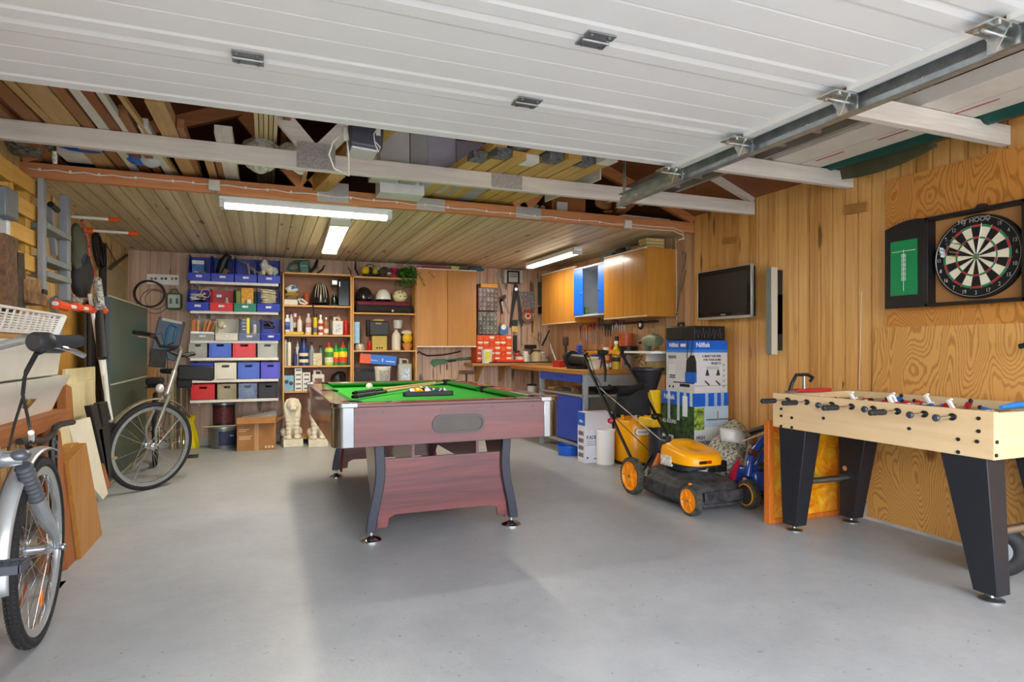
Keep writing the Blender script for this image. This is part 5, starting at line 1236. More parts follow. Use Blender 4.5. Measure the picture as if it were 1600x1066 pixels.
coil(wx(234, 459, .02), (0, 1, 0), .145, .006, 3, M('#2b2523', .5), 'loop of dark cable hanging under the hook rail', jit=.08, seed=3)
coil(wx(240, 468, .03), (0, 1, 0), .12, .003, 2, M('#4a3a33', .5), 'thin brown wire loop hanging below the dark cable', name='wire_coil', cat='wire', jit=.3, seed=8)
t = thing('lantern', 'pale green plastic lamp with a handle hung below the hook rail', 'lamp'); p = wx(272.5, 471, .05)
MB().box(p, (.155, .06, .19)).build('case', M('#5b7350', .4), t, bevel=.04, seg=4); MB().box(p+Vector((0, -.03, 0)), (.125, .02, .15)).build('lens', M('#bcc9bd', .2), t, bevel=.035, seg=4)
MB().tube([p+Vector((-.045, 0, .08)), p+Vector((-.02, 0, .135)), p+Vector((.02, 0, .135)), p+Vector((.045, 0, .08))], .008, 8).build('handle', M('#5b7350', .4), t)
for s in (-1, 1): MB().cyl(p+Vector((s*.03, -.042, -.03)), p+Vector((s*.03, -.042, .03)), .012, n=10).build('bulb', M('#5c625e', .3), t)
t = thing('tile_cutter', 'blue and grey packaged tool card hung on the back wall behind the bicycle', 'tool card'); p = wx(262, 530, .03)
MB().box(p, (.26, .02, .44), (0, .22, 0)).build('card', M('#6d7788', .5, 0, .05), t, bevel=.008);
MB().tube([p+Vector((-.03, -.02, -.15)), p+Vector((.0, -.02, .1)), p+Vector((.04, -.02, .16)), p+Vector((.09, -.02, .13)), p+Vector((.06, -.02, -.03))], .014, 8).build('blue_tool', M('#1f86c2', .4), t); MB().box(p+Vector((.045, -.012, .2)), (.2, .004, .03), (0, .22, 0)).build('white_strip', WHITE, t)
def drawers(px0, px1, py0, py1, Y, nx, ny, body, fronts, lab, dep=.14, labels=None, seed=2):
    x0 = PY(px0, py0, Y).x; x1 = PY(px1, py0, Y).x; z1 = PY((px0+px1)/2, py0, Y).z; z0 = PY((px0+px1)/2, py1, Y).z
    t = thing('drawer_cabinet', lab, 'drawer cabinet', group='small parts cabinets'); rn = random.Random(seed)
    MB().bx(x0, x1, Y, WB, z0, z1).build('cabinet_body', body, t, bevel=.002)
    for i in range(nx):
        for j in range(ny):
            a, b = x0+.006+(x1-x0-.012)*i/nx, x0+.006+(x1-x0-.012)*(i+1)/nx; c, d = z0+.005+(z1-z0-.01)*j/ny, z0+.005+(z1-z0-.01)*(j+1)/ny
            dr = MB().bx(a+.002, b-.002, Y-.008, Y+.004, c+.002, d-.002).build('drawer', rn.choice(fronts), t, bevel=.001, seg=1)
            MB().bx((a+b)/2-.008, (a+b)/2+.008, Y-.016, Y-.008, c+(d-c)*.25, c+(d-c)*.4).build('drawer_handle', M('#b9b4ae', .4), dr)
            if labels and rn.random() < .55: MB().bx(a+.006, b-.008, Y-.0095, Y-.008, c+(d-c)*.5, c+(d-c)*.85).build('paper_label', labels, dr)
    return t, x0, x1, z0, z1
cd_ = [M(c, .25, 0, .3, 60) for c in ('#8e7f7b', '#7d7672', '#9b8d88', '#6d6764')]
t, dx0, dx1, dz0, dz1 = drawers(747, 778, 450, 486, 7.62, 5, 5, M('#7d1d28', .4), cd_, 'dark red small-parts cabinet with clear drawers, upper of the pair under the yellow box')
drawers(747, 777, 487, 523, 7.62, 5, 5, M('#57544f', .4), [M(c, .25, 0, .3, 60) for c in ('#6f7069', '#7f8078', '#5c5d58', '#8b8b80')], 'grey small-parts cabinet with clear drawers, below the dark red one', seed=5)
drawers(745, 800, 524, 566, 7.56, 6, 5, M('#e04a1a', .4), [M('#e5521e', .35, 0, .04), M('#ea5a24', .35, 0, .04), M('#d7471a', .35, 0, .04)], 'bright orange small-parts cabinet standing on the back counter', labels=M('#e3ddc8', .6, 0, .1), seed=4)
a = px2(751, 778, 443, 451, 7.64); sbox(a[0], a[1], 7.64, WB-.02, dz1+.002, a[3], YELLOW, 'yellow plastic box on top of the dark red small-parts cabinet', 'plastic_box', 'box', bevel=.006)
a = px2(746, 751, 444, 451, 7.68); sbox(a[0], a[1], 7.68, WB-.02, dz1+.002, a[3], BLACK, 'small black block beside the yellow plastic box', 'block', 'block', bevel=.004)
t = thing('wall_heater', 'grey and black framed wall radio high beside the cabinets', 'radio'); t.name = 'wall_radio'
a = px2(788, 817, 422, 443, YT-.08); MB().bx(a[0], a[1], YT-.08, WB, a[2], a[3]).build('case', M('#c1c5c2', .4), t, bevel=.006)
b_ = px2(792, 812, 423, 443, YT-.083); MB().bx(b_[0], b_[1], YT-.086, YT-.08, b_[2], b_[3]).build('front_frame', BLACK, t, bevel=.003); b_ = px2(795, 809, 426, 441, YT-.087)
MB().bx(b_[0], b_[1], YT-.089, YT-.085, b_[2], b_[3]).build('display', M('#b9c0bb', .3, 0, .05), t)
for py in (428.5, 432): z = PY(802, py, YT-.09).z; MB().bx(b_[0]+.008, b_[1]-.008, YT-.0905, YT-.089, z-.008, z+.004).build('dial', M('#4a4e4c', .4), t)
def flat(poly, d0, d1, name, mat, parent):
    P = [wx(a, b, d0) for a, b in poly]; Q = [wx(a, b, d1) for a, b in poly]; n = len(P)
    return MB().add(P+Q, [tuple(range(n)), tuple(range(2*n-1, n-1, -1))]+[(i, n+i, n+(i+1) % n, (i+1) % n) for i in range(n)]).build(name, mat, parent, bevel=.0015, seg=1)
t = thing('hand_saw', 'hand saw hung handle-down on the back wall right of the parts cabinets', 'saw')
flat([(774.5, 427), (780, 425.5), (797, 489), (795, 491)], .012, .008, 'blade', M('#a69c92', .35, .7), t); flat([(780, 465), (790, 460), (791, 465), (785, 472), (781, 470)], .02, .002, 'handle', M('#4a4039', .6), t)
t = thing('try_square', 'metal trowel-like float hung below the saw handle', 'trowel'); flat([(780, 468), (784, 466), (789, 487), (785, 489)], .02, .012, 'blade', STEEL, t); flat([(781, 470), (783, 470), (784, 490), (786, 491)], .03, .02, 'edge', BLACK, t)
t = thing('loppers', 'black long-armed shears hung open in an A shape on the back wall', 'shears')
flat([(804, 443), (808, 443), (808, 462), (802, 490), (799, 512), (796, 512), (799, 480)], .022, .012, 'handle', M('#2e2b2c', .5), t); flat([(805, 446), (809, 446), (814, 478), (818, 505), (815, 513), (811, 500), (809, 470)], .028, .018, 'handle', M('#3c393a', .5), t)
MB().cyl(wx(806.5, 452, .03), wx(806.5, 452, .01), .022, n=14).build('pivot', STEEL, t)
t = thing('pegboard', 'speckled grey pegboard with small hooks on the back wall', 'pegboard'); a = px2(810.5, 835.5, 456, 486, YT-.01); MB().bx(a[0], a[1], YT-.01, WB, a[2], a[3]).build('board', M('#8d8a86', .5, .2, .35, 60), t)
hk = MB(); rn = random.Random(6)
for k in range(16): p = wx(rn.uniform(813, 833), rn.uniform(459, 483), .02); hk.tube([p+Vector((0, .012, 0)), p, p+Vector((.004, -.004, -.02))], .0022, 5)
split(hk, 'hook', CHROME, t)
t = thing('circular_saw', 'round brown disc sander with a red hub hung below the pegboard', 'sander'); p = wx(823, 495, .03)
MB().cyl(p, p+Vector((0, -.03, 0)), .085, n=32).build('disc', M('#80604a', .6, 0, .1), t); MB().cyl(p+Vector((0, -.03, .005)), p+Vector((0, -.045, .005)), .045, n=24).build('inner_disc', M('#c9bba6', .5), t); MB().sph(p+Vector((.0, -.05, .01)), .025, 12).build('hub', REDP, t)
MB().box(p+Vector((.02, -.02, .075)), (.12, .04, .04), (0, -.1, 0)).build('guard', M('#b23028', .4), t, bevel=.008)
for k, (q, c, r_, n_, l_, ct) in enumerate((
    ([(821, 462), (818, 478), (815, 486)], '#b5483a', .006, 'screwdriver', 'red-handled thin tool hanging across the pegboard', 'tool'),
    ([(816, 513), (815.5, 535), (816, 541)], '#8f9193', .008, 'wrench', 'long steel wrench hung below the black shears', 'wrench'),
    ([(824, 512), (824, 534)], '#9c7a62', .007, 'file', 'slim brown file hung on the back wall', 'file'),
    ([(833, 490), (835, 505), (832, 540)], '#c49a4c', .008, 'folding_rule', 'yellowish wooden rule hung beside the round sander', 'rule'),
    ([(828, 524), (836, 528), (842, 534)], '#5d5852', .003, 'wire', 'thin bent wire on the wall left of the hammer', 'wire'),
    ([(843, 540), (841, 528), (843, 520), (846, 521), (845, 530), (843, 536)], '#37312e', .004, 'wire_loop', 'dark wire loop hanging left of the hammer', 'wire'))):
    wtube(q, r_, M(c, .4, .2), n_, l_, ct, d=.02+.002*k)
sbx = px2(803, 808, 524, 548, YT-.03); sbox(sbx[0], sbx[1], YT-.03, YT, sbx[2], sbx[3], M('#34302f', .5, 0, .2, 60), 'black rasp block hung upright right of the orange drawers', 'rasp', 'rasp', bevel=.003)
for a_, c_, l_ in (((800.5, 809, 500, 509), '#2c3a33', 'dark green packet pinned above the yellow one'), ((800, 809, 510, 519), '#d9c06a', 'yellow packet pinned to the wall beside the shears')):
    a = px2(*a_, YT-.02); sbox(a[0], a[1], YT-.02, YT, a[2], a[3], M(c_, .5, 0, .15, 50), l_, 'sandpaper_packet', 'packet', bevel=.002)
t = thing('glue_card', 'blue and white tool packet standing on the orange drawers', 'packet'); a = px2(781, 794, 506, 523, 7.62); MB().bx(a[0], a[1], 7.62, 7.66, a[2]+.005, a[3]-.03).build('card', M('#3f78b4', .4, 0, .15, 30), t); MB().cyl((a[0]+.05, 7.61, a[3]-.045), (a[0]+.05, 7.63, a[3]-.045), .035, n=18).build('white_disc', WHITE, t)
t = thing('hammer', 'claw hammer leaning on the wall above the back counter', 'hammer'); MB().tube([wx(847, 540, .03), wx(852, 530, .03), wx(860, 513, .02)], [.014, .012, .006], 10).build('handle', BLACK, t)
MB().tube([wx(857, 511.5, .02), wx(861, 511, .02), wx(867, 515.5, .02)], [.014, .012, .006], 8).build('head', STEEL, t)
t = thing('panel_saw', 'grey panel saw with a black grip hung by the corner cabinet', 'saw'); flat([(840, 441), (848, 441), (848, 476), (840, 477)], .03, .02, 'blade', M('#56605a', .5, .3), t); flat([(840, 480), (847, 478), (847, 490), (841, 491)], .035, .01, 'handle', BLACK, t)
CTZ = PY(790, 567.5, 7.42).z; WOODC = W('#b98a52', '#8f6232', 'X', .5)
a = PY(738, 570, 7.42).x
t = thing('counter', 'narrow wooden counter running along the back wall under the tools', 'counter'); MB().bx(a, 3.55, 7.42, WB-.02, CTZ-.035, CTZ).build('worktop', WOODC, t, bevel=.004)
for x in (a+.15, 2.9): MB().prism([(7.5, CTZ-.035), (WB-.02, CTZ-.035), (WB-.02, CTZ-.25), (WB-.05, CTZ-.25)], 'X', x, x+.03).build('bracket', WOODC, t)
p = PY(762, 560, 7.47); bucket(p.x, 7.50, CTZ, .072, PY(762, 546, 7.5).z-CTZ, M('#e3e2dc', .4, 0, .02), 'white plastic tub with a yellow label on the back counter', lab=(M('#d9d43a', .5, 0, .1), .9, -.2), name='plastic_tub', handle=False)
MB().tube([(.068*cos(q), -.01, .125+.05*sin(q)) for q in [pi*j/12 for j in range(13)]], .006, 6).build('handle', M('#e08a7a', .4), bpy.data.objects['plastic_tub'])
a = px2(776, 819, 560, 568, 7.46); sbox(a[0], a[1], 7.46, 7.6, CTZ, CTZ+.04, M('#d8381f', .4, 0, .06), 'long flat red tool tray on the back counter', 'tool_tray', 'tray', bevel=.005)
t = thing('tray', 'long dark tray lying on the counter in front of the jars', 'tray'); a = px2(764, 862, 566, 570, 7.44); MB().bx(a[0], a[1], 7.43, 7.46, CTZ+.001, CTZ+.014).build('tray_edge', BLACK, t)
i_ = 0
for px, py, w_, c, st, nm_, ct, lab in ((802, 557, 8, '#c9c6be', 'spray', 'jar', 'jar', 'small white jar on the red tool tray side of the counter'), (812, 556, 14, '#cfc6b8', 'spray', 'tin', 'tin', 'short printed tin in the middle of the back counter'), (812, 549, 10, '#c24a38', 'squat', 'tape_roll', 'tape', 'red crumpled roll on the back counter'), (821, 550, 10, '#d8d2c2', 'spray', 'jar', 'jar', 'cream jar right of the short printed tin'),
        (829, 553, 9, '#9aa098', 'plain', 'jar', 'jar', 'grey-green glass jar on the back counter'), (838, 548, 16, '#b9ad86', 'plain', 'jar', 'jar', 'large dusty glass jar on the back counter'), (851, 551, 12, '#a79f88', 'plain', 'jar', 'jar', 'cloudy jar second from the corner on the back counter'), (838, 561, 13, '#8a6470', 'spray', 'tin', 'tin', 'dark pink tin in front of the large dusty jar'), (856, 560, 10, '#8f8f84', 'spray', 'tin', 'tin', 'grey tin at the corner of the back counter')):
    x = PY(px, py, 7.58).x; r_ = PY(px+w_/2, py, 7.58).x-x; bottle(x, 7.58 if i_ % 2 else 7.66, CTZ, r_, PY(px, py, 7.58).z-CTZ+.01, c, ['#d9d6cc', '#8a2c24', '#3a3a38'][i_ % 3], lab, st, None, 'jars on the back counter', cat=ct, name=nm_, neck=.6); i_ += 1
a = px2(826, 839, 540, 545, 7.62); sbox(a[0], a[1], 7.63, 7.77, a[2], a[3]+.01, BLACK, 'small black box on a bracket above the counter jars', 'black_box', 'box', bevel=.006)
p = PY(829, 590, 7.65); bucket(PY(832, 600, 7.6).x, 7.62, .40, .062, .21, WHITE, 'white paint pot with a dark lid standing under the counter', lid=BLACK, handle=True, name='paint_pot')
sbox(PY(826, 600, 7.6).x-.02, PY(838, 600, 7.6).x+.05, 7.5, 7.72, 0, .40, M('#9a7b58', .7), 'low brown stool block under the counter', 'wooden_block', 'block')
WX = WR+.03
def cabx(xf, y0, y1, z0, z1, splits, label, mats, inner=None):
    t = thing('wall_cabinet', label, 'cabinet', group='orange-brown wall cabinets')
    MB().bx(xf+.018, WX-.002, y0, y1, z0, z1).build('cabinet_body', OAK, t, bevel=.002)
    ys_ = [y0]+splits+[y1]
    for k in range(len(ys_)-1): MB().bx(xf, xf+.018, ys_[k]+.002, ys_[k+1]-.002, z0+.014, z1-.012).build('door', mats[k % len(mats)], t, bevel=.0015, seg=1)
    MB().bx(xf-.002, xf+.02, y0, y1, z0-.002, z0+.012).build('bottom_edge', M('#cdbf9c', .5), t); MB().bx(xf-.002, xf+.02, y0, y1, z1-.010, z1+.004).build('top_edge', CREAM, t)
    return t
OAK3 = W('#c98c3c', '#ae701c', 'Z', .22, .6, bmp=.03, coat=.3)
p = PX(1008, 494, 3.29); y0 = p.y; z0 = p.z; z1 = PX(1008, 386, 3.29).z; y1 = PX(943.5, 450, 3.29).y; ys_ = PX(974, 450, 3.29).y
cabx(3.29, y0, y1, z0, z1, [ys_], 'large orange-brown wall cabinet nearest the television, above the workbench', [OAK3, OAK3])
p = PX(868, 507, 3.33); ym = p.y; zc0 = PX(857, 507, 3.33).z; zc1 = PX(868, 424, 3.33).z; yf_ = PX(846.5, 460, 3.33).y
cabx(3.33, y1+.72, yf_, zc0, zc1, [ym], 'orange-brown wall cabinet in the far right corner, past the blue cabinet', [OAK, OAK])
bx0, by0, by1 = 3.31, y1+.005, y1+.72; bz0 = PX(887, 497, 3.31).z; bz1 = PX(887, 423, 3.31).z
t = thing('metal_cabinet', 'grey metal wall cabinet with bright blue doors, one open, between orange-brown cabinets', 'cabinet')
GM = M('#b9bfc6', .4, .1, .03); BM = M('#0f62d8', .3, 0, .03); h = MB()
h.bx(bx0, WX-.002, by0, by1, bz0, bz0+.02); h.bx(bx0, WX-.002, by0, by1, bz1-.02, bz1); h.bx(bx0, WX-.002, by0, by0+.015, bz0, bz1); h.bx(bx0, WX-.002, by1-.015, by1, bz0, bz1); h.bx(WX-.02, WX-.002, by0, by1, bz0, bz1)
h.build('cabinet_body', GM, t); yd = PX(911, 460, 3.31).y
d = MB().bx(bx0-.006, bx0+.012, yd, by1-.01, bz0+.02, bz1-.015).build('door', BM, t, bevel=.002); MB().cyl((bx0-.02, yd+.03, (bz0+bz1)/2-.02), (bx0-.006, yd+.03, (bz0+bz1)/2-.02), .010, n=12).build('handle', CHROME, d)
yq = PX(935, 460, 3.31).y; d = MB().bx(bx0-.006, bx0+.012, by0+.004, yq, bz0+.02, bz1-.015).build('door', BM, t, bevel=.002); MB().cyl((bx0-.02, yq-.03, 1.72), (bx0-.006, yq-.03, 1.72), .009, n=10).build('handle', CHROME, d)
MB().bx(WX-.05, WX-.03, by0+.03, by0+.20, bz0+.02, bz1-.02).build('inner_rail', M('#9aa1a8', .4, .3, .25, 50), t)
p = PX(916, 487, 3.40); tag(MB().lathe([(.03, 0), (.032, .005), (.032, .085), (.03, .09), (0, .09)], (3.40, p.y, bz0+.02), 20).build('tin_can', M('#7a8f4c', .35, .2, .25, 40)), 'small green tin standing inside the open blue cabinet', 'tin')
coil(PX(918, 432, 3.55), (1, 0, 0), .035, .003, 3, M('#4a5058', .4), 'dark wire coil hanging inside the open blue cabinet', name='wire_coil', cat='wire', jit=.3, seed=4)
for k, (px0, px1, py0, py1, c, l_, nm_, ct) in enumerate(((1002, 1040, 379.5, 384, '#b59a62', 'pale board offcut on the big cabinet, lowest of three', 'board_offcut', 'board'), (1004, 1036, 374.5, 379, '#c4ab72', 'pale board offcut on the big cabinet, middle of three', 'board_offcut', 'board'), (1003, 1022, 370, 374, '#cbb079', 'short board offcut on top of the others on the big cabinet', 'board_offcut', 'board'), (990, 1001, 380, 388, '#a97f45', 'brown wooden block left of the board offcuts on the cabinet', 'wooden_block', 'block'), (974, 990, 381, 390, '#6a6f6b', 'grey bundled bag on top of the big cabinet', 'bundle', 'bag'), (958, 972, 384, 393, '#4b3a3a', 'dark brown bag on top of the big cabinet', 'bundle', 'bag'), (943, 960, 388, 393, '#2f5d60', 'thin teal case lying at the far end of the big cabinet top', 'case', 'case'))):
    a = PX(px0, py1, 3.36); b_ = PX(px1, py1, 3.36); hh_ = (py1-py0)*5.8/967; zb = z1+.006+[0, .03, .06, 0, 0, 0, 0][k]
    if k < 3: sbox(3.32, 3.52, b_.y if b_.y > y0 else y0+.02, a.y, zb, zb+.026, M(c, .7, 0, .08), l_, nm_, ct)
    elif k in (4, 5): blob((3.42, (a.y+b_.y)/2, zb+.04), (.08, .07, .045), M(c, .7), l_, nm_, ct, k, .3)
    else: sbox(3.33, 3.45, b_.y, a.y, zb, zb+.04, M(c, .6), l_, nm_, ct)
t = thing('steel_cable', 'looped steel cable hanging on the wall between the big cabinet and the television', 'cable')
def rw(px, py, X=WX-.012): return PX(px, py, X)
MB().tube([rw(1056, 500), rw(1061, 460), rw(1065, 425), rw(1063, 405), rw(1067, 393), rw(1072, 396), rw(1070, 412), rw(1066, 425)], .005, 8).build('cable', M('#6f6660', .4, .5), t); MB().tube([rw(1064, 455), rw(1069, 435), rw(1072, 422)], .004, 8).build('cable_end', M('#6f6660', .4, .5), t)
t = thing('wall_conduit', 'thin pale cable clipped down the wall edge beside the big cabinet', 'cable'); MB().tube([rw(1055.5, 372), rw(1056.5, 400), rw(1057, 450), rw(1057, 500)], .004, 6).build('conduit', CREAM, t)
cl = MB()
for py in (378, 395, 425, 445, 460, 488): cl.box(rw(1057, py), (.012, .02, .008))
split(cl, 'clip', M('#d5d0c5', .5), t)
tr = thing('tool_rail', 'dark tool rail on the wall behind the workbench', 'tool rack'); MB().bx(WX-.03, WX-.002, 5.2, 6.6, 1.36, 1.385).build('rail', M('#4a443f', .5, .3), tr)
rn = random.Random(21)
def hang(px, py0, py1, c1, c2, w_, nm_, ct, lab, X=WX-.045):
    a = PX(px, py0, X); b_ = PX(px, py1, X); t = thing(nm_, lab, ct, group='tools hanging over the workbench'); mid = a.lerp(b_, .45)
    MB().tube([a, a.lerp(b_, .1), mid], [w_*.7, w_, w_*.7], 8).build('handle', M(c1, .4, 0, .02), t); MB().tube([mid, b_], [w_*.45, w_*.3], 8).build('shaft', M(c2, .35, .7, .05), t)
for px, c1, l_ in ((907, '#2c3f4a', 'dark blue-handled pliers hanging over the vice'), (912, '#e0662a', 'orange-handled chisel hanging next to the dark pliers'), (916, '#e39a2a', 'yellow-orange chisel, centre of the three orange tools'), (920, '#d8552a', 'red-orange chisel right of the yellow one')): hang(px, 509, 532, c1, '#8f9296' if px > 910 else '#33383c', .012, 'chisel', 'tool', l_)
for k, px in enumerate((926, 929, 933, 937, 941)): hang(px, 494+3*k % 7, 538, ['#b3352a', '#34302f', '#c9463a', '#2b2b2d', '#3a3532'][k], '#6a625c', .010, 'hand_tool', 'tool', ['red-gripped long tool under the blue cabinet', 'black thin tool under the blue cabinet edge', 'red and steel snips under the blue cabinet', 'black pliers beside the red snips', 'dark clamp right of the black pliers'][k])
for k, px in enumerate((946, 950, 954)): hang(px, 508, 526, '#1c1d20', '#26282b', .017, 'pliers', 'pliers', 'black pliers hanging in a tight row above the spray cans')
for k, px in enumerate((957, 961, 964.5, 968, 971.5, 975)): hang(px, 499, 518, ['#2b3a6a', '#34383f', '#2a2a2c', '#3a4a7c', '#8a2a3c', '#2b2b2d'][k], '#a9acae', .009, 'screwdriver', 'screwdriver', ['navy screwdriver, leftmost of the row under the big cabinet', 'dark grey screwdriver, second of the row under the big cabinet', 'black screwdriver, third of the row under the big cabinet', 'blue screwdriver, fourth of the row under the big cabinet', 'dark red screwdriver, fifth of the row under the big cabinet', 'black screwdriver at the right end of the row under the big cabinet'][k])
hang(963, 500, 512, '#c2303a', '#a9acae', .012, 'red_tool', 'tool', 'red-handled tool hanging amid the screwdriver row')
XF = 2.95; YA, YB = 5.46, 6.55; BT = .882
t = thing('workbench', 'long workbench with wooden top, grey steel frame, blue drawer and blue door', 'workbench')
MB().bx(XF-.02, WX-.01, YA, 7.40, BT-.045, BT).build('worktop', W('#c08a4c', '#9a642c', 'Y', .5), t, bevel=.004)
GF = M('#9aa4ab', .45, .2, .04)
for y in (YA+.0, YB-.04):
    for x in (XF, WX-.07): MB().bx(x, x+.045, y, y+.045, 0, BT-.045).build('leg', GF, t, bevel=.002)
MB().bx(XF, WX-.07, YA+.02, YB, .61, .63).build('shelf', GF, t); MB().bx(XF+.02, WX-.1, YA+.03, YB-.05, .28, .30).build('shelf', M('#a98d64', .7), t)
MB().bx(WX-.06, WX-.05, YA+.02, YB, .1, BT-.05).build('back_panel', GF, t); MB().bx(XF+.045, WX-.07, YA+.005, YA+.02, .72, BT-.05).build('side_panel', GF, t)
BB = M('#1647b8', .3, 0, .04)
d = MB().bx(XF-.012, XF+.01, 5.52, YB-.04, .755, .83).build('drawer', BB, t, bevel=.003); MB().bx(XF-.02, XF-.012, 5.9, 6.1, .80, .81).build('handle', M('#0f338a', .3), d)
d = MB().bx(XF-.012, XF+.01, 5.52, 6.12, .15, .60).build('door', BB, t, bevel=.003)
MB().bx(XF-.005, WX-.08, YA+.03, YB, .10, .13).build('base_frame', GF, t)
x = PX(865, 686, 3.0); bucket(2.93, 5.75, 0, .13, .10, M('#1f5fd0', .35), 'low blue plastic tub on the floor under the blue workbench door', handle=False, name='plastic_tub')
for k in range(9):
    y = 5.62+k*.098; x = 3.0+R.random()*.15
    sbox(x, x+.12, y, y+.08, .632, .632+R.uniform(.02, .055), M(R.choice(['#a8773f', '#6a4a35', '#8c8577', '#3f3936', '#b08c5a']), .6, 0, .1), 'small parts box scattered along the grey shelf under the blue drawer', 'parts_box', 'box', 'small boxes on the workbench shelf', rot=(0, 0, R.uniform(-.4, .4)))
blob((3.25, 5.60, .70), (.13, .15, .055), BLACK, 'black bag slumped on the open end of the upper workbench shelf', 'black_bag', 'bag', 4, .4); blob((3.40, 5.62, .36), (.12, .14, .05), M('#3a3a3e', .7), 'dark grey bag on the lower workbench shelf', 'grey_bag', 'bag', 7, .4)
sbox(3.0, 3.10, 5.52, 5.60, .302, .39, M('#b8402c', .5), 'small red-orange box on the lower workbench shelf', 'small_box', 'box')
def onb(px, py, X=3.15): p = PX(px, py, X); return X, p.y
x, y = 3.08, PX(895, 570, 3.08).y
t = thing('bench_grinder', 'black round bench grinder on the workbench beside the blue organiser', 'grinder')
p = PX(897, 563, 3.05)
MB().cyl((3.05, p.y+.07, BT+.10), (3.05, p.y+.04, BT+.10), .095, n=28).build('wheel_guard', BLACK, t, bevel=.006); MB().cyl((3.05, p.y+.05, BT+.1), (3.10, p.y-.20, BT+.09), .06, n=20).build('motor', M('#2c2a2a', .4, .2), t, bevel=.01); MB().bx(3.0, 3.14, p.y-.14, p.y+.08, BT, BT+.03).build('foot', BLACK, t)
p = PX(909, 553, 3.45); t = thing('blue_organiser', 'blue stepped plastic organiser standing at the back of the workbench', 'organiser')
h = MB()
for k in range(6): h.lathe([(.02, 0), (.075-.007*k, .004), (.078-.007*k, .018), (.02, .03)], (3.42, p.y, BT+.05+.035*k), 6)
h.cyl((3.42, p.y, BT), (3.42, p.y, BT+.27), .014, n=8); h.build('tiers', M('#1c4ba8', .4), t)
p = PY(932, 552, 5.85); blob((p.x, 5.85, BT+.09), (.06, .08, .09), M('#2a3a86', .6, 0, .15, 30), 'crumpled blue cloth behind the tub on the workbench', 'blue_cloth', 'cloth', 6, .5)
p = PY(929, 560, 5.66); bucket(p.x, 5.66, BT, .065, .10, M('#d5d2c2', .4), 'low cream tub on the workbench, left of the spray cans', handle=False, name='plastic_tub')
p = PY(923, 558, 5.66); sbox(p.x-.06, p.x+.06, 5.60, 5.70, BT+.105, BT+.13, M('#d9cf98', .7), 'pale yellow block resting over the low cream tub', 'block', 'block')
p = PX(871, 556, 3.12); sbox(3.10, 3.18, p.y-.09, p.y+.09, BT, BT+.075, M('#b5262a', .35), 'small red metal box on the workbench beside the grinder', 'metal_box', 'box', bevel=.004)
p = PX(866, 540, 3.2); tag(MB().tube([(3.16, PX(869, 560, 3.16).y, BT+.07), (3.2, PX(862, 545, 3.2).y, BT+.2), (3.22, PX(858, 535, 3.2).y, BT+.27)], [.012, .014, .006], 8).build('riveter', M('#8a8680', .35, .6)), 'grey lever tool leaning out of the small red metal box', 'tool')
t = thing('drill_bit_stand', 'dark pillar tool standing on the workbench near the corner', 'tool'); p = PX(884, 560, 3.3); MB().cyl((3.3, p.y, BT), (3.3, p.y, BT+.36), .016, n=10).build('pillar', M('#2c2724', .5, .2), t); MB().box((3.3, p.y, BT+.30), (.05, .07, .10)).build('head', M('#3a3431', .5, .2), t, bevel=.01); MB().box((3.3, p.y, BT+.12), (.05, .09, .05)).build('table', M('#3a3431', .5, .2), t, bevel=.006)
for px, w_, py, st, c, cap, band, l_ in ((947, 9, 543, 'spray', '#d9a23a', '#e5e0d2', ['#e0d8c0', '#b8502c', '#d9a23a'], 'orange-yellow spray can with a white cap on the workbench'), (952.5, 6, 547, 'spray', '#8a3848', '#2a2a2c', ['#cfcfd4', '#8a3848'], 'small maroon and silver can between the spray cans'), (955, 5, 530, 'squeeze', '#c8332b', '#d8433a', None, 'tall red pointed bottle behind the spray cans'),
        (963, 11, 533, 'plain', '#d9c22c', '#e9e5da', ['#d9c22c', '#3a3a30', '#d9c22c'], 'yellow spray bottle with dark print on the workbench'), (964, 8, 526, 'spray', '#1e2624', '#1a1a1a', None, 'black-green can behind the yellow spray bottle')):
    Y_ = 5.58 if py > 535 or px == 963 else 5.72; p = PY(px, py, Y_); q = PY(px+w_/2, py, Y_)
    bottle(p.x, Y_, BT, (q-p).length*.98, p.z-BT, c, cap, l_, st, band, 'bottles on the workbench', neck=.4)
p = PY(982, 545, 5.62); jx = p.x; p = Vector((jx, 5.62, 0))
t = thing('blender_jug', 'glass jug with a black collar on the workbench under the orange bucket', 'jug')
MB().lathe([(.055, 0), (.06, .01), (.062, .16), (.058, .165)], (jx, p.y, BT), 24).build('glass', M('#aeb4b0', .08, 0, .1, alpha=.55), t); MB().lathe([(.085, .155), (.095, .165), (.095, .235), (.085, .24), (0, .24)], (jx, p.y, BT), 24).build('collar', BLACK, t)
MB().tube([(jx-.06, p.y-.05, BT+.2), (jx-.1, p.y-.08, BT+.12), (jx-.06, p.y-.04, BT+.05)], .01, 8).build('handle', BLACK, t)
t = bucket(jx-.03, p.y+.0, BT+.242, .078, .135, M('#c2592a', .4, 0, .06), 'orange-brown bucket stacked on the black jug collar', handle=False, name='plastic_bucket', taper=.95)
t = thing('wall_shelf', 'small white shelf beside the stacked black case, holding a green machine', 'shelf'); MB().bx(3.15, WX-.01, 4.60, 5.05, 1.055, 1.075).build('shelf_board', WHITE, t, bevel=.003); MB().bx(3.3, WX-.01, 4.9, 4.92, .95, 1.055).build('bracket', WHITE, t)
t = thing('power_drill', 'grey-green power drill standing on the small white shelf', 'drill'); DG = M('#7c8a70', .5, 0, .05)
p = PX(1018, 530, 3.38)
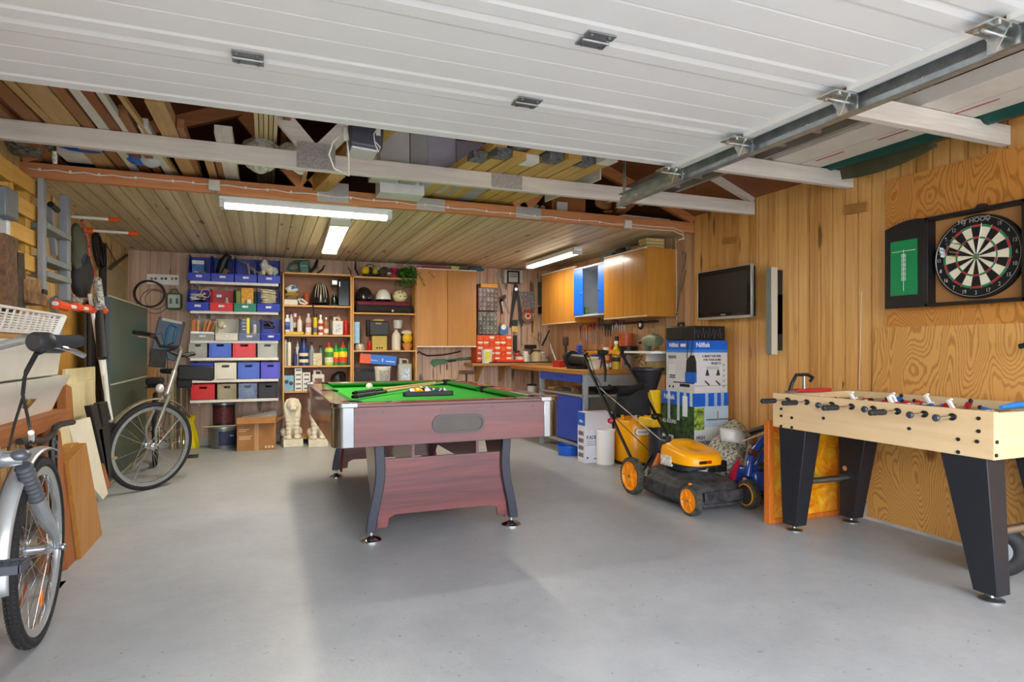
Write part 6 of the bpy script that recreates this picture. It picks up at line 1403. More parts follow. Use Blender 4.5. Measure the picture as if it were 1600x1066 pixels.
MB().tube([(3.38, p.y+.10, 1.17), (3.38, p.y-.02, 1.18), (3.38, p.y-.12, 1.17)], [.045, .065, .05], 14).build('motor_case', DG, t); MB().box((3.38, p.y+.06, 1.10), (.05, .06, .12), (.25, 0, 0)).build('handle', M('#4f6460', .5), t, bevel=.012); MB().cyl((3.38, p.y+.10, 1.17), (3.38, p.y+.20, 1.16), .018, n=12).build('chuck', BLACK, t)
t = thing('black_clamp', 'black and white ring tool hanging above the jug on the wall', 'tool'); p = PX(1001, 508, 3.5); MB().torus(p, (1, 0, 0), .035, .012, 24, 8).build('ring', BLACK, t); MB().cyl(p+Vector((-.01, 0, 0)), p+Vector((.01, 0, 0)), .022, n=16).build('disc', WHITE, t)
p = PX(1003, 530, 3.5); tag(MB().prism([(p.y+.06, 1.22), (p.y+.02, 1.10), (p.y-.08, 1.10), (p.y+.0, 1.30)], 'X', 3.60, 3.645).build('wooden_wedge', M('#c2a878', .7)), 'pale wooden wedge standing behind the green drill', 'wedge')
tag(MB().tube([PX(a, b, 3.25) for a, b in ((993, 545), (1000, 552), (991, 560), (1004, 556), (998, 566), (1006, 572))], .004, 6).build('curly_cable', BLACK), 'black curly cable hanging beside the glass jug', 'cable')
sbox(3.3, 3.6, 4.72, 5.0, .86, .98, M('#a8905f', .8, 0, .1), 'brown carton on the wall side under the small white shelf', 'cardboard_box', 'box')
BLU = M('#1460d0', .35, 0, .03); BL2 = M('#2f86e0', .35, 0, .03); BOXW = M('#cfcfd1', .45, 0, .03); INK = M('#2b2f3c', .6, 0, 0); LG = M('#e9edf0', .5, 0, 0)
X0, X1, Y0, Y1 = 3.248, 3.585, 4.138, 4.52
def onY(t, x0, x1, z0, z1, m_, nm_='print', k=1): return MB().bx(x0, x1, Y0-.0008*k, Y0+.0004, z0, z1).build(nm_, m_, t)
def onX(t, y0, y1, z0, z1, m_, nm_='print', k=1): return MB().bx(X0-.0008*k, X0+.0004, y0, y1, z0, z1).build(nm_, m_, t)
zA, zB = .735, 1.167
t = thing('vacuum_carton', 'white and blue Nilfisk carton picturing a blue vacuum cleaner, upper of the stack'.replace('Nilfisk ', ''), 'box', group='stacked appliance cartons')
MB().bx(X0, X1, Y0, Y1, zA, zB).build('carton_body', BOXW, t, bevel=.002)
onY(t, X0, X1, zB-.075, zB, BLU, 'blue_band'); onY(t, X0, X1, zB-.10, zB-.075, BL2, 'blue_band'); onX(t, Y0, Y1, zB-.075, zB, BLU, 'blue_band'); onX(t, Y0, Y1, zB-.10, zB-.075, BL2, 'blue_band')
text('Nilfisk', .055, (X0+.085, Y0-.0015, zB-.038), FRONT, WHITE, t, bold=.0008); text('Nilfisk', .05, (X0-.0015, Y1-.11, zB-.038), LEFTW, WHITE, t, bold=.0008); onX(t, Y0+.11, Y0+.18, zB-.052, zB-.026, WHITE, 'white_patch', 2)
for k, s_ in enumerate(('A SMART PARTNER', 'FOR YOUR HOME', 'PROJECTS')): text(s_, .026, (X1-.07, Y0-.0015, zB-.13-k*.03), FRONT, INK, t, align='RIGHT', sx=.85, bold=.0004)
for k in range(2): onY(t, X0+.12, X0+.25, zB-.222-.012*k, zB-.217-.012*k, GREYP, 'print_line')
for i, (a, c) in enumerate(((.13, -.27), (.24, -.27), (.13, -.355), (.24, -.355))):
    if i < 2: MB().prism([(X0+a-.006, zB+c+.03), (X0+a+.006, zB+c+.03), (X0+a+.02, zB+c-.02), (X0+a-.02, zB+c-.02)], 'Y', Y0-.001, Y0+.0004).build('accessory_picture', INK, t)
    else: MB().prism([(X0+a-.03, zB+c+.02), (X0+a-.02, zB+c+.026), (X0+a+.025, zB+c-.008), (X0+a+.015, zB+c-.018)], 'Y', Y0-.001, Y0+.0004).build('accessory_picture', INK, t)
for k in range(5): onY(t, X1-.045, X1-.03, zB-.21-.045*k, zB-.195-.045*k, GREYP, 'print_mark')
onY(t, X0, X1, zA+.058, zA+.061, INK, 'print_line'); onX(t, Y0, Y1-.1, zA+.075, zA+.085, INK, 'print_line')
onX(t, Y1-.14, Y1-.03, zB-.14, zB-.125, GREYP, 'print_line'); text('BUDDY II', .03, (X0-.0015, Y1-.09, zB-.145), LEFTW, INK, t, sx=.8)
for k in range(5): onX(t, Y1-.13, Y1-.04, zB-.21-.018*k, zB-.203-.018*k, LG, 'print_line')
for k in range(2): onX(t, Y1-.13, Y1-.05, zB-.30-.018*k, zB-.29-.018*k, INK, 'print_line')
for k in range(2): onX(t, Y1-.06-.05*k, Y1-.04-.05*k, zA+.03, zA+.05, INK, 'print_mark')
pic = MB(); pic.bx(X0-.0012, X0+.0, Y0, Y0+.12, zA+.085, zA+.17, 0); pic.prism([(Y0, zA+.17), (Y0+.11, zA+.17), (Y0+.10, zA+.27), (Y0+.05, zA+.31), (Y0, zA+.31)], 'X', X0-.0012, X0, 1)
pic.bx(X0, X0+.022, Y0-.0012, Y0, zA+.085, zA+.17, 0); pic.prism([(X0, zA+.17), (X0+.022, zA+.17), (X0+.018, zA+.26), (X0, zA+.31)], 'Y', Y0-.0012, Y0, 1)
pic.bx(X0-.0012, X0, Y0+.06, Y0+.19, zA+.045, zA+.07, 1); pic.prism([(Y0+.09, zA+.28), (Y0+.1, zA+.28), (Y0+.085, zB), (Y0+.075, zB)], 'X', X0-.0014, X0, 1); pic.prism([(Y0+.04, zA+.30), (Y0+.05, zA+.30), (Y0+.02, zB), (Y0+.01, zB)], 'X', X0-.0014, X0, 1)
pic.build('vacuum_picture', [M('#1b62c8', .4, 0, .06), M('#20242c', .4)], t)
t = thing('grill_carton', 'tall carton with blue band and leafy garden picture, lower of the stack behind the mower', 'box', group='stacked appliance cartons')
MB().bx(X0-.01, X1, Y0-.01, Y1+.06, 0, zA-.001).build('carton_body', M('#e3e6e8', .4, 0, .03), t, bevel=.002); Y0_, X0_ = Y0, X0; Y0, X0 = Y0-.01, X0-.01
LEAF = M('#2d4a22', .5, 0, .8, 22); SKY = M('#bcd4e6', .5, 0, .08, 6)
onY(t, X0, X1, zA-.11, zA-.0015, BLU, 'blue_band'); onX(t, Y0, Y1+.06, zA-.11, zA-.0015, BLU, 'blue_band'); onX(t, Y0, Y1+.06, .30, zA-.11, LEAF, 'garden_picture'); onX(t, Y0+.0, Y1+.06, .02, .30, M('#273126', .5, 0, .7, 18), 'garden_picture')
onY(t, X0, X1, zA-.28, zA-.11, SKY, 'sky_picture'); onY(t, X0, X0+.10, zA-.30, zA-.12, M('#7f9a3c', .5, 0, .8, 30), 'plant_picture', 2); onY(t, X0+.12, X1, zA-.225, zA-.215, M('#5a6a78', .5), 'horizon_line', 2); onY(t, X0+.23, X0+.245, zA-.22, zA-.15, M('#c7a0a0', .5), 'figure_picture', 3)
for xx in (.11, .20, .27): onY(t, X0+xx, X0+xx+.03, zA-.11, zA-.0015, M('#9fb9dd', .4), 'tape', 2)
for yy in (.02, .10, .19, .32): onX(t, Y0+yy+.0, Y0+yy+.035, zA-.24 if yy > .1 else zA-.11, zA-.0015, M('#c9d3df', .4), 'tape', 2)
onX(t, Y0+.085, Y0+.15, zA-.20, zA-.03, LG, 'shipping_label', 3); text('Nilfisk', .06, (X0-.0025, Y1-.06, zA-.05), LEFTW, LG, t, bold=.0008)
for k, s_ in enumerate(('HIGH', 'PERFORMANCE', 'GRILL')): text(s_, .042, (X0+.02, Y0-.002, zA-.365-k*.042), FRONT, INK, t, align='LEFT', sx=.82, bold=.0006)
text('ALL ROUND', .045, (X0-.0015, Y1-.06, zA-.26), LEFTW, LG, t, sx=.8, bold=.0006); onX(t, Y1-.12, Y1+.04, .33, .36, LG, 'print_line', 2)
Y0, X0 = Y0_, X0_
t = thing('tool_case', 'black hard case with a bulky handle on top of the vacuum carton, left one', 'case'); MB().bx(3.262, 3.55, 4.29, 4.55, zB+.001, zB+.125).build('case_body', M('#19191b', .5, 0, .1, 30), t, bevel=.012); MB().tube([(3.30, 4.42, zB+.12), (3.30, 4.41, zB+.15), (3.30, 4.35, zB+.15), (3.30, 4.34, zB+.12)], .012, 8).build('handle', BLACK, t)
t = thing('tool_case', 'scuffed black box with scribbled marks on top of the vacuum carton, nearest the camera', 'case'); MB().bx(3.252, 3.56, 4.142, 4.28, zB+.001, zB+.12).build('case_body', M('#141416', .4, 0, .1, 30), t, bevel=.004)
pp = []
for k in range(22): pp.append((3.26+.013*k, 4.1405, zB+.06+.045*sin(k*2.4)))
MB().tube(pp, .001, 4).build('scribble', M('#8c8c90', .5), t)
def fl(px, py): return PZ(px, py, 0)
p = fl(914, 719); p.y -= .16; p.x = PY(914, 700, p.y).x
t = thing('white_carton', 'white carton with a blue corner band standing on the floor before the workbench', 'box'); xa, ya = p.x, p.y; hh_ = PY(914, 645, ya).z
MB().bx(xa, xa+.30, ya, ya+.15, 0, hh_).build('carton_body', M('#dcdbe6', .45, 0, .02), t, bevel=.002); MB().bx(xa-.001, xa, ya, ya+.15, hh_-.13, hh_-.002).build('blue_band', BLU, t); text('Nilfisk', .04, (xa-.0015, ya+.075, hh_-.09), LEFTW, WHITE, t, sx=.7)
text('P.ADE', .05, (xa+.07, ya-.001, hh_*.5), FRONT, INK, t, sx=.8, bold=.0006)
for k in range(3): MB().bx(xa+.02, xa+.15, ya-.001, ya, hh_*.42-k*.018, hh_*.42+.006-k*.018).build('print_line', M('#8b8fa8', .6), t)
for k in range(4): MB().bx(xa-.001, xa, ya+.03, ya+.13, .05+.07*k, .09+.07*k).build('print_line', M('#6f7280', .6, 0, .3, 60), t)
MB().bx(xa+.02, xa+.035, ya-.001, ya, .04, .06).build('print_mark', INK, t); MB().bx(xa+.10, xa+.16, ya-.001, ya, .035, .045).build('print_mark', INK, t)
p = fl(951, 726); bucket(p.x, p.y+.06, 0, .088, PY(951, 671, p.y+.09).z, M('#e9e9e8', .3, 0, .01), 'plain white plastic bin on the floor in front of the white carton', lid=M('#f0f0ef', .35), handle=False, name='plastic_bin', taper=.97)
AMB = M('#f2a50c', .28, 0, .03, 6); DARKP = M('#1f2022', .5, 0, .08)
p = PZ(993, 724, 0); cy_ = p.y+.06; cx_ = PY(992, 700, cy_).x
t = thing('pressure_tank', 'fat orange-yellow canister with a white badge standing behind the mower', 'tank')
zt = PY(993, 655, cy_).z; r_ = (PY(1019, 690, cy_).x-PY(965, 690, cy_).x)/2
MB().lathe([(r_*.9, .01), (r_, .03), (r_, zt-.03), (r_*.94, zt), (r_*.5, zt+.02), (0, zt+.022)], (cx_, cy_, 0), 36).build('tank_body', AMB, t)
MB().ringsec((cx_, cy_, .0), (0,0,1), [(r_*.88, .0), (r_*1.01, 0), (r_*1.01, .02), (r_*.88, .02)], 36).build('foot_ring', DARKP, t)
for s in (-1, 1): MB().tube([(cx_+s*r_*.75, cy_-.03, zt-.03), (cx_+s*r_*.80, cy_-.03, zt+.04), (cx_+s*r_*.62, cy_-.03, zt+.085), (cx_+s*r_*.45, cy_-.02, zt+.04)], [.02, .018, .018, .016], 8).build('lug', AMB, t)
MB().cyl((cx_, cy_-.02, zt+.015), (cx_, cy_-.02, zt+.05), .045, n=20).build('cap', STEEL, t); MB().cyl((cx_+.02, cy_, zt+.03), (cx_+.03, cy_, zt+.12), .02, n=12).build('valve', BLACK, t)
def badge(sc, off, mat, nm):
    h = MB(); pts = [(-1, 0), (-.85, .42), (.85, .42), (1, 0), (.85, -.42), (-.85, -.42)]; vs = []
    n = 16; pol = []
    for (x, z) in pts:
        pol.append((x*sc, z*sc))
    top, bot = [], []
    for k in range(n+1):
        u = -1+2*k/n; e = .42 if abs(u) < .85 else .42*(1-abs(u))/.15; top.append((u*sc, e*sc)); bot.append((u*sc, -e*sc))
    for pl_ in (top, bot):
        for x, z in pl_: a = -pi/2-.18+x/r_; vs.append((cx_+(r_+off)*cos(a), cy_+(r_+off)*sin(a), zt-.10+z))
    h.add(vs, [(k, k+1, n+1+k+1, n+1+k) for k in range(n)]); return h.build(nm, mat, t)
badge(.082, .001, BLACK, 'badge_border'); badge(.073, .002, M('#e9e6dc', .4), 'badge');
a = -pi/2-.18; text('STANLEY', .028, (cx_+(r_+.0055)*cos(a), cy_+(r_+.0055)*sin(a), zt-.10), (pi/2, 0, -.18), INK, t, sx=.9)
p = PZ(1005, 712, 0); bx2, by2 = 3.06, 4.72
t = thing('garden_shredder', 'yellow upright garden shredder with a black funnel on top', 'shredder')
zf0, zf1 = PY(1013, 612, by2).z, PY(1013, 575, by2).z; xc = PY(1012, 600, by2).x
MB().ringsec((xc, by2, 0), (0,0,1), [(.075, zf0), (.130, zf1-.03), (.150, zf1-.02), (.150, zf1), (.138, zf1), (.118, zf1-.03), (.065, zf0)], 28).build('funnel', M('#26232a', .45), t)
q = MB(); q.add([(xc-.035, by2-.09, zf0+.02), (xc+.105, by2-.09, zf0+.02), (xc+.15, by2-.11, zf0-.24), (xc+.03, by2-.11, zf0-.24), (xc-.035, by2+.07, zf0+.02), (xc+.105, by2+.07, zf0+.02), (xc+.15, by2+.09, zf0-.24), (xc+.03, by2+.09, zf0-.24)], [(0,1,2,3), (4,5,6,7), (0,1,5,4), (1,2,6,5), (2,3,7,6), (3,0,4,7)]); YEL = M('#eec21a', .35, 0, .03)
q.build('chute', YEL, t, bevel=.012, seg=3)
MB().box((xc+.07, by2-.02, zf0-.27), (.22, .24, .08)).build('collar', YEL, t, bevel=.02, seg=3)
MB().lathe([(.09, 0), (.10, .03), (.10, zf0-.33), (.085, zf0-.30)], (xc+.13, by2, 0), 24).build('motor_column', M('#2a2c33', .4, 0, .06), t)
MB().tube([(xc-.02, by2-.12, zf0-.19), (xc+.08, by2-.15, zf0-.21), (xc+.18, by2-.12, zf0-.15)], .014, 8).build('strap', BLACK, t); MB().sph((xc+.09, by2-.15, zf0-.21), (.05, .03, .04), 14).build('latch', BLACK, t)
for s in (-.09, .22): MB().cyl((xc+s, by2-.05, 0), (xc+.08, by2, .2), .012, n=8).build('leg', BLACK, t)
t = thing('engine_part', 'orange plastic bracket with black hoses behind the mower engine', 'bracket'); p = PZ(1032, 720, 0); MB().tube([(2.82, 4.12, .0), (2.84, 4.12, .12), (2.88, 4.12, .2), (2.90, 4.12, .27)], [.03, .035, .03, .018], 10).build('bracket_body', M('#e8791a', .4), t); t.name = 'orange_bracket'
T = thing('lawn_mower', 'yellow and black push mower with orange wheels standing on the floor', 'lawn mower')
ml, mr, mf, mb_ = 2.61, 3.09, 3.36, 4.03
DECK = M('#3a3b3f', .6, .1, .35, 18)
def mwheel(x, y, r, w, s, hub):
    t_ = MB().ringsec((x, y, r), (1, 0, 0), [(r*.80, -w/2), (r*.93, -w/2), (r, -w*.3), (r, w*.3), (r*.93, w/2), (r*.80, w/2)], 44).build('wheel', M('#4a4a44', .85, 0, .3, 30), T)
    tr_ = MB()
    for k in range(36):
        a = 2*pi*k/36
        for q in (-1, 1): tr_.box((x+q*w*.25, y+cos(a+q*.05)*r, r+sin(a+q*.05)*r), (w*.4, r*.07, r*.05), Matrix.Rotation(a-pi/2, 3, 'X'))
    tr_.build('tread', M('#3f3f3a', .9, 0, .3, 30), t_)
    sg = s
    MB().lathe([(0, 0), (r*.18, 0), (r*.2, -w*.22), (r*.72, -w*.30), (r*.80, .0), (r*.83, 0), (r*.83, -w*.5), (0, -w*.5)], (x+sg*w*.5, y, r), 40, axis=(sg, 0, 0)).build('hub', hub, t_)
    rb = MB()
    for k in range(6):
        a = 2*pi*k/6; c = Vector((x+sg*w*.38, y+cos(a)*r*.45, r+sin(a)*r*.45)); rb.box(c, (w*.22, r*.5, r*.08), Matrix.Rotation(a, 3, 'X'))
    rb.build('hub_ribs', hub, t_); MB().cyl((x+sg*w*.3, y, r), (x+sg*w*.62, y, r), r*.09, n=12).build('axle_cap', M('#8f6a30', .5), t_)
HUB = M('#f0981c', .4, 0, .06, 12)
mwheel(ml-.02, mb_, .135, .055, -1, HUB); mwheel(ml-.0, mf, .098, .052, -1, HUB); mwheel(mr+.0, mf, .098, .052, 1, M('#35353a', .5)); mwheel(mr+.02, mb_, .135, .055, 1, HUB)
MB().lathe([(0, 0), (.07, 0), (.085, -.012)], (mr-.028, mf, .098), 30, axis=(-1, 0, 0)).build('wheel_cover', M('#38383c', .5, .1, .15, 30), T)
MB().ringsec((mr-.028, mf, .098), (1,0,0), [(.068, -.004), (.074, -.004), (.074, .004), (.068, .004)], 30).build('wheel_ring', HUB, T)
pl_ = []
import itertools
def deckp(u, inset=0):
    a = 2*pi*u; e = .42
    cx2, cy2 = (ml+mr)/2, (mf+mb_)/2-.03; hx, hy = (mr-ml)/2-.015-inset, .33-inset
    return cx2+hx*math.copysign(abs(cos(a))**e, cos(a)), cy2+hy*math.copysign(abs(sin(a))**e, sin(a))
h = MB()
prof = [(0.0, .045), (-.012, .05), (-.012, .065), (0, .07), (.012, .155), (.035, .185), (.08, .20), (.13, .215), (.15, .235), (.2, .24)]
n = 64; o_ = len(h.v); vs = []
for ins, z in prof:
    for k in range(n): x, y = deckp(k/n, ins); vs.append((x, y, z+(.03*(y-mf)/.6 if z > .1 else 0)))
fs = [(i*n+j, i*n+(j+1) % n, (i+1)*n+(j+1) % n, (i+1)*n+j) for i in range(len(prof)-1) for j in range(n)]; fs.append(tuple((len(prof)-1)*n+j for j in range(n)))
h.add(vs, fs); dk = h.build('deck', DECK, T)
MB().prism([(ml+.0, .07), (ml-.02, .07), (ml-.02, .16), (ml+.06, .19)], 'Y', mf+.10, mb_-.16).build('side_chute', DECK, T, bevel=.006)
MB().box(((ml+mr)/2, mf-.035, .115), (.32, .02, .07)).build('front_lip', DECK, T, bevel=.006)
for x in (ml+.01, mr-.01): MB().tube([(x, mf, .10), (x+.0, mf+.03, .17), (x, mf+.02, .205)], .012, 8).build('height_lever', HUB, T)
ex, ey = (ml+mr)/2+.01, 3.70
MB().cyl((ex, ey, .23), (ex, ey, .30), .155, n=32).build('engine_block', M('#232427', .5, .2, .3, 30), T, bevel=.01)
fins = MB()
for k in range(5): fins.box((ex+.06, ey-.14, .255+.014*k), (.13, .13, .006))
split(fins, 'cooling_fin', M('#35363a', .45, .5), T)
MB().box((ex+.11, ey-.17, .275), (.10, .09, .08)).build('muffler', M('#18181a', .5, .4), T, bevel=.01)
MB().tube([(ex-.05, ey-.16, .24), (ex+.0, ey-.19, .25), (ex+.02, ey-.19, .30)], .009, 8).build('fuel_hose', M('#b9b5aa', .4), T)
def cow(u, v):
    a = 2*pi*u; k = v
    rx_, ry_ = .170, .215; e = .62; s = (1-k**2.6*.55) if v < .999 else 0
    x = rx_*math.copysign(abs(cos(a))**e, cos(a)); y = ry_*math.copysign(abs(sin(a))**e, sin(a))
    z = .29+.115*(1-(1-k)**2.2)*(1.0+.25*(y/ry_)) if True else 0
    return (ex+x*s, ey-.015+y*s, z)
MB().grid(cow, 48, 12).build('engine_cover', AMB, T)
MB().ringsec((0, 0, 0), (0,0,1), [(.171, .278), (.176, .278), (.176, .294), (.171, .294)], 48).xf(Matrix.Translation((ex, ey-.015, 0)) @ Matrix.Diagonal((.97, 1.2, 1, 1))).build('cover_rim', M('#2a2a2c', .5), T)
MB().bx(ex-.09, ex+.01, ey-.232, ey-.224, .305, .325).build('badge', BLACK, T, bevel=.002); MB().bx(ex-.035, ex+.005, ey-.2335, ey-.231, .309, .321).build('red_mark', REDP, T)
MB().bx(ex-.178, ex-.16, ey-.02, ey+.10, .26, .33).build('paper_label', M('#d7d2cb', .5, 0, .25, 40), T)
MB().sph((ex-.09, ey+.13, .405), (.05, .07, .025), 16).build('fuel_cap', BLACK, T); MB().cyl((ex-.05, ey+.20, .36), (ex-.05, ey+.20, .44), .03, n=16).build('primer', BLACK, T)
HB1 = M('#1a1b1d', .4, .2, .03)
top = (PY(937, 580, 4.95), PY(985, 583, 4.95))
HL0, HR0 = Vector((ml+.03, mb_+.02, .17)), Vector((mr-.03, mb_+.02, .20))
HL1 = Vector((ml+.03, 4.86, .985)); HR1 = Vector((mr-.03, 4.86, .985))
HLm, HRm = HL0.lerp(HL1, .42), HR0.lerp(HR1, .42)
MB().tube([HL0, HLm], .0125, 10).build('lower_handle', HB1, T); MB().tube([HR0, HRm], .0125, 10).build('lower_handle', HB1, T)
pts = [HLm, HL0.lerp(HL1, .9), HL1+Vector((.015, .05, .055)), HL1+Vector((.07, .075, .08)), HR1+Vector((-.07, .075, .08)), HR1+Vector((-.015, .05, .055)), HR0.lerp(HR1, .9), HRm]
MB().tube(pts, .0125, 10).build('upper_handle', HB1, T)
OG = M('#e8922a', .5)
MB().tube([HL1+Vector((.05, .065, .075)), HL1+Vector((.10, .075, .085)), HL1+Vector((.15, .075, .085))], .019, 10).build('grip', OG, T); MB().tube([HR1+Vector((-.04, .06, .07)), HR1+Vector((-.10, .075, .085)), HR1+Vector((-.15, .075, .085))], .019, 10).build('grip', OG, T)
mid = (HL1+HR1)/2+Vector((0, .07, .08)); MB().box(mid, (.09, .05, .04)).build('control_box', BLACK, T, bevel=.01); MB().tube([mid, mid+Vector((-.03, -.1, -.16)), mid+Vector((-.05, -.13, -.26))], [.018, .014, .01], 8).build('centre_stay', BLACK, T)
MB().tube([HL1+Vector((.0, -.06, -.04)), HL1+Vector((.02, .02, .03)), HL1+Vector((.09, .05, .055)), HR1+Vector((-.09, .05, .055)), HR1+Vector((-.02, .02, .03)), HR1+Vector((0, -.06, -.04))], .004, 6).build('dead_man_lever', BLACK, T)
for s, a in ((1, HL1), (-1, HL1)):
    MB().tube([mid+Vector((-.02*s, 0, .02)), a+Vector((.02, .06, .10)), a+Vector((-.03*s, -.02, .03)), a.lerp(HL0, .25)+Vector((.02, 0, .03*s)), a.lerp(HL0, .6)+Vector((.03, 0, .02)), HL0+Vector((.08, -.05, .15))], .0035, 6).build('control_cable', BLACK, T)
MB().tube([HL0.lerp(HL1, .75), Vector((ex-.08, ey+.24, .41)), Vector((ex-.03, ey+.19, .42))], .0025, 6).build('starter_rope', M('#c9c6bc', .7), T)
MB().cyl(HLm+Vector((-.02, 0, 0)), HLm+Vector((-.045, 0, 0)), .028, .018, n=12).build('wing_knob', M('#a3213f', .4), T); MB().cyl(HRm+Vector((-.02, 0, 0)), HRm+Vector((-.045, 0, 0)), .03, .02, n=12).build('wing_knob', BLACK, T)
from mathutils import noise as nz
def gbag(u, v):
    a = 2*pi*u; x = (ml+mr)/2+.05+.15*cos(a)*(1-.2*v)*(1+.1*nz.noise(Vector((u*6, v*3, 1)))); y = 4.52+.17*sin(a)*(1-.2*v); z = .55+.20*v+.05*cos(a)*v+.03*nz.noise(Vector((u*9, v*4, 7)))
    return (x, y, z)
MB().grid(gbag, 26, 8).build('grass_bag', M('#1b1c1e', .85, 0, .2, 20), T, solid=.003)
MB().ringsec((0, 0, 0), (0,0,1), [(.0, .552), (.15, .552), (.15, .548), (.0, .548)], 24).xf(Matrix.Translation(((ml+mr)/2+.05, 4.52, 0))).build('bag_base', BLACK, T)
STR = M('#a9a593', .45, 0, .5, 55)
p = PX(1160, 700, 3.42)
blob((3.45, 3.90, .36), (.13, .15, .16), STR, 'grey see-through sack of speckled grit leaning on the wall, rear one', 'sack', 'sack', 3, .22, sub=1)
s2_ = blob((3.28, 3.82, .21), (.14, .14, .21), M('#b3ae9d', .4, 0, .5, 60), 'grey printed sack of grit behind the mower, front one', 'sack', 'sack', 8, .22);
h = MB().grid(lambda u, v: (3.20+.24*u, 3.76-.09*sin(pi*u)-.0+.02*v, .40+.10*v-.10*u+.03*sin(3*u)), 12, 4); tag(h.build('plastic_wrapper', M('#d6d8d8', .25, 0, .08), solid=.004), 'white plastic wrapper draped over the front sack', 'wrapper')
tag(MB().tube([(3.13, 3.60, .0), (3.15, 3.60, .12), (3.20, 3.60, .24), (3.23, 3.60, .30)], [.02, .035, .022, .004], 8).build('red_pouch', M('#c41f3c', .3)), 'narrow red pouch standing between the mower and the sacks', 'pouch')
t = thing('sealant_box', 'long narrow printed carton leaning beside the red pouch', 'box', (3.20, 3.56, .01), rot=(0, .30, 0)); MB().bx(-.03, .03, -.02, .02, .02, .40).build('carton_body', M('#8d8a80', .5, 0, .15, 30), t, bevel=.003)
for k, (c, a, b) in enumerate((('#d9cfd0', .30, .38), ('#b99aa0', .24, .28), ('#8f9a46', .18, .22), ('#d9c9bd', .10, .16), ('#e8a02a', .02, .08))): MB().bx(-.0305, .0305, -.0215, -.02, a, b).build('printed_band', M(c, .5, 0, .1, 40), t)
t = thing('blue_trimmer', 'glossy blue tubular garden machine with a black wheel behind the orange panel', 'garden machine'); BL = M('#1448a8', .18, 0, .04, coat=.5)
MB().box((3.350, 3.520, .16), (.34, .26, .17), (0, .05, 0)).build('body', BL, t, bevel=.05, seg=4)
MB().tube([(3.170, 3.450, .20), (3.200, 3.450, .34), (3.350, 3.470, .46), (3.500, 3.490, .52)], .028, 12).build('tube_frame', BL, t); MB().tube([(3.210, 3.430, .24), (3.310, 3.440, .36), (3.490, 3.450, .44)], .02, 10).build('tube_frame', BL, t)
MB().cyl((3.350, 3.390, .06), (3.350, 3.450, .06), .058, n=24).build('wheel', RUBBER, t); MB().cyl((3.190, 3.410, .37), (3.190, 3.450, .37), .025, n=14).build('knob', M('#5a3230', .5), t)
MB().sph((3.290, 3.420, .26), (.07, .04, .04), 14).build('engine', M('#3a3b3e', .5, .3, .3, 30), t)
MB().tube([(3.250, 3.510, .50), (3.280, 3.410, .54), (3.330, 3.390, .52), (3.370, 3.410, .44)], .022, 8).build('hand_guard', BLACK, t); MB().tube([(3.150, 3.490, .44), (3.310, 3.390, .52), (3.450, 3.330, .60)], .006, 6).build('thin_rod', M('#b9b5aa', .4), t)
MB().tube([(3.320, 3.380, .50), (3.370, 3.360, .44), (3.390, 3.360, .39)], .009, 8).build('brake_cable', M('#bfc3c6', .4), t)
tag(MB().tube([(3.50, 3.05, .60), (3.45, 3.10, .66), (3.42, 3.2, .55), (3.46, 3.3, .44)], .003, 6).build('cable', M('#cfcac0', .4)), 'thin pale wire arching on the wall left of the football table', 'wire')
m, nt, b = newmat('amber_glaze'); v = coords(nt, (1, 1, 1))
n1 = noise(nt, v, 7, 5, .65, 1.6); cc = ramp(nt, n1, [(.25, '#b8340a'), (.42, '#e8780e'), (.55, '#f2a81a'), (.66, '#f5d24a'), (.8, '#a8760e')]); n2 = noise(nt, coords(nt), 3, 2)
nt.links.new(mixc(nt, ramp(nt, n2, [(.4, (0,0,0,1)), (.65, (.6,.6,.6,1))]), cc, lin('#f0b020')), b.inputs['Base Color']); b.inputs['Roughness'].default_value = .12; b.inputs['Coat Weight'].default_value = .6
t = thing('art_panel', 'glossy amber and orange marbled panel in a wooden frame behind the football table legs', 'panel', (0, 0, 0)); ya = 3.02; OR = W('#dc7f28', '#b9591a', 'Z', .4)
xa_, xb_ = PY(1199, 818, ya).x, 3.56
MB().bx(xa_+.03, xb_-.02, ya, ya+.012, .02, .63).build('glazed_face', m, t); h = MB(); h.bx(xa_, xa_+.045, ya-.012, ya+.03, 0, .65); h.bx(xb_-.03, xb_, ya-.012, ya+.03, 0, .65); h.bx(xa_+.045, xb_-.03, ya-.012, ya+.03, 0, .03); h.bx(xa_+.045, xb_-.03, ya-.012, ya+.03, .62, .65); h.build('frame', OR, t, bevel=.003)
p = PZ(1598, 930, 0)
t = thing('trolley_wheel', 'black rubber wheel standing on the floor behind the nearest football table leg', 'wheel'); wx_, wy_ = 3.30, 1.92
MB().torus((wx_, wy_, .128), (-.75, -.66, 0), .085, .043, 44, 14).build('tyre', M('#232325', .65, 0, .15, 20), t); MB().lathe([(0, -.03), (.06, -.03), (.062, .03), (0, .03)], (wx_, wy_, .128), 28, axis=(-.75, -.66, 0)).build('rim', M('#7f8285', .4, .5), t)
t = thing('hack_saw', 'black and grey handled saw lying on the far end of the football table', 'saw'); p = PX(1250, 612, 3.05); y = 2.90
tz = fz1
MB().tube([PY(1234, 612, y), PY(1237, 600, y), PY(1244, 586, y), PY(1262, 585.5, y), PY(1270, 590, y), PY(1266, 596, y)], .011, 8).build('handle', BLACK, t); MB().tube([PY(1256, 588, y), PY(1256, 611, y)], .009, 8).build('grip', STEEL, t)
a = PY(1230, 613, y); b_ = PY(1268, 611, y); MB().bx(a.x, b_.x, y-.02, y+.02, tz, tz+.012).build('frame', STEEL, t)
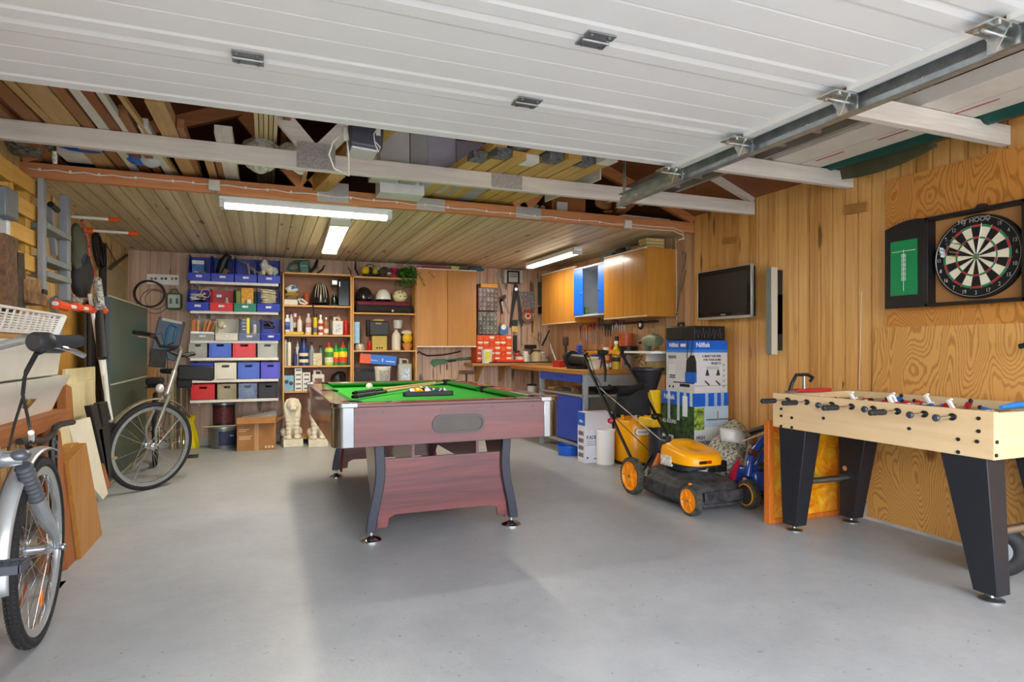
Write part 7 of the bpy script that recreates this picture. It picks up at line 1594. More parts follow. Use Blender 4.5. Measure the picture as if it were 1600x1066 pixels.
a = PY(1252, 613, 2.85); b_ = PY(1306, 616, 2.85); tag(MB().box(((a.x+b_.x)/2, 2.90, tz+.011), (b_.x-a.x, .05, .022), (0, 0, 0)).build('red_level', M('#c92a2c', .35), bevel=.006), 'red flat spirit level lying across the far end of the football table', 'level')
a = PX(1600, 633, 3.3)
tag(MB().tube([(3.05, 1.76, .842), (3.2, 1.78, .846), (3.4, 1.77, .842), (3.52, 1.77, .84)], [.008, .016, .014, .006], 8).build('blue_cloth', M('#1f7fd0', .6)), 'bright blue cloth strip lying on the near end of the football table', 'cloth')
t = thing('door_handle_lever', 'dark lever handle poking in from the right edge of the picture', 'lever'); t.name = 'wall_lever'; p = PX(1596, 542, 3.5); MB().tube([(3.60, p.y-.10, p.z+.02), (3.5, p.y-.06, p.z+.02), (3.48, p.y+.0, p.z)], [.014, .016, .012], 8).build('lever', BLACK, t)
p = PX(1338, 326, WR-.01); sbox(WR-.02, WR, p.y-.08, p.y+.08, p.z-.03, p.z+.03, M('#a8793f', .6, 0, .1), 'small nailed wood offcut on the wall right of the pale roof beams', 'wood_offcut', 'offcut', rot=(.06, 0, 0))
p = PX(1141, 376, WR-.01); sbox(WR-.02, WR, p.y-.09, p.y+.09, p.z-.025, p.z+.025, M('#b0793f', .6, 0, .1), 'small nailed wood offcut on the wall above the television', 'wood_offcut', 'offcut', rot=(.1, 0, 0))
tag(MB().tube([PX(a, b, WR-.003) for a, b in ((1360, 455), (1346, 456), (1345, 500), (1344, 560), (1342, 600), (1343, 620))], .0022, 5).build('wall_wire', CREAM), 'thin white wire running down the wall left of the plywood', 'wire')
def sp(a, b, c): return PX(a, b, c)
YW = W('#d9a94e', '#bf8c34', 'Z', .6); YWY = W('#d9a94e', '#bf8c34', 'Y', .6)
T = thing('wooden_bench', 'rough wooden bench carrying the translucent plastic boxes by the left wall', 'bench')
BTZ = .80
bxf = -.93
MB().bx(WL+.02, bxf, 1.9, PX(108, 655, bxf).y, BTZ-.075, BTZ).build('bench_top', W('#b5713a', '#8a4f26', 'Y', .6), T, bevel=.003)
ye = PX(108, 655, bxf).y
for y in (2.2, ye-.12):
    for x in (WL+.05, bxf-.10): MB().bx(x, x+.06, y, y+.06, 0, BTZ-.075).build('leg', W('#8f5a30', '#6b4020', 'Z', .7), T)
T = thing('folding_stand', 'black metal folding stand with bolts under the bench edge', 'stand'); xs_ = -.90
def q(px, py, X=xs_): return PX(px, py, X)
h = MB(); MB().tube([q(30, 690), q(70, 688), q(83, 678), q(86, 668), q(95, 663), q(114, 660)], .014, 8).build('top_bar', BLACK, T); MB().tube([q(84, 680), q(82, 705), q(84, 745), Vector((xs_, q(84, 745).y, 0))], .017, 8).build('leg', BLACK, T); MB().tube([q(45, 700), q(62, 712), q(84, 735)], .012, 8).build('brace', BLACK, T)
for py in (692, 704, 714): MB().cyl(q(82, py)+Vector((.012, 0, 0)), q(82, py)+Vector((.022, 0, 0)), .010, n=8).build('bolt', STEEL, T)
TR = M('#f0ece0', .35, 0, .03, 5, alpha=.93)
def tub(x0, x1, y0, y1, z0, z1, label, lip=.03, grp='large translucent plastic boxes', mat=TR, tp=.04, ty=.03):
    t = thing('plastic_tub', label, 'plastic box', group=grp); h = MB()
    b = tp; by = ty
    def rr(x0, x1, y0, y1, r, z, n=5):
        pts = []
        for cx, cy, a0 in ((x1-r, y1-r, 0), (x0+r, y1-r, pi/2), (x0+r, y0+r, pi), (x1-r, y0+r, 1.5*pi)):
            for k in range(n+1): a = a0+pi/2*k/n; pts.append((cx+r*cos(a), cy+r*sin(a), z))
        return pts
    rings = [rr(x0+b, x1-b, y0+by, y1-by, .05, z0), rr(x0+.008, x1-.008, y0+.006, y1-.006, .05, z1-.055), rr(x0+.001, x1-.001, y0, y1, .05, z1-.05), rr(x0-lip*.4, x1+lip*.4, y0-lip*.4, y1+lip*.4, .05, z1), rr(x0+.012, x1-.012, y0+.012, y1-.012, .05, z1), rr(x0+b+.01, x1-b-.01, y0+b+.01, y1-b-.01, .045, z0+.01)]
    n = len(rings[0]); vs = [p for r_ in rings for p in r_]; fs = [(i*n+j, i*n+(j+1) % n, (i+1)*n+(j+1) % n, (i+1)*n+j) for i in range(len(rings)-1) for j in range(n)]+[tuple(range(n))[::-1], tuple((len(rings)-1)*n+j for j in range(n))]
    h.add(vs, fs); h.build('tub_body', mat, t, ang=60); return t
x1_ = -.93; x0_ = WL+.03
yb = PX(106, 590, x1_).y
zm = PX(60, 590, x1_).z
t = tub(x0_, x1_, 2.05, yb, BTZ+.002, PX(100, 587, x1_).z, 'large translucent plastic box with a picture sticker, lower of the two on the bench', lip=.05, tp=.045, ty=.04)
pz = PX(53, 658, x1_); MB().add([(x1_-.040, PX(46, 650, x1_).y, BTZ+.035), (x1_-.040, PX(56, 650, x1_).y, BTZ+.03), (x1_-.012, PX(62, 630, x1_).y, PX(60, 624, x1_).z), (x1_-.012, PX(46, 630, x1_).y, PX(44, 625, x1_).z)], [(0,1,2,3)]).build('sticker', M('#8a6a2c', .4, 0, .6, 40), t, solid=.004)
zl = PX(100, 587, x1_).z
t = tub(x0_, x1_-.03, 2.0, PX(103, 560, x1_-.03).y, zl+.004, PX(60, 531, x1_-.03).z, 'large translucent plastic box stacked on top, under the white basket', lip=.03, tp=.02, ty=.015)
ztop2 = PX(60, 531, x1_-.03).z
tag(MB().box((x1_-.2, 2.75, ztop2+.012), (.32, .9, .02)).build('wooden_board', W('#c08a4a', '#a06c30', 'Y', .6)), 'thin wooden board lying between the upper box and the white basket', 'board')
tag(MB().tube([(x1_-.03, 2.35, ztop2+.03), (x1_-.02, 2.5, ztop2-.02+.03), (x1_-.02, 2.62, ztop2+.03)], [.01, .02, .01], 8).build('blue_hose', M('#7fb2bd', .5)), 'pale blue rolled cloth on top of the upper box, behind the handlebar', 'cloth')
T = thing('laundry_basket', 'white slotted plastic laundry basket on top of the plastic boxes', 'basket'); bxx = -1.0; byE = PX(98, 487, bxx).y; bz0, bz1 = ztop2+.03, PX(60, 487, bxx).z
h = MB(); WB_ = M('#ecebe7', .4, 0, .01)
def slat(a, b, z0, z1): pass
Lx = bxx; ys0 = 2.1; ins = .03
nb = 6
for k in range(nb+1): z = bz0+.015+(bz1-bz0-.04)*k/nb; f = ins*(1-(z-bz0)/(bz1-bz0)); h.bx(Lx-f-.003, Lx-f, ys0, byE-f, z-.0028, z+.0028); h.bx(x0_+.05, Lx-f, byE-f-.003, byE-f, z-.0028, z+.0028)
y = ys0
while y < byE-.05: h.bar((Lx-ins-.001, y, bz0), (Lx-.001, y, bz1), .018 if int(y*100) % 3 else .03, .004, up=(1, 0, 0)); y += .078
x = x0_+.06
while x < Lx-.01: h.bar((x, byE-ins-.001, bz0), (x, byE-.001, bz1), .008, .004, up=(0, 1, 0)); x += .022
h.bx(Lx-.012-ins, Lx-.0, byE-.03-ins, byE-.0, bz0, bz1) if False else None
h.bar((Lx-ins, byE-ins, bz0), (Lx, byE, bz1), .03, .03)
h.build('slotted_wall', WB_, T); MB().bx(x0_+.02, Lx-ins, ys0, byE-ins, bz0, bz0+.012).build('base', WB_, T)
h = MB(); h.bx(Lx-.004, Lx+.012, ys0, byE+.012, bz1-.008, bz1+.004); h.bx(x0_, Lx+.012, byE-.004, byE+.012, bz1-.008, bz1+.004); h.build('rim', WB_, T, bevel=.003)
T = thing('pallet', 'yellow pine pallet hanging on the left wall, nearest the camera', 'pallet'); xw = -1.20
ya, yb_ = PX(20, 300, xw).y, PX(63, 300, xw).y; zt_, zb_ = PX(24, 262, xw).z, PX(24, 420, xw).z
yc_ = [ya, yb_-.10]
for y in (ya, yb_-.16): MB().bx(xw-.09, xw-.02, y, y+.075, zb_, zt_).build('post', YW, T, bevel=.002)
n_ = 4
for k in range(n_): z = zt_-.075-(zt_-zb_-.09)*k/(n_-1); MB().bx(xw-.02, xw, ya-.0, yb_, z, z+.085).build('slat', YWY, T, bevel=.002)
for k in range(n_): z = zt_-.075-(zt_-zb_-.09)*k/(n_-1); MB().bx(xw-.11, xw-.09, ya, yb_, z, z+.07).build('rear_slat', YWY, T)
MB().bx(WL, xw, ya-.18, ya-.0, zt_-.085, zt_+.01).build('cross_board', YWY, T)
T = thing('step_ladder', 'grey step ladder with wide treads hanging beside the pallet', 'ladder'); LG_ = M('#8a8f94', .45, .2, .04); xl = -1.16
y1l, z1l = PX(68, 270, xl).y, PX(70, 280, xl).z; z0l = PX(68, 452, xl).z; y2l = PX(109, 330, xl).y
MB().bx(xl-.03, xl, y1l-.0, y1l+.055, z0l, z1l).build('side_rail', LG_, T, bevel=.003)
z2t, z2b = PX(109, 307, xl).z, PX(109, 470, xl).z
MB().bx(xl-.05, xl, y2l-.04, y2l+.03, z2b, z2t).build('side_rail', LG_, T, bevel=.003); MB().bar((xl-.06, y2l-.18, PX(97, 320, xl).z), (xl-.06, y2l-.08, PX(104, 400, xl).z), .03, .05).build('rear_rail', LG_, T); MB().bar((xl-.06, y2l-.12, z0l-.03), (xl-.06, y2l+.0, z0l-.25), .03, .06).build('rear_rail', LG_, T)
for py in (355, 405, 427): z = PX(85, py, xl).z; MB().bx(xl-.09, xl+.01, y1l+.05, y2l, z-.035, z+.0).build('tread', M('#7f8583', .5, .2, .05), T, bevel=.003)
MB().bx(xl-.04, xl+.005, y1l-.0, y1l+.06, z0l-.03, z0l+.0).build('rubber_foot', BLACK, T, bevel=.004); MB().cyl((xl-.04, y2l-.23, PX(90, 319, xl).z), (xl-.04, y2l-.10, PX(90, 319, xl).z-.01), .018, n=10).build('rubber_foot', BLACK, T)
T = thing('white_radiator', 'white and grey framed metal panel on the left wall at the picture edge', 'panel'); T.name = 'framed_panel'
yq0 = 2.6; yq1 = PX(13, 400, -1.22).y; MB().bx(-1.26, -1.22, yq0, yq1, PX(8, 432, -1.22).z, PX(8, 335, -1.22).z).build('panel_face', M('#a9b0b3', .45, .1, .04), T); MB().bx(-1.265, -1.21, yq1-.03, yq1, PX(8, 432, -1.22).z, PX(8, 335, -1.22).z).build('white_edge', WHITE, T, bevel=.003)
MB().box((-1.20, yq1-.08, PX(5, 315, -1.2).z), (.05, .16, .15)).build('grey_bracket', M('#6f767a', .5, .3), T, bevel=.01)
for k, (px, py, c, l_, sz) in enumerate(((6, 450, '#6a4b30', 'dark weathered post leaning at the far left edge above the basket', (.06, .16, .34)), (38, 452, '#8f6a42', 'weathered brown plank end lying above the basket', (.08, .22, .10)), (41, 466, '#7a5534', 'short dark plank under the weathered one, above the basket', (.10, .26, .06)), (22, 440, '#3b3228', 'dark lumpy bark piece standing between weathered boards', (.06, .10, .28)))):
    p = PX(px, py, -1.12); sbox(p.x-sz[0]/2, p.x+sz[0]/2, p.y-sz[1]/2, p.y+sz[1]/2, max(bz1+.006, p.z-sz[2]/2), max(bz1+.006, p.z-sz[2]/2)+sz[2], M(c, .8, 0, .25, 30), l_, 'weathered_plank', 'plank', rot=(.08*(k % 2), 0, 0))
tag(MB().bx(WL+.01, -1.17, 2.2, 4.2, bz1+.0, bz1+.03).build('timber_ledge', W('#b98c4e', '#94692f', 'Y', .7)), 'wooden ledge along the left wall carrying weathered offcuts', 'ledge')
tag(MB().bx(WL+.004, WL+.02, 3.6, PX(134, 520, WL+.02).y, .55, PX(134, 487, WL+.02).z).build('plain_board', W('#d0a050', '#b4832f', 'Z', .5)), 'yellow-brown smooth wood panel fixed to the left wall beside the white basket', 'panel')
for k, (a, b_, l_) in enumerate((((117, 339), (184, 343.5), 'white bar with an orange tip sticking out of the wall, upper one'), ((137, 360), (214, 365), 'white bar with orange ends sticking out of the wall, lower one'))):
    t = thing('bar_hook', l_, 'bar', group='white bars on the left wall'); p = PX(a[0], a[1], WL+.03); yy = p.y; q_ = PY(b_[0], b_[1], yy-.02)
    MB().tube([(WL, yy, p.z), q_], .012, 10).build('bar', WHITE, t); d_ = (q_-Vector((WL, yy, p.z))).normalized(); MB().tube([q_-d_*.06, q_+d_*.01], .016, 10).build('tip', ORANGE, t)
    if k: MB().tube([Vector((WL+.0, yy, p.z)), Vector((WL+.07, yy, p.z))], .024, 10).build('collar', ORANGE, t)
tag(MB().tube([PX(a, b_, WL+.05) for a, b_ in ((128, 345), (137, 375), (139, 400), (141, 425), (144, 440))], .012, 8).build('climbing_rope', M('#c4604a', .8, 0, .8, 60)), 'red and white twisted rope hanging on the left wall', 'rope')
coil(PX(155, 392, WL+.04), (1, 0, 0), .09, .008, 4, BLACK, 'tall oval loop of black cable on the left wall', jit=.15, seed=6, flat=2.0)
tag(MB().tube([PX(a, b_, WL+.045) for a, b_ in ((118, 350), (128, 362), (134, 380), (132, 405), (125, 420))], .006, 6).build('grey_cable', M('#8f9698', .5)), 'grey cable bundle curving down behind the orange clamps', 'cable')
blob(PX(121, 385, WL+.12), (.05, .09, .16), M('#54584c', .8, 0, .1), 'grey-green cloth bag hanging left of the striped rope', 'cloth_bag', 'bag', 4, .3)
blob(PX(127, 435, WL+.12), (.07, .13, .17), M('#26262c', .7, 0, .15), 'dark bag hanging in a bundle on the left wall', 'dark_bag', 'bag', 9, .35)
blob(PX(142, 431, WL+.15), (.04, .06, .06), M('#b52028', .5), 'bright red pouch hanging against the dark bag', 'red_bag', 'bag', 2, .3); blob(PX(124, 401, WL+.13), (.04, .07, .05), M('#1f3560', .5), 'blue glove tucked above the dark hanging bag', 'blue_glove', 'glove', 3, .3)
t = thing('garden_fork', 'dark long blade hung diagonally on the left wall above the green board', 'tool'); MB().tube([PX(172, 420, WL+.04), PX(198, 399, WL+.04)], .016, 8).build('blade', M('#54493a', .5, .3), t); MB().tube([PX(165, 380, WL+.03), PX(180, 408, WL+.03)], .006, 6).build('wire', M('#4a4038', .5), t)
sbox(WL+.01, WL+.04, PX(162, 420, WL+.04).y, PX(167, 420, WL+.04).y, PX(164, 466, WL+.04).z, PX(164, 380, WL+.04).z, BLACK, 'tall narrow black strip standing on the wall above the green board', 'black_strip', 'strip')
tag(MB().bx(WL+.012, WL+.02, PX(168, 450, WL+.02).y, PX(197, 450, WL+.02).y, PX(180, 470, WL+.02).z, PX(180, 412, WL+.02).z).build('thin_sheet', M('#a08f6c', .5)), 'thin tan panel standing between the wall and the green board', 'panel')
t = thing('bar_clamp', 'white bar clamp with bright orange jaws hanging level above the plastic box', 'clamp'); X_ = -1.12
MB().tube([PX(85, 474, X_), PX(100, 478, X_), PX(165, 486.5, X_)], .013, 8).build('bar', WHITE, t)
for a, b_ in (((88, 476), (104, 480)), ((117, 479), (124, 481)), ((136, 482), (145, 484)), ((155, 484), (162, 486))): MB().tube([PX(*a, X_), PX(*b_, X_)], .028, 8).build('jaw', M('#ee4f1c', .4), t)
MB().tube([PX(152, 462, X_), PX(168, 486, X_), PX(152, 484, X_)], .007, 6).build('wire_hook', WHITE, t)
for k, (a, c, r_) in enumerate(((90, '#8f8a84', .03), (100, '#6f6a62', .04), (112, '#9a9488', .03), (122, '#b0a79a', .035), (130, '#7c4a3a', .03), (106, '#c2302a', .02))): blob(PX(a, 470-k, WL+.1), (r_, r_*1.4, r_*1.1), M(c, .6, 0, .3, 30), ['grey hand tool over the orange clamps, leftmost', 'dark grey tool head over the orange clamps', 'pale metal tool over the orange clamps', 'beige tool grip over the orange clamps', 'brown tool handle end over the orange clamps', 'small red knob over the orange clamps'][k], 'hanging_tool', 'tool', k, .5)
for k, (a, b_, r_, m_, nm_, l_, ct) in enumerate((((140, 460), (174, 660), .016, WHITE, 'white_pole', 'white pole leaning against the wall beside the green board, left of two', 'pole'), ((156, 500), (169, 640), .017, M('#d6d8cf', .4), 'white_pole', 'white pole continuing below the dark sleeve, right of two', 'pole'), ((152, 437), (156, 480), .032, M('#a9aaa4', .4, 0, .5, 60), 'ribbed_tube', 'grey ribbed tube with a black cap hung upright over the dark sleeve', 'tube'), ((154, 482), (160, 560), .034, M('#1a1a1d', .6, 0, .2, 30), 'dark_sleeve', 'black sleeve wrapped around the right-hand pole', 'sleeve'), ((150, 460), (153, 475), .006, STEEL, 'hook_wire', 'thin steel hook above the orange clamp', 'hook'))):
    X0_ = -1.13+.01*k; tag(MB().tube([PX(*a, X0_), PX(*b_, X0_+.05)], [r_*.8, r_], 10).build(nm_, m_), l_, ct)
for k, (a, b_, c, l_) in enumerate(((136, 141, '#4c4a46', 'dark grey tall sheet standing edge-on, leftmost by the poles'), (142, 150, '#2e2c2a', 'black tall sheet standing edge-on behind the white pole'), (163, 171, '#5a6a72', 'blue-grey tall metal sheet standing beside the green board'))):
    X_ = -1.28+.03*k; y0_, y1_ = PX(a, 500, X_).y, PX(b_, 500, X_).y; sbox(X_-.02, X_, y0_, y1_, 0, PX(a, 466 if k < 2 else 463, X_).z, M(c, .4, .2, .1), l_, 'metal_sheet', 'sheet')
T = thing('table_tennis_board', 'large dark green board with pale edge leaning against the left wall', 'board'); T.name = 'green_board'
X_ = -1.15; gy0, gy1 = PX(172, 600, X_).y, PX(230, 600, X_).y; gz = PX(200, 473, X_).z; gm = PX(200, 595, X_).z
GB = M('#47584a', .35, 0, .04, 4)
for z0_, z1_ in ((.04, gm-.006), (gm+.006, gz)): MB().bx(X_-.02, X_, gy0, gy1, z0_, z1_).build('green_face', GB, T, bevel=.002)
MB().bx(X_-.02, X_+.003, gy0, gy1, gm-.006, gm+.006).build('seam_strip', M('#b9bba6', .4), T); MB().bx(X_-.02, X_+.003, gy0, gy1, gz, gz+.012).build('top_edge', M('#a9a890', .5), T); MB().bx(X_-.02, X_+.003, gy0, gy1, .02, .04).build('bottom_edge', M('#a9a890', .5), T); MB().bx(X_-.03, X_+.003, gy0-.02, gy0, .0, gz).build('side_edge', M('#55646a', .4, .2), T)
def lean(pts, X, th, mat, label, nm_='leaning_board', ct='board', tilt=0):
    P = [PX(a, b_, X) for a, b_ in pts]
    zmin = min(p.z for p in P)
    if zmin > .15: P = [Vector((p.x, p.y, 0 if p.z < zmin+.10 else p.z)) for p in P]
    sh = [Vector((X+tilt*(p.z), p.y, max(0, p.z))) for p in P]; Q = [v+Vector((-th, 0, 0)) for v in sh]; n = len(P)
    return tag(MB().add(sh+Q, [tuple(range(n)), tuple(range(2*n-1, n-1, -1))]+[(i, n+i, n+(i+1) % n, (i+1) % n) for i in range(n)]).build(nm_, mat, bevel=.002), label, ct)
CB = M('#d8cda2', .6, 0, .04)
lean([(103, 577), (149, 573), (149, 592), (116, 600), (103, 602)], -1.22, .02, CB, 'cream board standing highest behind the notched one', 'cream_board', 'board')
lean([(115, 600), (148, 592), (156, 650), (128, 668), (112, 640)], -1.20, .02, CB, 'cream notched board above the white panel by the left wall', 'cream_board', 'board')
for k, a in enumerate(((119, 604, 122, 616), (132, 598, 136, 622), (142, 596, 145, 606))): pass
lean([(104, 600), (112, 605), (127, 655), (116, 660), (104, 640)], -1.14, .05, W('#a9713a', '#8a5527', 'Z', .6), 'brown plank end rising from behind the bench beside the notched board', 'plank', 'plank')
lean([(107, 663), (141, 652), (169, 772), (161, 781), (128, 740)], -1.02, .025, M('#e0dac6', .5, 0, .03), 'large off-white panel leaning in front of the black cases', 'white_board', 'board', 0)
lean([(94, 670), (107, 665), (112, 695), (128, 800), (118, 806), (104, 740)], -1.0, .02, CB, 'cream panel strip peeking out left of the off-white panel', 'cream_board', 'board')
WD = W('#b9823c', '#9a6628', 'Z', .5)
def beam4(X, pts_face, th, mat, label): return lean(pts_face, X, th, mat, label, 'wooden_block', 'beam')
beam4(-.90, [(108, 722), (135, 692), (160, 795), (142, 810), (127, 811)], .13, WD, 'thick pale wooden beam end leaning in front of the white panel')
beam4(-.95, [(103, 722), (112, 697), (124, 691), (108, 722), (127, 811), (119, 811)], .10, W('#c9903f', '#a9742c', 'Z', .5), 'narrow golden wooden strip left of the thick beam end')
beam4(-.92, [(86, 670), (95, 675), (120, 815), (120, 824), (105, 824), (90, 760)], .05, W('#b06a34', '#834a22', 'Z', .6), 'reddish brown board leaning left of the golden strip, near the bicycle wheel')
lean([(92, 765), (103, 760), (104, 768), (93, 777)], -.88, .05, WD, 'small block of wood wedged against the reddish board', 'wooden_block', 'block')
T = thing('black_case', 'tall black slatted panel with two upright grips leaning beside the green board', 'case'); X_ = -1.05
def case(pts, th, nm_):
    P = [PX(a, b_, X_) for a, b_ in pts]; P = [Vector((X_, p.y, max(0, p.z))) for p in P]; Q = [v+Vector((-th, 0, 0)) for v in P]; n = len(P)
    MB().add(P+Q, [tuple(range(n)), tuple(range(2*n-1, n-1, -1))]+[(i, n+i, n+(i+1) % n, (i+1) % n) for i in range(n)]).build(nm_, M('#222020', .55, 0, .08), T, bevel=.006)
case([(154, 671), (180, 660), (182, 740), (173, 748), (168, 745)], .05, 'case_body'); case([(142, 634), (152, 632), (160, 668), (170, 740), (168, 745)], .04, 'grip'); case([(156, 630), (168, 627), (174, 655), (162, 665)], .04, 'grip')
lean([(162, 724), (174, 762), (166, 764)], -1.04, .02, W('#b06a3a', '#8f4f28', 'Z', .6), 'thin reddish wedge of board showing at the foot of the off-white panel', 'board_offcut', 'board')
t = thing('leaning_plank', 'two-toned brown plank leaning in the back corner behind the far bicycle', 'plank'); p = PY(222, 720, 7.55)
MB().box((PY(226, 640, 7.6).x, 7.62, .46), (.13, .03, .92), (0, .12, 0)).build('plank', W('#b98a52', '#946635', 'Z', .6), t);
for k in range(6): x = PY(270+4.5*k, 600, 7.68).x; sbox(x-.012, x+.012, 7.66, 7.70, 0, PY(270, 590+4*k, 7.68).z, M(['#c9b08a', '#8f7a5c', '#5a5048', '#b09468', '#6f675c', '#a98e66'][k], .7), ['pale thin strip, leftmost of the strips behind the far bicycle', 'tan thin strip, second of the strips behind the far bicycle', 'dark thin strip, third of the strips behind the far bicycle', 'light brown thin strip, fourth of the strips behind the far bicycle', 'grey thin strip, fifth of the strips behind the far bicycle', 'brown thin strip nearest the wall shelves'][k], 'wood_strip', 'strip')
ALU = M('#c4c9ce', .25, .85, .04); ALUF = M('#b4bac2', .35, .6, .04); TYR = M('#202022', .8, 0, .2, 30)
def wheel(parent, c, ax, Rw=.345, w=.042, spokes=28, disc=False, reflect=None, tread=False, fr=1):
    ax = Vector(ax).normalized(); a = ax.orthogonal().normalized(); b = ax.cross(a); c = Vector(c)
    t_ = MB().torus(c, ax, Rw-w/2, w/2, 72, 12).build('tyre', TYR, parent)
    MB().ringsec(c, ax, [(Rw-w*.95, -w*.33), (Rw-w*.7, -w*.36), (Rw-w*1.5, -w*.22), (Rw-w*1.55, 0), (Rw-w*1.5, w*.22), (Rw-w*.7, w*.36), (Rw-w*.95, w*.33)][::1], 72).build('rim', ALU, parent)
    hb_ = MB().tube([c-ax*.05, c-ax*.035, c-ax*.03, c+ax*.03, c+ax*.035, c+ax*.05], [.012, .028, .016, .016, .028, .012], 16).build('hub', ALU, parent)
    for k in range(spokes):
        th = 2*pi*k/spokes; s = 1 if k % 2 else -1; th2 = th+(.55 if (k//2) % 2 else -.55)
        h0 = c+ax*(.034*s)+(a*cos(th2)+b*sin(th2))*.024; r1 = c+(a*cos(th)+b*sin(th))*(Rw-w*1.5)
        MB().tube([h0, r1], .0013, 4, caps=False).build('spoke', CHROME, hb_)
    if tread:
        tr_ = MB()
        for k in range(110):
            th = 2*pi*k/110; d = a*cos(th)+b*sin(th); tn = ax.cross(d)
            for q_ in (-.42, 0, .42):
                rr_ = Rw-w/2+w/2*cos(q_*1.6)+.000; cc = c+d*rr_+ax*(w*.5*sin(q_*1.6)+.0)
                tr_.box(cc+tn*(.004 if q_ else 0), (.009, .007, .005), Matrix((tn, ax, d)).transposed())
        tr_.build('tread', M('#2a2a2c', .8), t_)
        tb = MB(); tb.ringsec(c+ax*.0, ax, [(Rw-w*.55, w*.485), (Rw-w*.62, w*.49), (Rw-w*.62, w*.47), (Rw-w*.55, w*.47)], 72)
        tb.build('sidewall_band', M('#3a3a3c', .7), t_)
    return t_
B = thing('bicycle', 'silver bicycle with suspension fork, cut off by the left edge of the picture', 'bicycle', group='bicycles')
bx = -.80; hub = Vector((bx, 2.83, .348))
wheel(B, hub, (1, .05, 0), .345, .044, 32, tread=True)
crown = Vector((bx-.03, 2.55, .735)); ax_ = (crown-hub).normalized()
for s in (-1, 1):
    o = Vector((s*.062, 0, 0))
    MB().tube([hub+Vector((s*.058, 0, 0)), hub+o+Vector((0, -.03, .06)), hub+o+(crown-hub)*.35, hub+o+(crown-hub)*.58], [.010, .018, .025, .026], 12).build('fork_leg', ALU, B)
    bt_ = MB(); P0 = hub+o+(crown-hub)*.58; P1 = hub+o+(crown-hub)*.93; pts = []; rs = []
    for k in range(17): pts.append(P0.lerp(P1, k/16)); rs.append(.028 if k % 2 else .021)
    bt_.tube(pts, rs, 14); bt_.build('rubber_boot', M('#4a4d55', .6), B)
    MB().sph(crown+o+Vector((0, -.0, .012)), (.03, .035, .022), 16).build('fork_cap', M('#6a7078', .35, .5), B)
MB().tube([crown+Vector((-.07, 0, 0)), crown+Vector((0, -.01, .0)), crown+Vector((.07, 0, 0))], [.022, .030, .022], 14).build('fork_crown', ALU, B)
MB().cyl(hub+Vector((-.075, 0, 0)), hub+Vector((.085, 0, 0)), .007, n=10).build('axle', STEEL, B); MB().sph(hub+Vector((.08, 0, 0)), .013, 10).build('axle_nut', STEEL, B)
steer = Vector((bx-.06, 2.38, 1.02)); MB().tube([crown+Vector((0, -.01, .0)), crown.lerp(steer, .8)], .022, 14).build('head_tube', ALUF, B)
MB().tube([crown.lerp(steer, .8), steer, steer+Vector((0, .0, .03))], [.018, .018, .016], 12).build('stem', M('#2b2d31', .4, .3), B)
MB().tube([steer+Vector((0, 0, .02)), steer+Vector((0, -.03, .06))], [.03, .03], 12).build('stem_clamp', M('#2b2d31', .4, .3), B)
def mg(u, v):
    a = radians(-6+121*u); r_ = .375+.010*cos(pi*(v-.5)); w_ = .06*(v-.5)
    return Vector((bx+w_, hub.y-r_*cos(a+.0)*1, hub.z+r_*sin(a)))
MB().grid(mg, 30, 6).build('mudguard', M('#c5cace', .3, .6, .02), B, solid=.003)
MB().tube([hub+Vector((.06, 0, 0)), hub+Vector((.035, -.36, .05))], .0025, 6).build('mudguard_stay', CHROME, B)
hb0 = steer+Vector((0, -.03, .06))
g0 = PX(75, 534, -.52); g1 = PX(124, 533, -.48)
bend = [hb0+Vector((-.04, 0, -.01)), hb0+Vector((.02, 0, -.008)), hb0.lerp(g0, .35)+Vector((0, .01, .01)), hb0.lerp(g0, .7)+Vector((.01, .01, .02)), g0]
MB().tube(bend, .0125, 12).build('handlebar', ALU, B)
MB().tube([g0, g0.lerp(g1, .12), g0.lerp(g1, .5), g1.lerp(g0, .04), g1], [.0165, .019, .0165, .018, .010], 14).build('grip', M('#2b2c31', .7, 0, .1, 60), B)
dg = (g1-g0).normalized(); MB().tube([g0-dg*.055, g0-dg*.045, g0-dg*.005, g0+dg*.005], [.018, .025, .025, .018], 20).build('gear_shifter', M('#232428', .5), B)
lv0 = g0-dg*.02+Vector((0, 0, -.025)); l1 = PX(112, 547, g0.x+.03); l2 = PX(131, 556, g0.x+.05)
MB().tube([lv0+Vector((0, 0, .01)), PX(95, 545, g0.x+.01)], [.014, .013], 10).build('brake_clamp', M('#232428', .4), B); MB().tube([PX(95, 543, g0.x+.02), l1, l2], [.006, .0075, .008], 8).build('brake_lever', CHROME, B)
MB().tube([PX(82, 545, g0.x), PX(55, 552, g0.x-.02), PX(40, 580, g0.x-.05), PX(36, 620, g0.x-.1), PX(22, 665, g0.x-.16), PX(14, 700, bx+.03)], .0042, 6).build('gear_cable', BLACK, B)
MB().tube([PX(80, 546, g0.x), PX(58, 554, g0.x-.02), PX(38, 590, g0.x-.05), PX(35, 615, g0.x-.08), PX(44, 655, g0.x-.12), PX(48, 676, g0.x-.15), PX(49, 690, bx+.09), PX(40, 697, bx+.07)], .0042, 6).build('brake_cable', BLACK, B); MB().tube([PX(48.5, 676, g0.x-.14), PX(49.5, 688, bx+.085)], .008, 8).build('cable_end', WHITE, B)
MB().box(crown+Vector((-.0, .06, .0)), (.08, .05, .035)).build('brake_arch', ALU, B, bevel=.01)
bbk = Vector((bx, 2.02, .30)); rear = Vector((bx, 1.62-.0, .348)); seat = Vector((bx, 1.86, .82)); ht = crown.lerp(steer, .25)
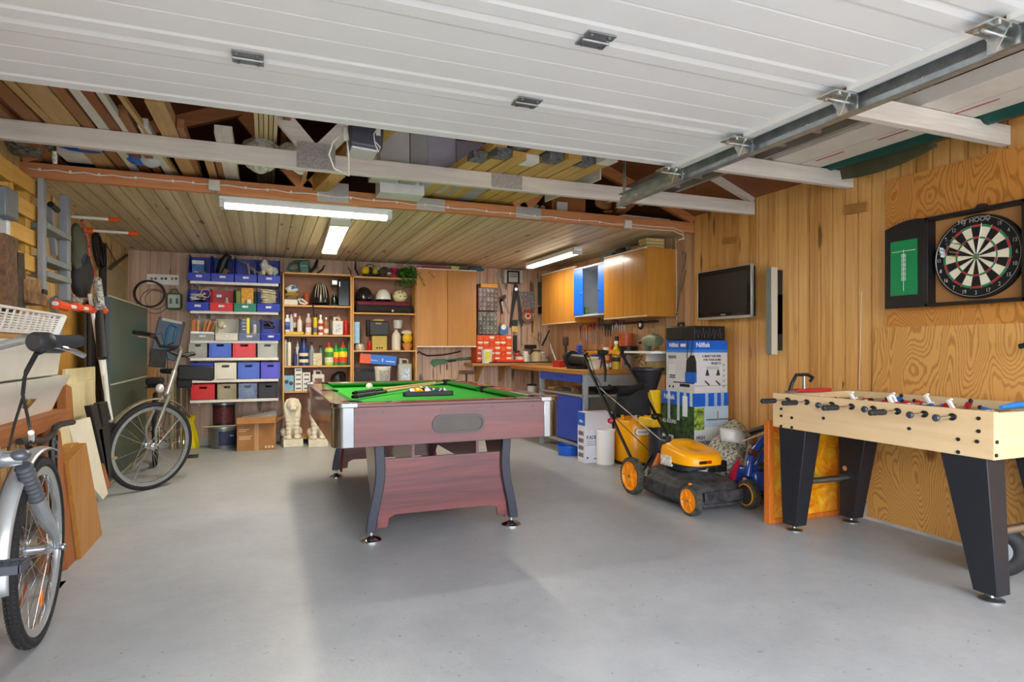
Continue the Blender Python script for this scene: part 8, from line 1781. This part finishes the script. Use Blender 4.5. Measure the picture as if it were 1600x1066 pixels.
MB().tube([ht, bbk], .022, 12).build('down_tube', ALUF, B); MB().tube([ht+Vector((0, -.01, .08)), seat-Vector((0, 0, .12))], .018, 12).build('top_tube', ALUF, B); MB().tube([bbk, seat], .017, 12).build('seat_tube', ALUF, B)
for s in (-1, 1): MB().tube([bbk+Vector((s*.03, 0, 0)), rear+Vector((s*.06, 0, 0))], .010, 8).build('chain_stay', ALUF, B); MB().tube([seat+Vector((0, .02, -.14)), rear+Vector((s*.06, 0, 0))], .009, 8).build('seat_stay', ALUF, B)
wheel(B, rear, (1, 0, 0), .345, .042, 28)
MB().tube([seat, seat+Vector((0, -.02, .12))], .013, 10).build('seat_post', ALU, B); MB().add([Vector((bx+a, seat.y+b_, seat.z+.13+c)) for a, b_, c in ((-.02, .14, 0), (.02, .14, 0), (.09, -.11, .01), (-.09, -.11, .01), (-.015, .14, .03), (.015, .14, .03), (.08, -.11, .05), (-.08, -.11, .05))], [(0,1,2,3), (4,5,6,7), (0,1,5,4), (1,2,6,5), (2,3,7,6), (3,0,4,7)]).build('saddle', BLACK, B, bevel=.02, seg=3)
MB().cyl(bbk+Vector((-.06, 0, 0)), bbk+Vector((.09, 0, 0)), .02, n=14).build('bottom_bracket', ALU, B); MB().ringsec(bbk+Vector((.065, 0, 0)), (1, 0, 0), [(.06, -.002), (.095, -.002), (.095, .002), (.06, .002)], 40).build('chainring', STEEL, B)
pc = PX(28, 885, bx+.20); MB().tube([bbk+Vector((.085, 0, 0)), Vector((bx+.11, pc.y, pc.z))], [.014, .010], 8).build('crank', ALU, B)
PD = M('#3f444e', .45, .1, .05)
pd = MB(); cx, cy2, cz2 = bx+.165, pc.y, pc.z+.0
for zo in (-.0,):
    pd.bx(cx-.05, cx+.05, cy2-.035, cy2-.027, cz2-.012, cz2+.012); pd.bx(cx-.05, cx+.05, cy2+.027, cy2+.035, cz2-.012, cz2+.012); pd.bx(cx-.052, cx-.044, cy2-.035, cy2+.035, cz2-.012, cz2+.012); pd.bx(cx+.044, cx+.052, cy2-.035, cy2+.035, cz2-.012, cz2+.012)
    for k in range(4): pd.bx(cx-.03+.019*k, cx-.026+.019*k, cy2-.03, cy2+.03, cz2-.010, cz2+.010)
    pd.cyl((cx-.06, cy2, cz2), (cx+.05, cy2, cz2), .011, n=10)
pd.build('pedal', PD, B, bevel=.0015, seg=1)
MB().box(hub+Vector((.0, .05, -.20)), (.008, .02, .06)).build('reflector', M('#f07a18', .2), B, bevel=.003)
for k in range(1): MB().tube([hub+Vector((-.05, .07, -.14)), hub+Vector((-.05, -.12, -.26))], .005, 6).build('inner_cable', M('#8a3f1c', .6), B)
MB().tube([rear+Vector((-.06, .02, 0)), (bx-.20, rear.y+.1, .0)], .009, 8).build('kickstand', STEEL, B)
B = thing('bicycle', 'grey city bicycle with its front wheel turned, standing in front of the bin shelves', 'bicycle', group='bicycles')
fc = Vector((-.85, 5.54, 0)); back = Vector((-.12, 1, 0)).normalized()
az = radians(48); pd_ = Vector((sin(az), cos(az), 0)); fwd = -pd_
lean_ = .10
GR = M('#8f8f84', .35, .5, .05); GRD = M('#6a675c', .4, .5, .06)
up = (Vector((0, 0, 1))+Vector((cos(az), -sin(az), 0))*.10).normalized()
hubc = fc+up*.345; wax = pd_.cross(up).normalized()
wheel(B, hubc, wax, .345, .040, 28)
crown2 = hubc+up*.39-fwd*.10; st2 = crown2+up*.36-fwd*.10
for s in (-1, 1): MB().tube([hubc+wax*.055*s, hubc+wax*.058*s+up*.14-fwd*.0+fwd*.012, hubc+wax*.05*s+up*.30-fwd*.05, crown2+wax*.03*s], [.008, .011, .014, .015], 10).build('fork_leg', GR, B)
MB().tube([crown2+wax*.04, crown2-wax*.04], .018, 10).build('fork_crown', GR, B)
def mg2(u, v): a = radians(35+115*u); r_ = .368+.008*cos(pi*(v-.5)); return hubc-fwd*(-r_*cos(a))+up*(r_*sin(a))+wax*(.05*(v-.5))
MB().grid(mg2, 26, 5).build('mudguard', M('#8a7f6c', .35, .4, .03), B, solid=.0025)
MB().tube([crown2, crown2.lerp(st2, .55)], .021, 12).build('head_tube', M('#a9a79b', .3, .6), B); MB().tube([crown2.lerp(st2, .5), st2, st2+fwd*.03+up*.02], [.015, .015, .02], 10).build('stem', GR, B)
side = wax if wax.x > 0 else -wax
def hbar(s): return [st2+up*.02, st2+side*.06*s+up*.035+fwd*.02, st2+side*.16*s+up*.06+fwd*.015, st2+side*.22*s+up*.065-fwd*.06, st2+side*.27*s+up*.055-fwd*.20]
sd = 1
lft = [st2+up*.02+fwd*.02, PY(250, 541, st2.y), PY(244, 528, st2.y+.02), PY(238, 523, st2.y+.06), PY(208, 519, st2.y+.10)]
MB().tube(lft, .0125, 10).build('handlebar', M('#26262a', .4, .2), B); MB().tube([lft[3].lerp(lft[4], .1), lft[4]], .0165, 12).build('grip', BLACK, B)
rgt = [st2+up*.02+fwd*.02, PY(262, 548, st2.y), PY(275, 554, st2.y+.05), PY(292, 557, st2.y+.12), PY(303, 553, st2.y+.2)]
MB().tube(rgt, .0125, 10).build('handlebar', M('#26262a', .4, .2), B); MB().tube([rgt[2].lerp(rgt[3], .5), rgt[4]], .0175, 12).build('grip', BLACK, B)
MB().tube([PY(240, 527, st2.y), PY(228, 527, st2.y), PY(214, 525.5, st2.y+.03)], [.007, .006, .006], 8).build('brake_lever', CHROME, B); MB().box(PY(239, 525, st2.y), (.04, .04, .03)).build('brake_clamp', BLACK, B, bevel=.006); MB().tube([PY(262, 539, st2.y), PY(272, 536, st2.y)], .006, 6).build('bell_lever', BLACK, B)
MB().tube([PY(240, 525, st2.y), PY(252, 520, st2.y-.05), PY(262, 560, st2.y-.06), PY(262, 600, st2.y), PY(258, 620, 5.6)], .003, 6).build('brake_cable', BLACK, B)
MB().sph(crown2+fwd*.06+up*.06, (.03, .03, .035), 14).build('head_lamp', M('#d6d8d8', .1, .3), B)
hd = crown2.lerp(st2, .3)
bbk = Vector((hd.x, hd.y, 0))+back*.52+Vector((0, 0, .29)); rr2 = Vector((fc.x, fc.y, 0))+back*1.10+Vector((.02, 0, .345)); st_ = bbk+back*.20+Vector((0, 0, .50))
MB().tube([hd, bbk], .019, 10).build('down_tube', M('#a39a78', .35, .5), B); MB().tube([hd+Vector((0, 0, .05)), bbk+Vector((0, 0, .12))+back*.05], .015, 10).build('top_tube', M('#a39a78', .35, .5), B); MB().tube([bbk, st_], .016, 10).build('seat_tube', GR, B)
rside = Vector((back.y, -back.x, 0))
for s in (-1, 1): MB().tube([bbk+rside*.03*s, rr2+rside*.06*s], .009, 8).build('chain_stay', GR, B); MB().tube([st_-Vector((0, 0, .1)), rr2+rside*.06*s], .008, 8).build('seat_stay', GR, B)
wheel(B, rr2, rside, .345, .040, 24)
MB().tube([st_, st_+Vector((0, 0, .10))], .013, 8).build('seat_post', STEEL, B)
sc_ = st_+Vector((0, 0, .13)); sv = [sc_-back*.14+rside*a for a in (-.02, .02)]+[sc_+back*.12+rside*a for a in (.10, -.10)]; sv2 = [v+Vector((0, 0, -.045)) for v in sv]
MB().add(sv+sv2, [(0,1,2,3), (4,5,6,7), (0,1,5,4), (1,2,6,5), (2,3,7,6), (3,0,4,7)]).build('saddle', BLACK, B, bevel=.02, seg=3)
cr_ = MB(); rc_ = rr2+Vector((0, 0, .40))
for s in (-.07, 0, .07): cr_.tube([rc_-back*.22+rside*s, rc_+back*.18+rside*s], .005, 6)
for s in (-.2, -.05, .1, .17): cr_.tube([rc_+back*s-rside*.075, rc_+back*s+rside*.075], .005, 6)
cr_.build('luggage_rack', BLACK, B)
MB().box(rc_-back*.05+Vector((0, 0, .05)), (.13, .2, .07)).build('rack_bag', M('#1e1e22', .7, 0, .1), B, bevel=.02)
bs = MB(); bc = PY(251, 552, 5.95)
MB().box(PY(247, 560, 5.75), (.12, .02, .15), (0, .1, 0)).build('wire_basket', M('#2a2624', .6, 0, .4, 80), B, bevel=.005)
MB().box(PY(306, 583, 6.0), (.28, .05, .13), (0, .05, 0)).build('side_bag', M('#19191c', .6), B, bevel=.015); MB().box(PY(288, 597, 6.1), (.12, .05, .10)).build('side_bag', M('#19191c', .6), B, bevel=.012)
MB().tube([bbk+rside*.09-Vector((0, 0, 0)), bbk+rside*.10-back*.12+Vector((0, 0, -.12))], .008, 8).build('crank', STEEL, B); MB().box(bbk+rside*.16-back*.12+Vector((0, 0, -.12)), (.09, .07, .022)).build('pedal', BLACK, B, bevel=.004)
MB().tube([bbk-rside*.09, bbk-rside*.10+back*.12+Vector((0, 0, .12))], .008, 8).build('crank', STEEL, B); MB().ringsec(bbk+rside*.06, rside, [(.06, -.002), (.09, -.002), (.09, .002), (.06, .002)], 30).build('chainring', STEEL, B)
MB().tube([rr2+rside*-.07+Vector((0, 0, -.05)), Vector((rr2.x-.18, rr2.y-.05, .0))], .008, 8).build('kickstand', STEEL, B)
MB().tube([hubc+wax*.055, hubc-pd_*-.25+up*.22], .002, 4).build('mudguard_stay', STEEL, B)
MB().box(hubc-fwd*-.0+pd_*-.27+up*-.05, (.012, .05, .012), (0, 0, 0)).build('reflector', M('#d8a43a', .3), B)
ZT = 2.272
def plank(x, w_, h_, y0, y1, c, label, yaw=0, z=0, zs=0, nm_='plank', end=None, grp=None):
    c1, c2 = c if isinstance(c, tuple) else (c, c)
    t = MB(); a = Vector((x+(y0-3.88)*yaw, y0, ZT+z+h_/2)); b_ = Vector((x+(y1-3.88)*yaw, y1, ZT+z+h_/2+zs))
    t.bar(a, b_, w_, h_)
    o = t.build(nm_, W(c1, c2, 'Y', .65), bevel=.002)
    tag(o, label, 'board', grp)
    if end:
        d = (b_-a).normalized(); e = MB().bar(a-d*.001, a+d*.10, w_*1.01, h_*1.02).build('painted_end', end, o);
    return o
BR_ = ('#a8744a', '#85552f'); YL_ = ('#dcb565', '#b8914a'); WH_ = ('#e0dbd2', '#c5beb3'); GY_ = ('#9c9488', '#7d756a'); RD_ = ('#9c5a34', '#744022'); TN_ = ('#cfa873', '#ab8656')
L = [(-1.30, .05, .03, GY_, 'grey-white batten, leftmost over the pale beam at the picture edge', 0, 0), (-1.235, .075, .03, BR_, 'brown board second from the left over the pale beam', .0, 0), (-1.18, .05, .045, RD_, 'dark red-brown batten overlapping its neighbours at the upper left', .14, .035),
     (-1.11, .07, .03, BR_, 'brown board third from the left in the overhead pile', 0, 0), (-1.035, .04, .04, TN_, 'narrow tan batten in the middle of the overhead pile', .02, 0), (-.96, .11, .035, TN_, 'widest tan board of the overhead pile', 0, 0),
     (-.865, .055, .035, BR_, 'reddish-brown board right of the widest tan one', .01, 0), (-.80, .05, .03, WH_, 'white-painted batten at the right side of the overhead pile', .0, 0), (-.745, .05, .03, RD_, 'short brick-brown board beside the white-painted batten', .02, 0), (-.70, .03, .035, WH_, 'thin white batten closing the overhead pile on the right', .01, 0)]
for k, (x, w_, h_, c, l_, yw, z) in enumerate(L): plank(x, w_, h_, 2.55+.07*(k % 3), 3.96 if k in (2, 3, 4, 9) else 4.75+.1*(k % 2), c, l_, yw, z)
plank(-.60, .022, .03, 2.9, 5.4, TN_, 'thin tan stick crossing alone over the pale beam, left of the big plank end', .05, .0)
plank(-.665, .045, .06, 3.62, 6.2, BR_, 'brown squared timber with its sawn end showing, leftmost of the plank ends', .0, 0, .0)
plank(-.60, .05, .045, 3.74, 6.2, WH_, 'white timber end just right of the brown squared one', .0, 0)
plank(-.485, .085, .07, 3.36, 6.3, TN_, 'large tan plank with its end tilted up over the pale beam', .01, 0)
plank(-.42, .035, .05, 3.7, 6.0, BR_, 'slim brown timber right of the large tan plank', .0, 0)
plank(-.33, .05, .05, 4.15, 6.0, TN_, 'tan block end seen under the pale beam, left of the white-topped plank', 0, 0); plank(-.275, .04, .035, 4.2, 6.0, BR_, 'short brown block end beside the tan one under the pale beam', 0, 0)
plank(-.215, .09, .05, 3.72, 6.2, WH_, 'white-topped plank with a brown sawn end above the junction box', .0, 0)
blob((-.03, 4.25, ZT+.07), (.13, .18, .10), M('#c9c6c0', .25, 0, .25, 30), 'crumpled clear plastic bag stored over the ceiling edge, left one', 'plastic_bag', 'bag', 4, .4, fr=6)
blob((.17, 4.20, ZT+.06), (.11, .15, .085), M('#d5d2cb', .3, 0, .2, 25), 'whitish plastic bag stored over the ceiling edge, right one', 'plastic_bag', 'bag', 7, .4, fr=5)
for k in range(5): plank(-.05+.026*k, .022, .12, 3.55, 5.2, [('#d8c3a0', '#b89b70'), ('#cdb48c', '#ad8f63')][k % 2], 'thin board on edge, %s of five in the bundle left of the V struts' % ['leftmost', 'second', 'middle', 'fourth', 'rightmost'][k], 0, .12, 0, grp='upright thin boards')
plank(.115, .045, .09, 3.55, 5.0, BR_, 'brown timber end high up between the board bundle and the V struts', 0, .17)
plank(.245, .03, .10, 4.05, 5.6, TN_, 'narrow upright tan timber behind the V struts', 0, 0)
for k in range(3): tag(MB().bar((.40+.02*k, 4.3, ZT+.06), (.49+.02*k, 4.3, ZT+.22), .03, .012).build('stick', W('#b5713f', '#8d5128', 'Z', .6)), ['brown slat leaning inside the V struts, left one', 'brown slat leaning inside the V struts, middle one', 'brown slat leaning inside the V struts, right one'][k], 'stick')
o = MB().bar((.68, 3.35, 2.40), (.36, 4.62, 2.27), .10, .10).build('timber_post', W('#c49a55', '#a2783a', 'Y', .6), bevel=.003); tag(o, 'thick yellow-brown timber with its square end under the door motor', 'timber')
t = thing('door_motor', 'dark grey garage door motor hanging over the beams with a white hand unit', 'motor'); mx, my, mz = .80, 3.30, 2.37
p = PY(582, 218, 3.2)
p.x -= .04; MB().box((p.x, 3.2, p.z), (.16, .20, .15), (0, .06, 0)).build('motor_case', M('#4a4b58', .3, .1, .03), t, bevel=.015, seg=3); MB().box((p.x-.01, 3.2, p.z-.078), (.13, .18, .012), (0, .06, 0)).build('lamp_cover', M('#c9cbcd', .3), t, bevel=.006)
q = PY(540, 209, 3.15); MB().box(q, (.03, .03, .07), (0, -.1, 0)).build('hand_unit', M('#e2ded2', .4), t, bevel=.008)
MB().tube([PY(536, 208, 3.15), PY(520, 222, 3.1), PY(514, 242, 3.1), PY(522, 263, 3.1), PY(545, 275, 3.1), PY(545, 245, 3.12), PY(542, 218, 3.15)], .004, 6).build('cord', M('#e2ded2', .5), t)
MB().tube([PY(590, 200, 3.1), PY(584, 210, 3.1), PY(586, 225, 3.1), PY(592, 238, 3.1), PY(594, 230, 3.1), PY(587, 222, 3.1)], .003, 6).build('cord', WHITE, t); MB().cyl(PY(591, 197, 3.1), PY(591, 212, 3.1), .012, n=10).build('cable_plug', WHITE, t)
tag(MB().lathe([(.04, 0), (.035, .03), (.012, .05), (0, .05)], PY(487, 184, 3.5), 16).build('round_lamp', WHITE), 'white round lamp cap just under the garage door edge', 'lamp')
def abox(px0, px1, py0, py1, Y, d, c, l_, nm_='storage_box', z0=None, rz=0):
    a = PY(px0, (py0+py1)/2, Y).x; b_ = PY(px1, (py0+py1)/2, Y).x; zt = PY((px0+px1)/2, py0, Y).z; zb = ZT+.001 if z0 is None else z0
    return carton(a, b_, Y, Y+d, zb, max(zt, zb+.05), M(c, .6, 0, .04), l_, nm_)
abox(594, 640, 200, 300, 3.93, .5, '#b3b1af', 'large light grey metal box stored over the beams, beside the door motor')
abox(641, 668, 208, 300, 4.0, .5, '#9a9896', 'darker grey box face right of the large light grey one')
abox(668, 712, 208, 300, 4.15, .4, '#b5b2bf', 'lilac-grey box stored over the beams left of the yellow planks'); abox(712, 762, 222, 300, 4.3, .4, '#a9a6b3', 'second lilac-grey box, partly behind the yellow planks')
o = abox(594, 663, 274, 306, 4.38, .2, '#e2e2e4', 'white polystyrene block lying just above the orange-brown beam', 'foam_block', z0=2.205);
tag(MB().bx(.78, .90, 4.40, 4.55, 2.247, 2.27).build('wood_offcut', W('#b57a42', '#8f5a2c', 'X', .6)), 'small brown offcut on the orange-brown beam under the white block', 'offcut')
abox(88, 160, 226, 250, 4.42, .22, '#d5d5cf', 'pale box with a blue tarpaulin over it stored at the upper left');
blob((PY(128, 248, 4.3).x, 4.34, ZT+.03), (.15, .06, .035), M('#1a4fb0', .4), 'bright blue tarpaulin bundle above the orange-brown beam, left one', 'tarpaulin', 'tarpaulin', 3, .2)
blob((PY(212, 245, 4.4).x, 4.45, ZT+.05), (.07, .10, .08), M('#2560c0', .4), 'small blue bundle above the orange-brown beam, right of the boards', 'tarpaulin', 'tarpaulin', 5, .2); blob((PY(233, 250, 4.4).x, 4.45, ZT+.06), (.10, .12, .09), M('#c3c8d2', .4), 'pale rounded canister stored right of the small blue bundle', 'canister', 'canister', 6, .15)
blob((PY(35, 253, 4.4).x, 4.45, ZT+.04), (.14, .12, .07), M('#6c6a68', .4, 0, .5, 50), 'grey netting bundle over the beam above the pallet', 'netting', 'net', 8, .35)
o = tag(MB().tube([PX(85, 236, -1.1), PX(86, 256, -1.1)], .012, 8).build('rope_knot', M('#d9d5c8', .8, 0, .3, 60)), 'white rope tied around the orange-brown beam', 'rope');
GE = M('#6f7378', .6, 0, .3, 40)
for k in range(8):
    w_ = .095; x = 1.20+.108*k; z = .0 if k % 2 == 0 else .003
    plank(x, w_, .045, [3.60, 3.5, 3.52, 3.56, 3.46, 3.42, 3.45, 3.36][k], 5.1, YL_, 'yellow-brown plank, %s of eight side by side over the beams' % ['leftmost', 'second', 'third', 'fourth', 'fifth', 'sixth', 'seventh', 'rightmost'][k], -.10, z, 0, grp='yellow planks over the beams', end=GE if k in (0, 1, 4, 6) else (WHITE if k in (3, 7) else None))
for k in range(6):
    x = 1.28+.12*k; plank(x, .09, .045, [3.5, 3.48, 3.45, 3.5, 3.42, 3.5][k], 5.0, YL_, 'upper yellow-brown plank, %s of six on top of the lower row' % ['leftmost', 'second', 'third', 'fourth', 'fifth', 'rightmost'][k], -.10, .05, 0, grp='yellow planks over the beams', end=GE if k in (1, 3, 4) else None)
plank(2.14, .012, .17, 3.75, 4.5, ('#e2e0dc', '#cfcdc8'), 'white thin sheet on edge right of the yellow planks', -.1, 0)
abox(862, 915, 290, 330, 4.75, .3, '#a8663a', 'brown cardboard panel stored over the ceiling edge');
p = PY(877, 322, 4.72); sbox(p.x-.05, p.x+.05, 4.70, 4.72, 2.247, 2.34, M('#d9d6d0', .6), 'white card standing before the brown cardboard panel', 'white_card', 'card')
for k, (px, l_) in enumerate(((838, 'pale rolled mat end stored behind the orange-brown beam'), (848, 'pale wooden stick end leaning by the rolled mat'))): p = PY(px, 325, 4.8); tag(MB().tube([(p.x-.05, 4.7, 2.27), (p.x+.05, 4.9, 2.33)], [.022, .02], 10).build('rolled_mat', M('#c9bfae' if k == 0 else '#b98f5a', .7)), l_, 'roll' if k == 0 else 'stick')
for k, (px, py, l_) in enumerate(((945, 318, 'round wooden paddle standing over the beam, upper one'), (958, 332, 'flat wooden paddle lying over the beam, lower one'))):
    p = PY(px, py, 4.75); tag(MB().sph((p.x, 4.75, max(2.30, p.z)), (.10, .02 if k == 0 else .06, .055 if k == 0 else .02), 20).build('wooden_paddle', M('#b07a48', .6)), l_, 'paddle')
tag(MB().cyl(PY(968, 336, 4.7)+Vector((0, 0, .0)), PY(1046, 344.5, 4.7), .010, n=8).build('white_tube', WHITE), 'thin white tube lying over the orange-brown beam near the right wall', 'tube')
plank(2.62, .10, .10, 4.3, 4.75, RD_, 'dark reddish timber end over the ceiling edge near the right wall', .3, 0)
t = thing('aluminium_ladder', 'grey aluminium ladder lying over the beams beside the door track', 'ladder'); AL = M('#a09a92', .45, .5, .08)
for x in (2.56, 2.86): MB().bx(x-.014, x+.014, 2.15, 4.35, ZT+.001, ZT+.07).build('rail', AL, t, bevel=.002)
for k in range(9): y = 2.3+.25*k; MB().cyl((2.56, y, ZT+.035), (2.86, y, ZT+.035), .016, n=10).build('rung', AL, t)
WC = M('#dcd8d0', .55, 0, .03); RP_ = M('#b9484a', .6, 0, .2, 80)
for k, (x0, x1, y0, y1, l_) in enumerate(((2.93, 3.14, 1.3, 3.02, 'long white carton lying over the beams beside the ladder'), (3.15, 3.33, 1.25, 3.10, 'long white carton with red print and an orange tip, nearest the right wall'))):
    c = carton(x0, x1, y0, y1, ZT+.001, ZT+.075, WC, l_, 'long_carton')
    if k:
        MB().bx(-.085, -.0, (y1-y0)/2-.01, (y1-y0)/2+.006, -.0, .03).build('orange_tip', ORANGE, c)
        for j in range(4): MB().bx(-.06, -.045, -.75+.42*j, -.55+.42*j, -.001, .001).build('red_print', RP_, c)
        for j in range(3): MB().bx(-.0905, -.0895, -.75+.5*j, -.6+.5*j, .02, .04).build('red_print', RP_, c)
t = thing('green_tarpaulin', 'dark green rolled tarpaulin along the top of the right wall', 'tarpaulin')
MB().tube([(3.41, .9, ZT+.05), (3.42, 1.8, ZT+.045), (3.43, 2.6, ZT+.04), (3.40, 3.15, ZT+.035)], [.085, .075, .06, .045], 14).build('rolled_sheet', M('#0f4a42', .45, 0, .06), t)
h = MB().grid(lambda u, v: (3.49+.02*v, 2.35+.75*u, 2.29-.05*v*(1-abs(2*u-1)**2)-.05*v), 16, 6); h.build('hanging_edge', M('#4d4a33', .6, 0, .1), t, solid=.004)
c = carton(2.86, 3.14, 2.12, 2.45, ZT+.08, ZT+.21, M('#d2c4b8', .6), 'white carton with red printing and open flaps above the third pale beam', 'printed_carton')
MB().box((.0, -.20, .15), (.27, .12, .003), (.5, 0, 0)).build('flap', M('#c9b39c', .7), c);
for j in range(5): MB().bx(-.12+.04*j, -.095+.04*j, -.167, -.1655, .085, .105).build('red_print', RP_, c)
for j in range(3): MB().bx(-.12, .08-.04*j, -.167, -.1655, .02+.02*j, .03+.02*j).build('red_print', RP_, c)
tag(MB().box((2.80, 2.12, ZT+.105), (.05, .5, .06), (0, 0, -.35)).build('metal_tube', M('#b5b3ae', .4, .6), bevel=.004), 'square metal tube end sticking out before the printed carton', 'tube')
YC = YS-.006
def onbeam(pts, r_, m_, nm_, l_): return tag(MB().tube([PY(a, b_, YC) for a, b_ in pts], r_, 6).build(nm_, m_), l_, 'cable')
cw = M('#e3ddd2', .5, 0, .02)
def pc_(px): # cable height on the beam by px
    return 263+(px-40)*.0862
c1 = thing('beam_cable', 'white cable clipped along the orange-brown beam from the left wall to the first junction box', 'cable'); xs2_ = list(range(44, 330, 22)); MB().tube([PY(x, pc_(x)+(1.4*sin(x*.13)), YC) for x in xs2_]+[PY(330, 288, YC)], .004, 6).build('cable', cw, c1)
cl = MB()
for x in (62, 110, 155, 212, 270, 302): cl.box(PY(x, pc_(x), YC), (.012, .012, .016))
split(cl, 'clip', WHITE, c1)
c1 = thing('beam_cable', 'white cable clipped along the orange-brown beam between the two junction boxes', 'cable'); MB().tube([PY(342, 289, YC)]+[PY(x, 290+(x-350)*.0975+1.2*sin(x*.1), YC) for x in range(356, 968, 24)]+[PY(974, 350.5, YC)], .004, 6).build('cable', cw, c1)
cl = MB()
for x in (384, 418, 455, 497, 548, 584, 620, 664, 700, 760, 797, 835, 868, 905, 937): cl.box(PY(x, 290+(x-350)*.0975, YC), (.012, .012, .016))
split(cl, 'clip', WHITE, c1)
c1 = thing('beam_cable', 'pair of white cables looping from the right junction box to the wall', 'cable')
for d in (0, 5): MB().tube([PY(988, 351+d, YC), PY(1020, 354+d, YC), PY(1052, 356+d, YC), PY(1066, 362+d, YC), PY(1069, 372+d*.3, YC), PY(1060, 375, YC)], .004, 6).build('cable', cw, c1)
for px, py, l_ in ((335, 290, 'small white junction box on the orange-brown beam above the strip light'), (980.5, 351, 'small white junction box at the right end of the orange-brown beam')):
    p = PY(px, py, YC); t = thing('junction_box', l_, 'junction box', group='junction boxes'); MB().box((p.x, YC-.008, p.z), (.07, .03, .07)).build('box_body', M('#dad6cc', .5), t, bevel=.005)
    for s in (-.02, .0, .02): MB().cyl((p.x+s, YC-.008, p.z-.035), (p.x+s, YC-.008, p.z-.055), .006, n=8).build('cable_gland', GREYP, t)
def leafs(o):
    out = []
    for c in kids_map.get(o.name, []): out.append(c); out += leafs(c)
    return out
bpy.context.view_layer.update()
kids_map = {}
for o in bpy.data.objects:
    if o.parent: kids_map.setdefault(o.parent.name, []).append(o)
for o in list(bpy.data.objects):
    if o.parent or o.type not in ('EMPTY', 'MESH'): continue
    ls = [l for l in leafs(o) if l.type == 'MESH'] if o.type == 'EMPTY' else [o]
    if o.type == 'MESH' and (o.data.users > 1 or o.location.length > 1e-6 or kids_map.get(o.name)): continue
    if o.type == 'EMPTY' and o.location.length > 1e-6: continue
    if not ls: continue
    pts = []
    for l in ls:
        mw = l.matrix_world
        pts += [mw @ Vector(c) for c in l.bound_box]
    if not pts: continue
    lo = [min(p[i] for p in pts) for i in range(3)]; hi = [max(p[i] for p in pts) for i in range(3)]
    base = Vector(((lo[0]+hi[0])/2, (lo[1]+hi[1])/2, lo[2]))
    if o.type == 'MESH':
        if o.rotation_euler.to_matrix() != Matrix.Identity(3): continue
        o.data.transform(Matrix.Translation(-base)); o.location = base
    else:
        inv = o.rotation_euler.to_matrix().inverted()
        o.location = base
        for c in kids_map.get(o.name, []): c.location = c.location-(inv @ base)
vs = SC.view_settings
vs.view_transform = 'Standard'; vs.look = 'None'; vs.gamma = 1; vs.use_curve_mapping = False; vs.exposure = EXPO
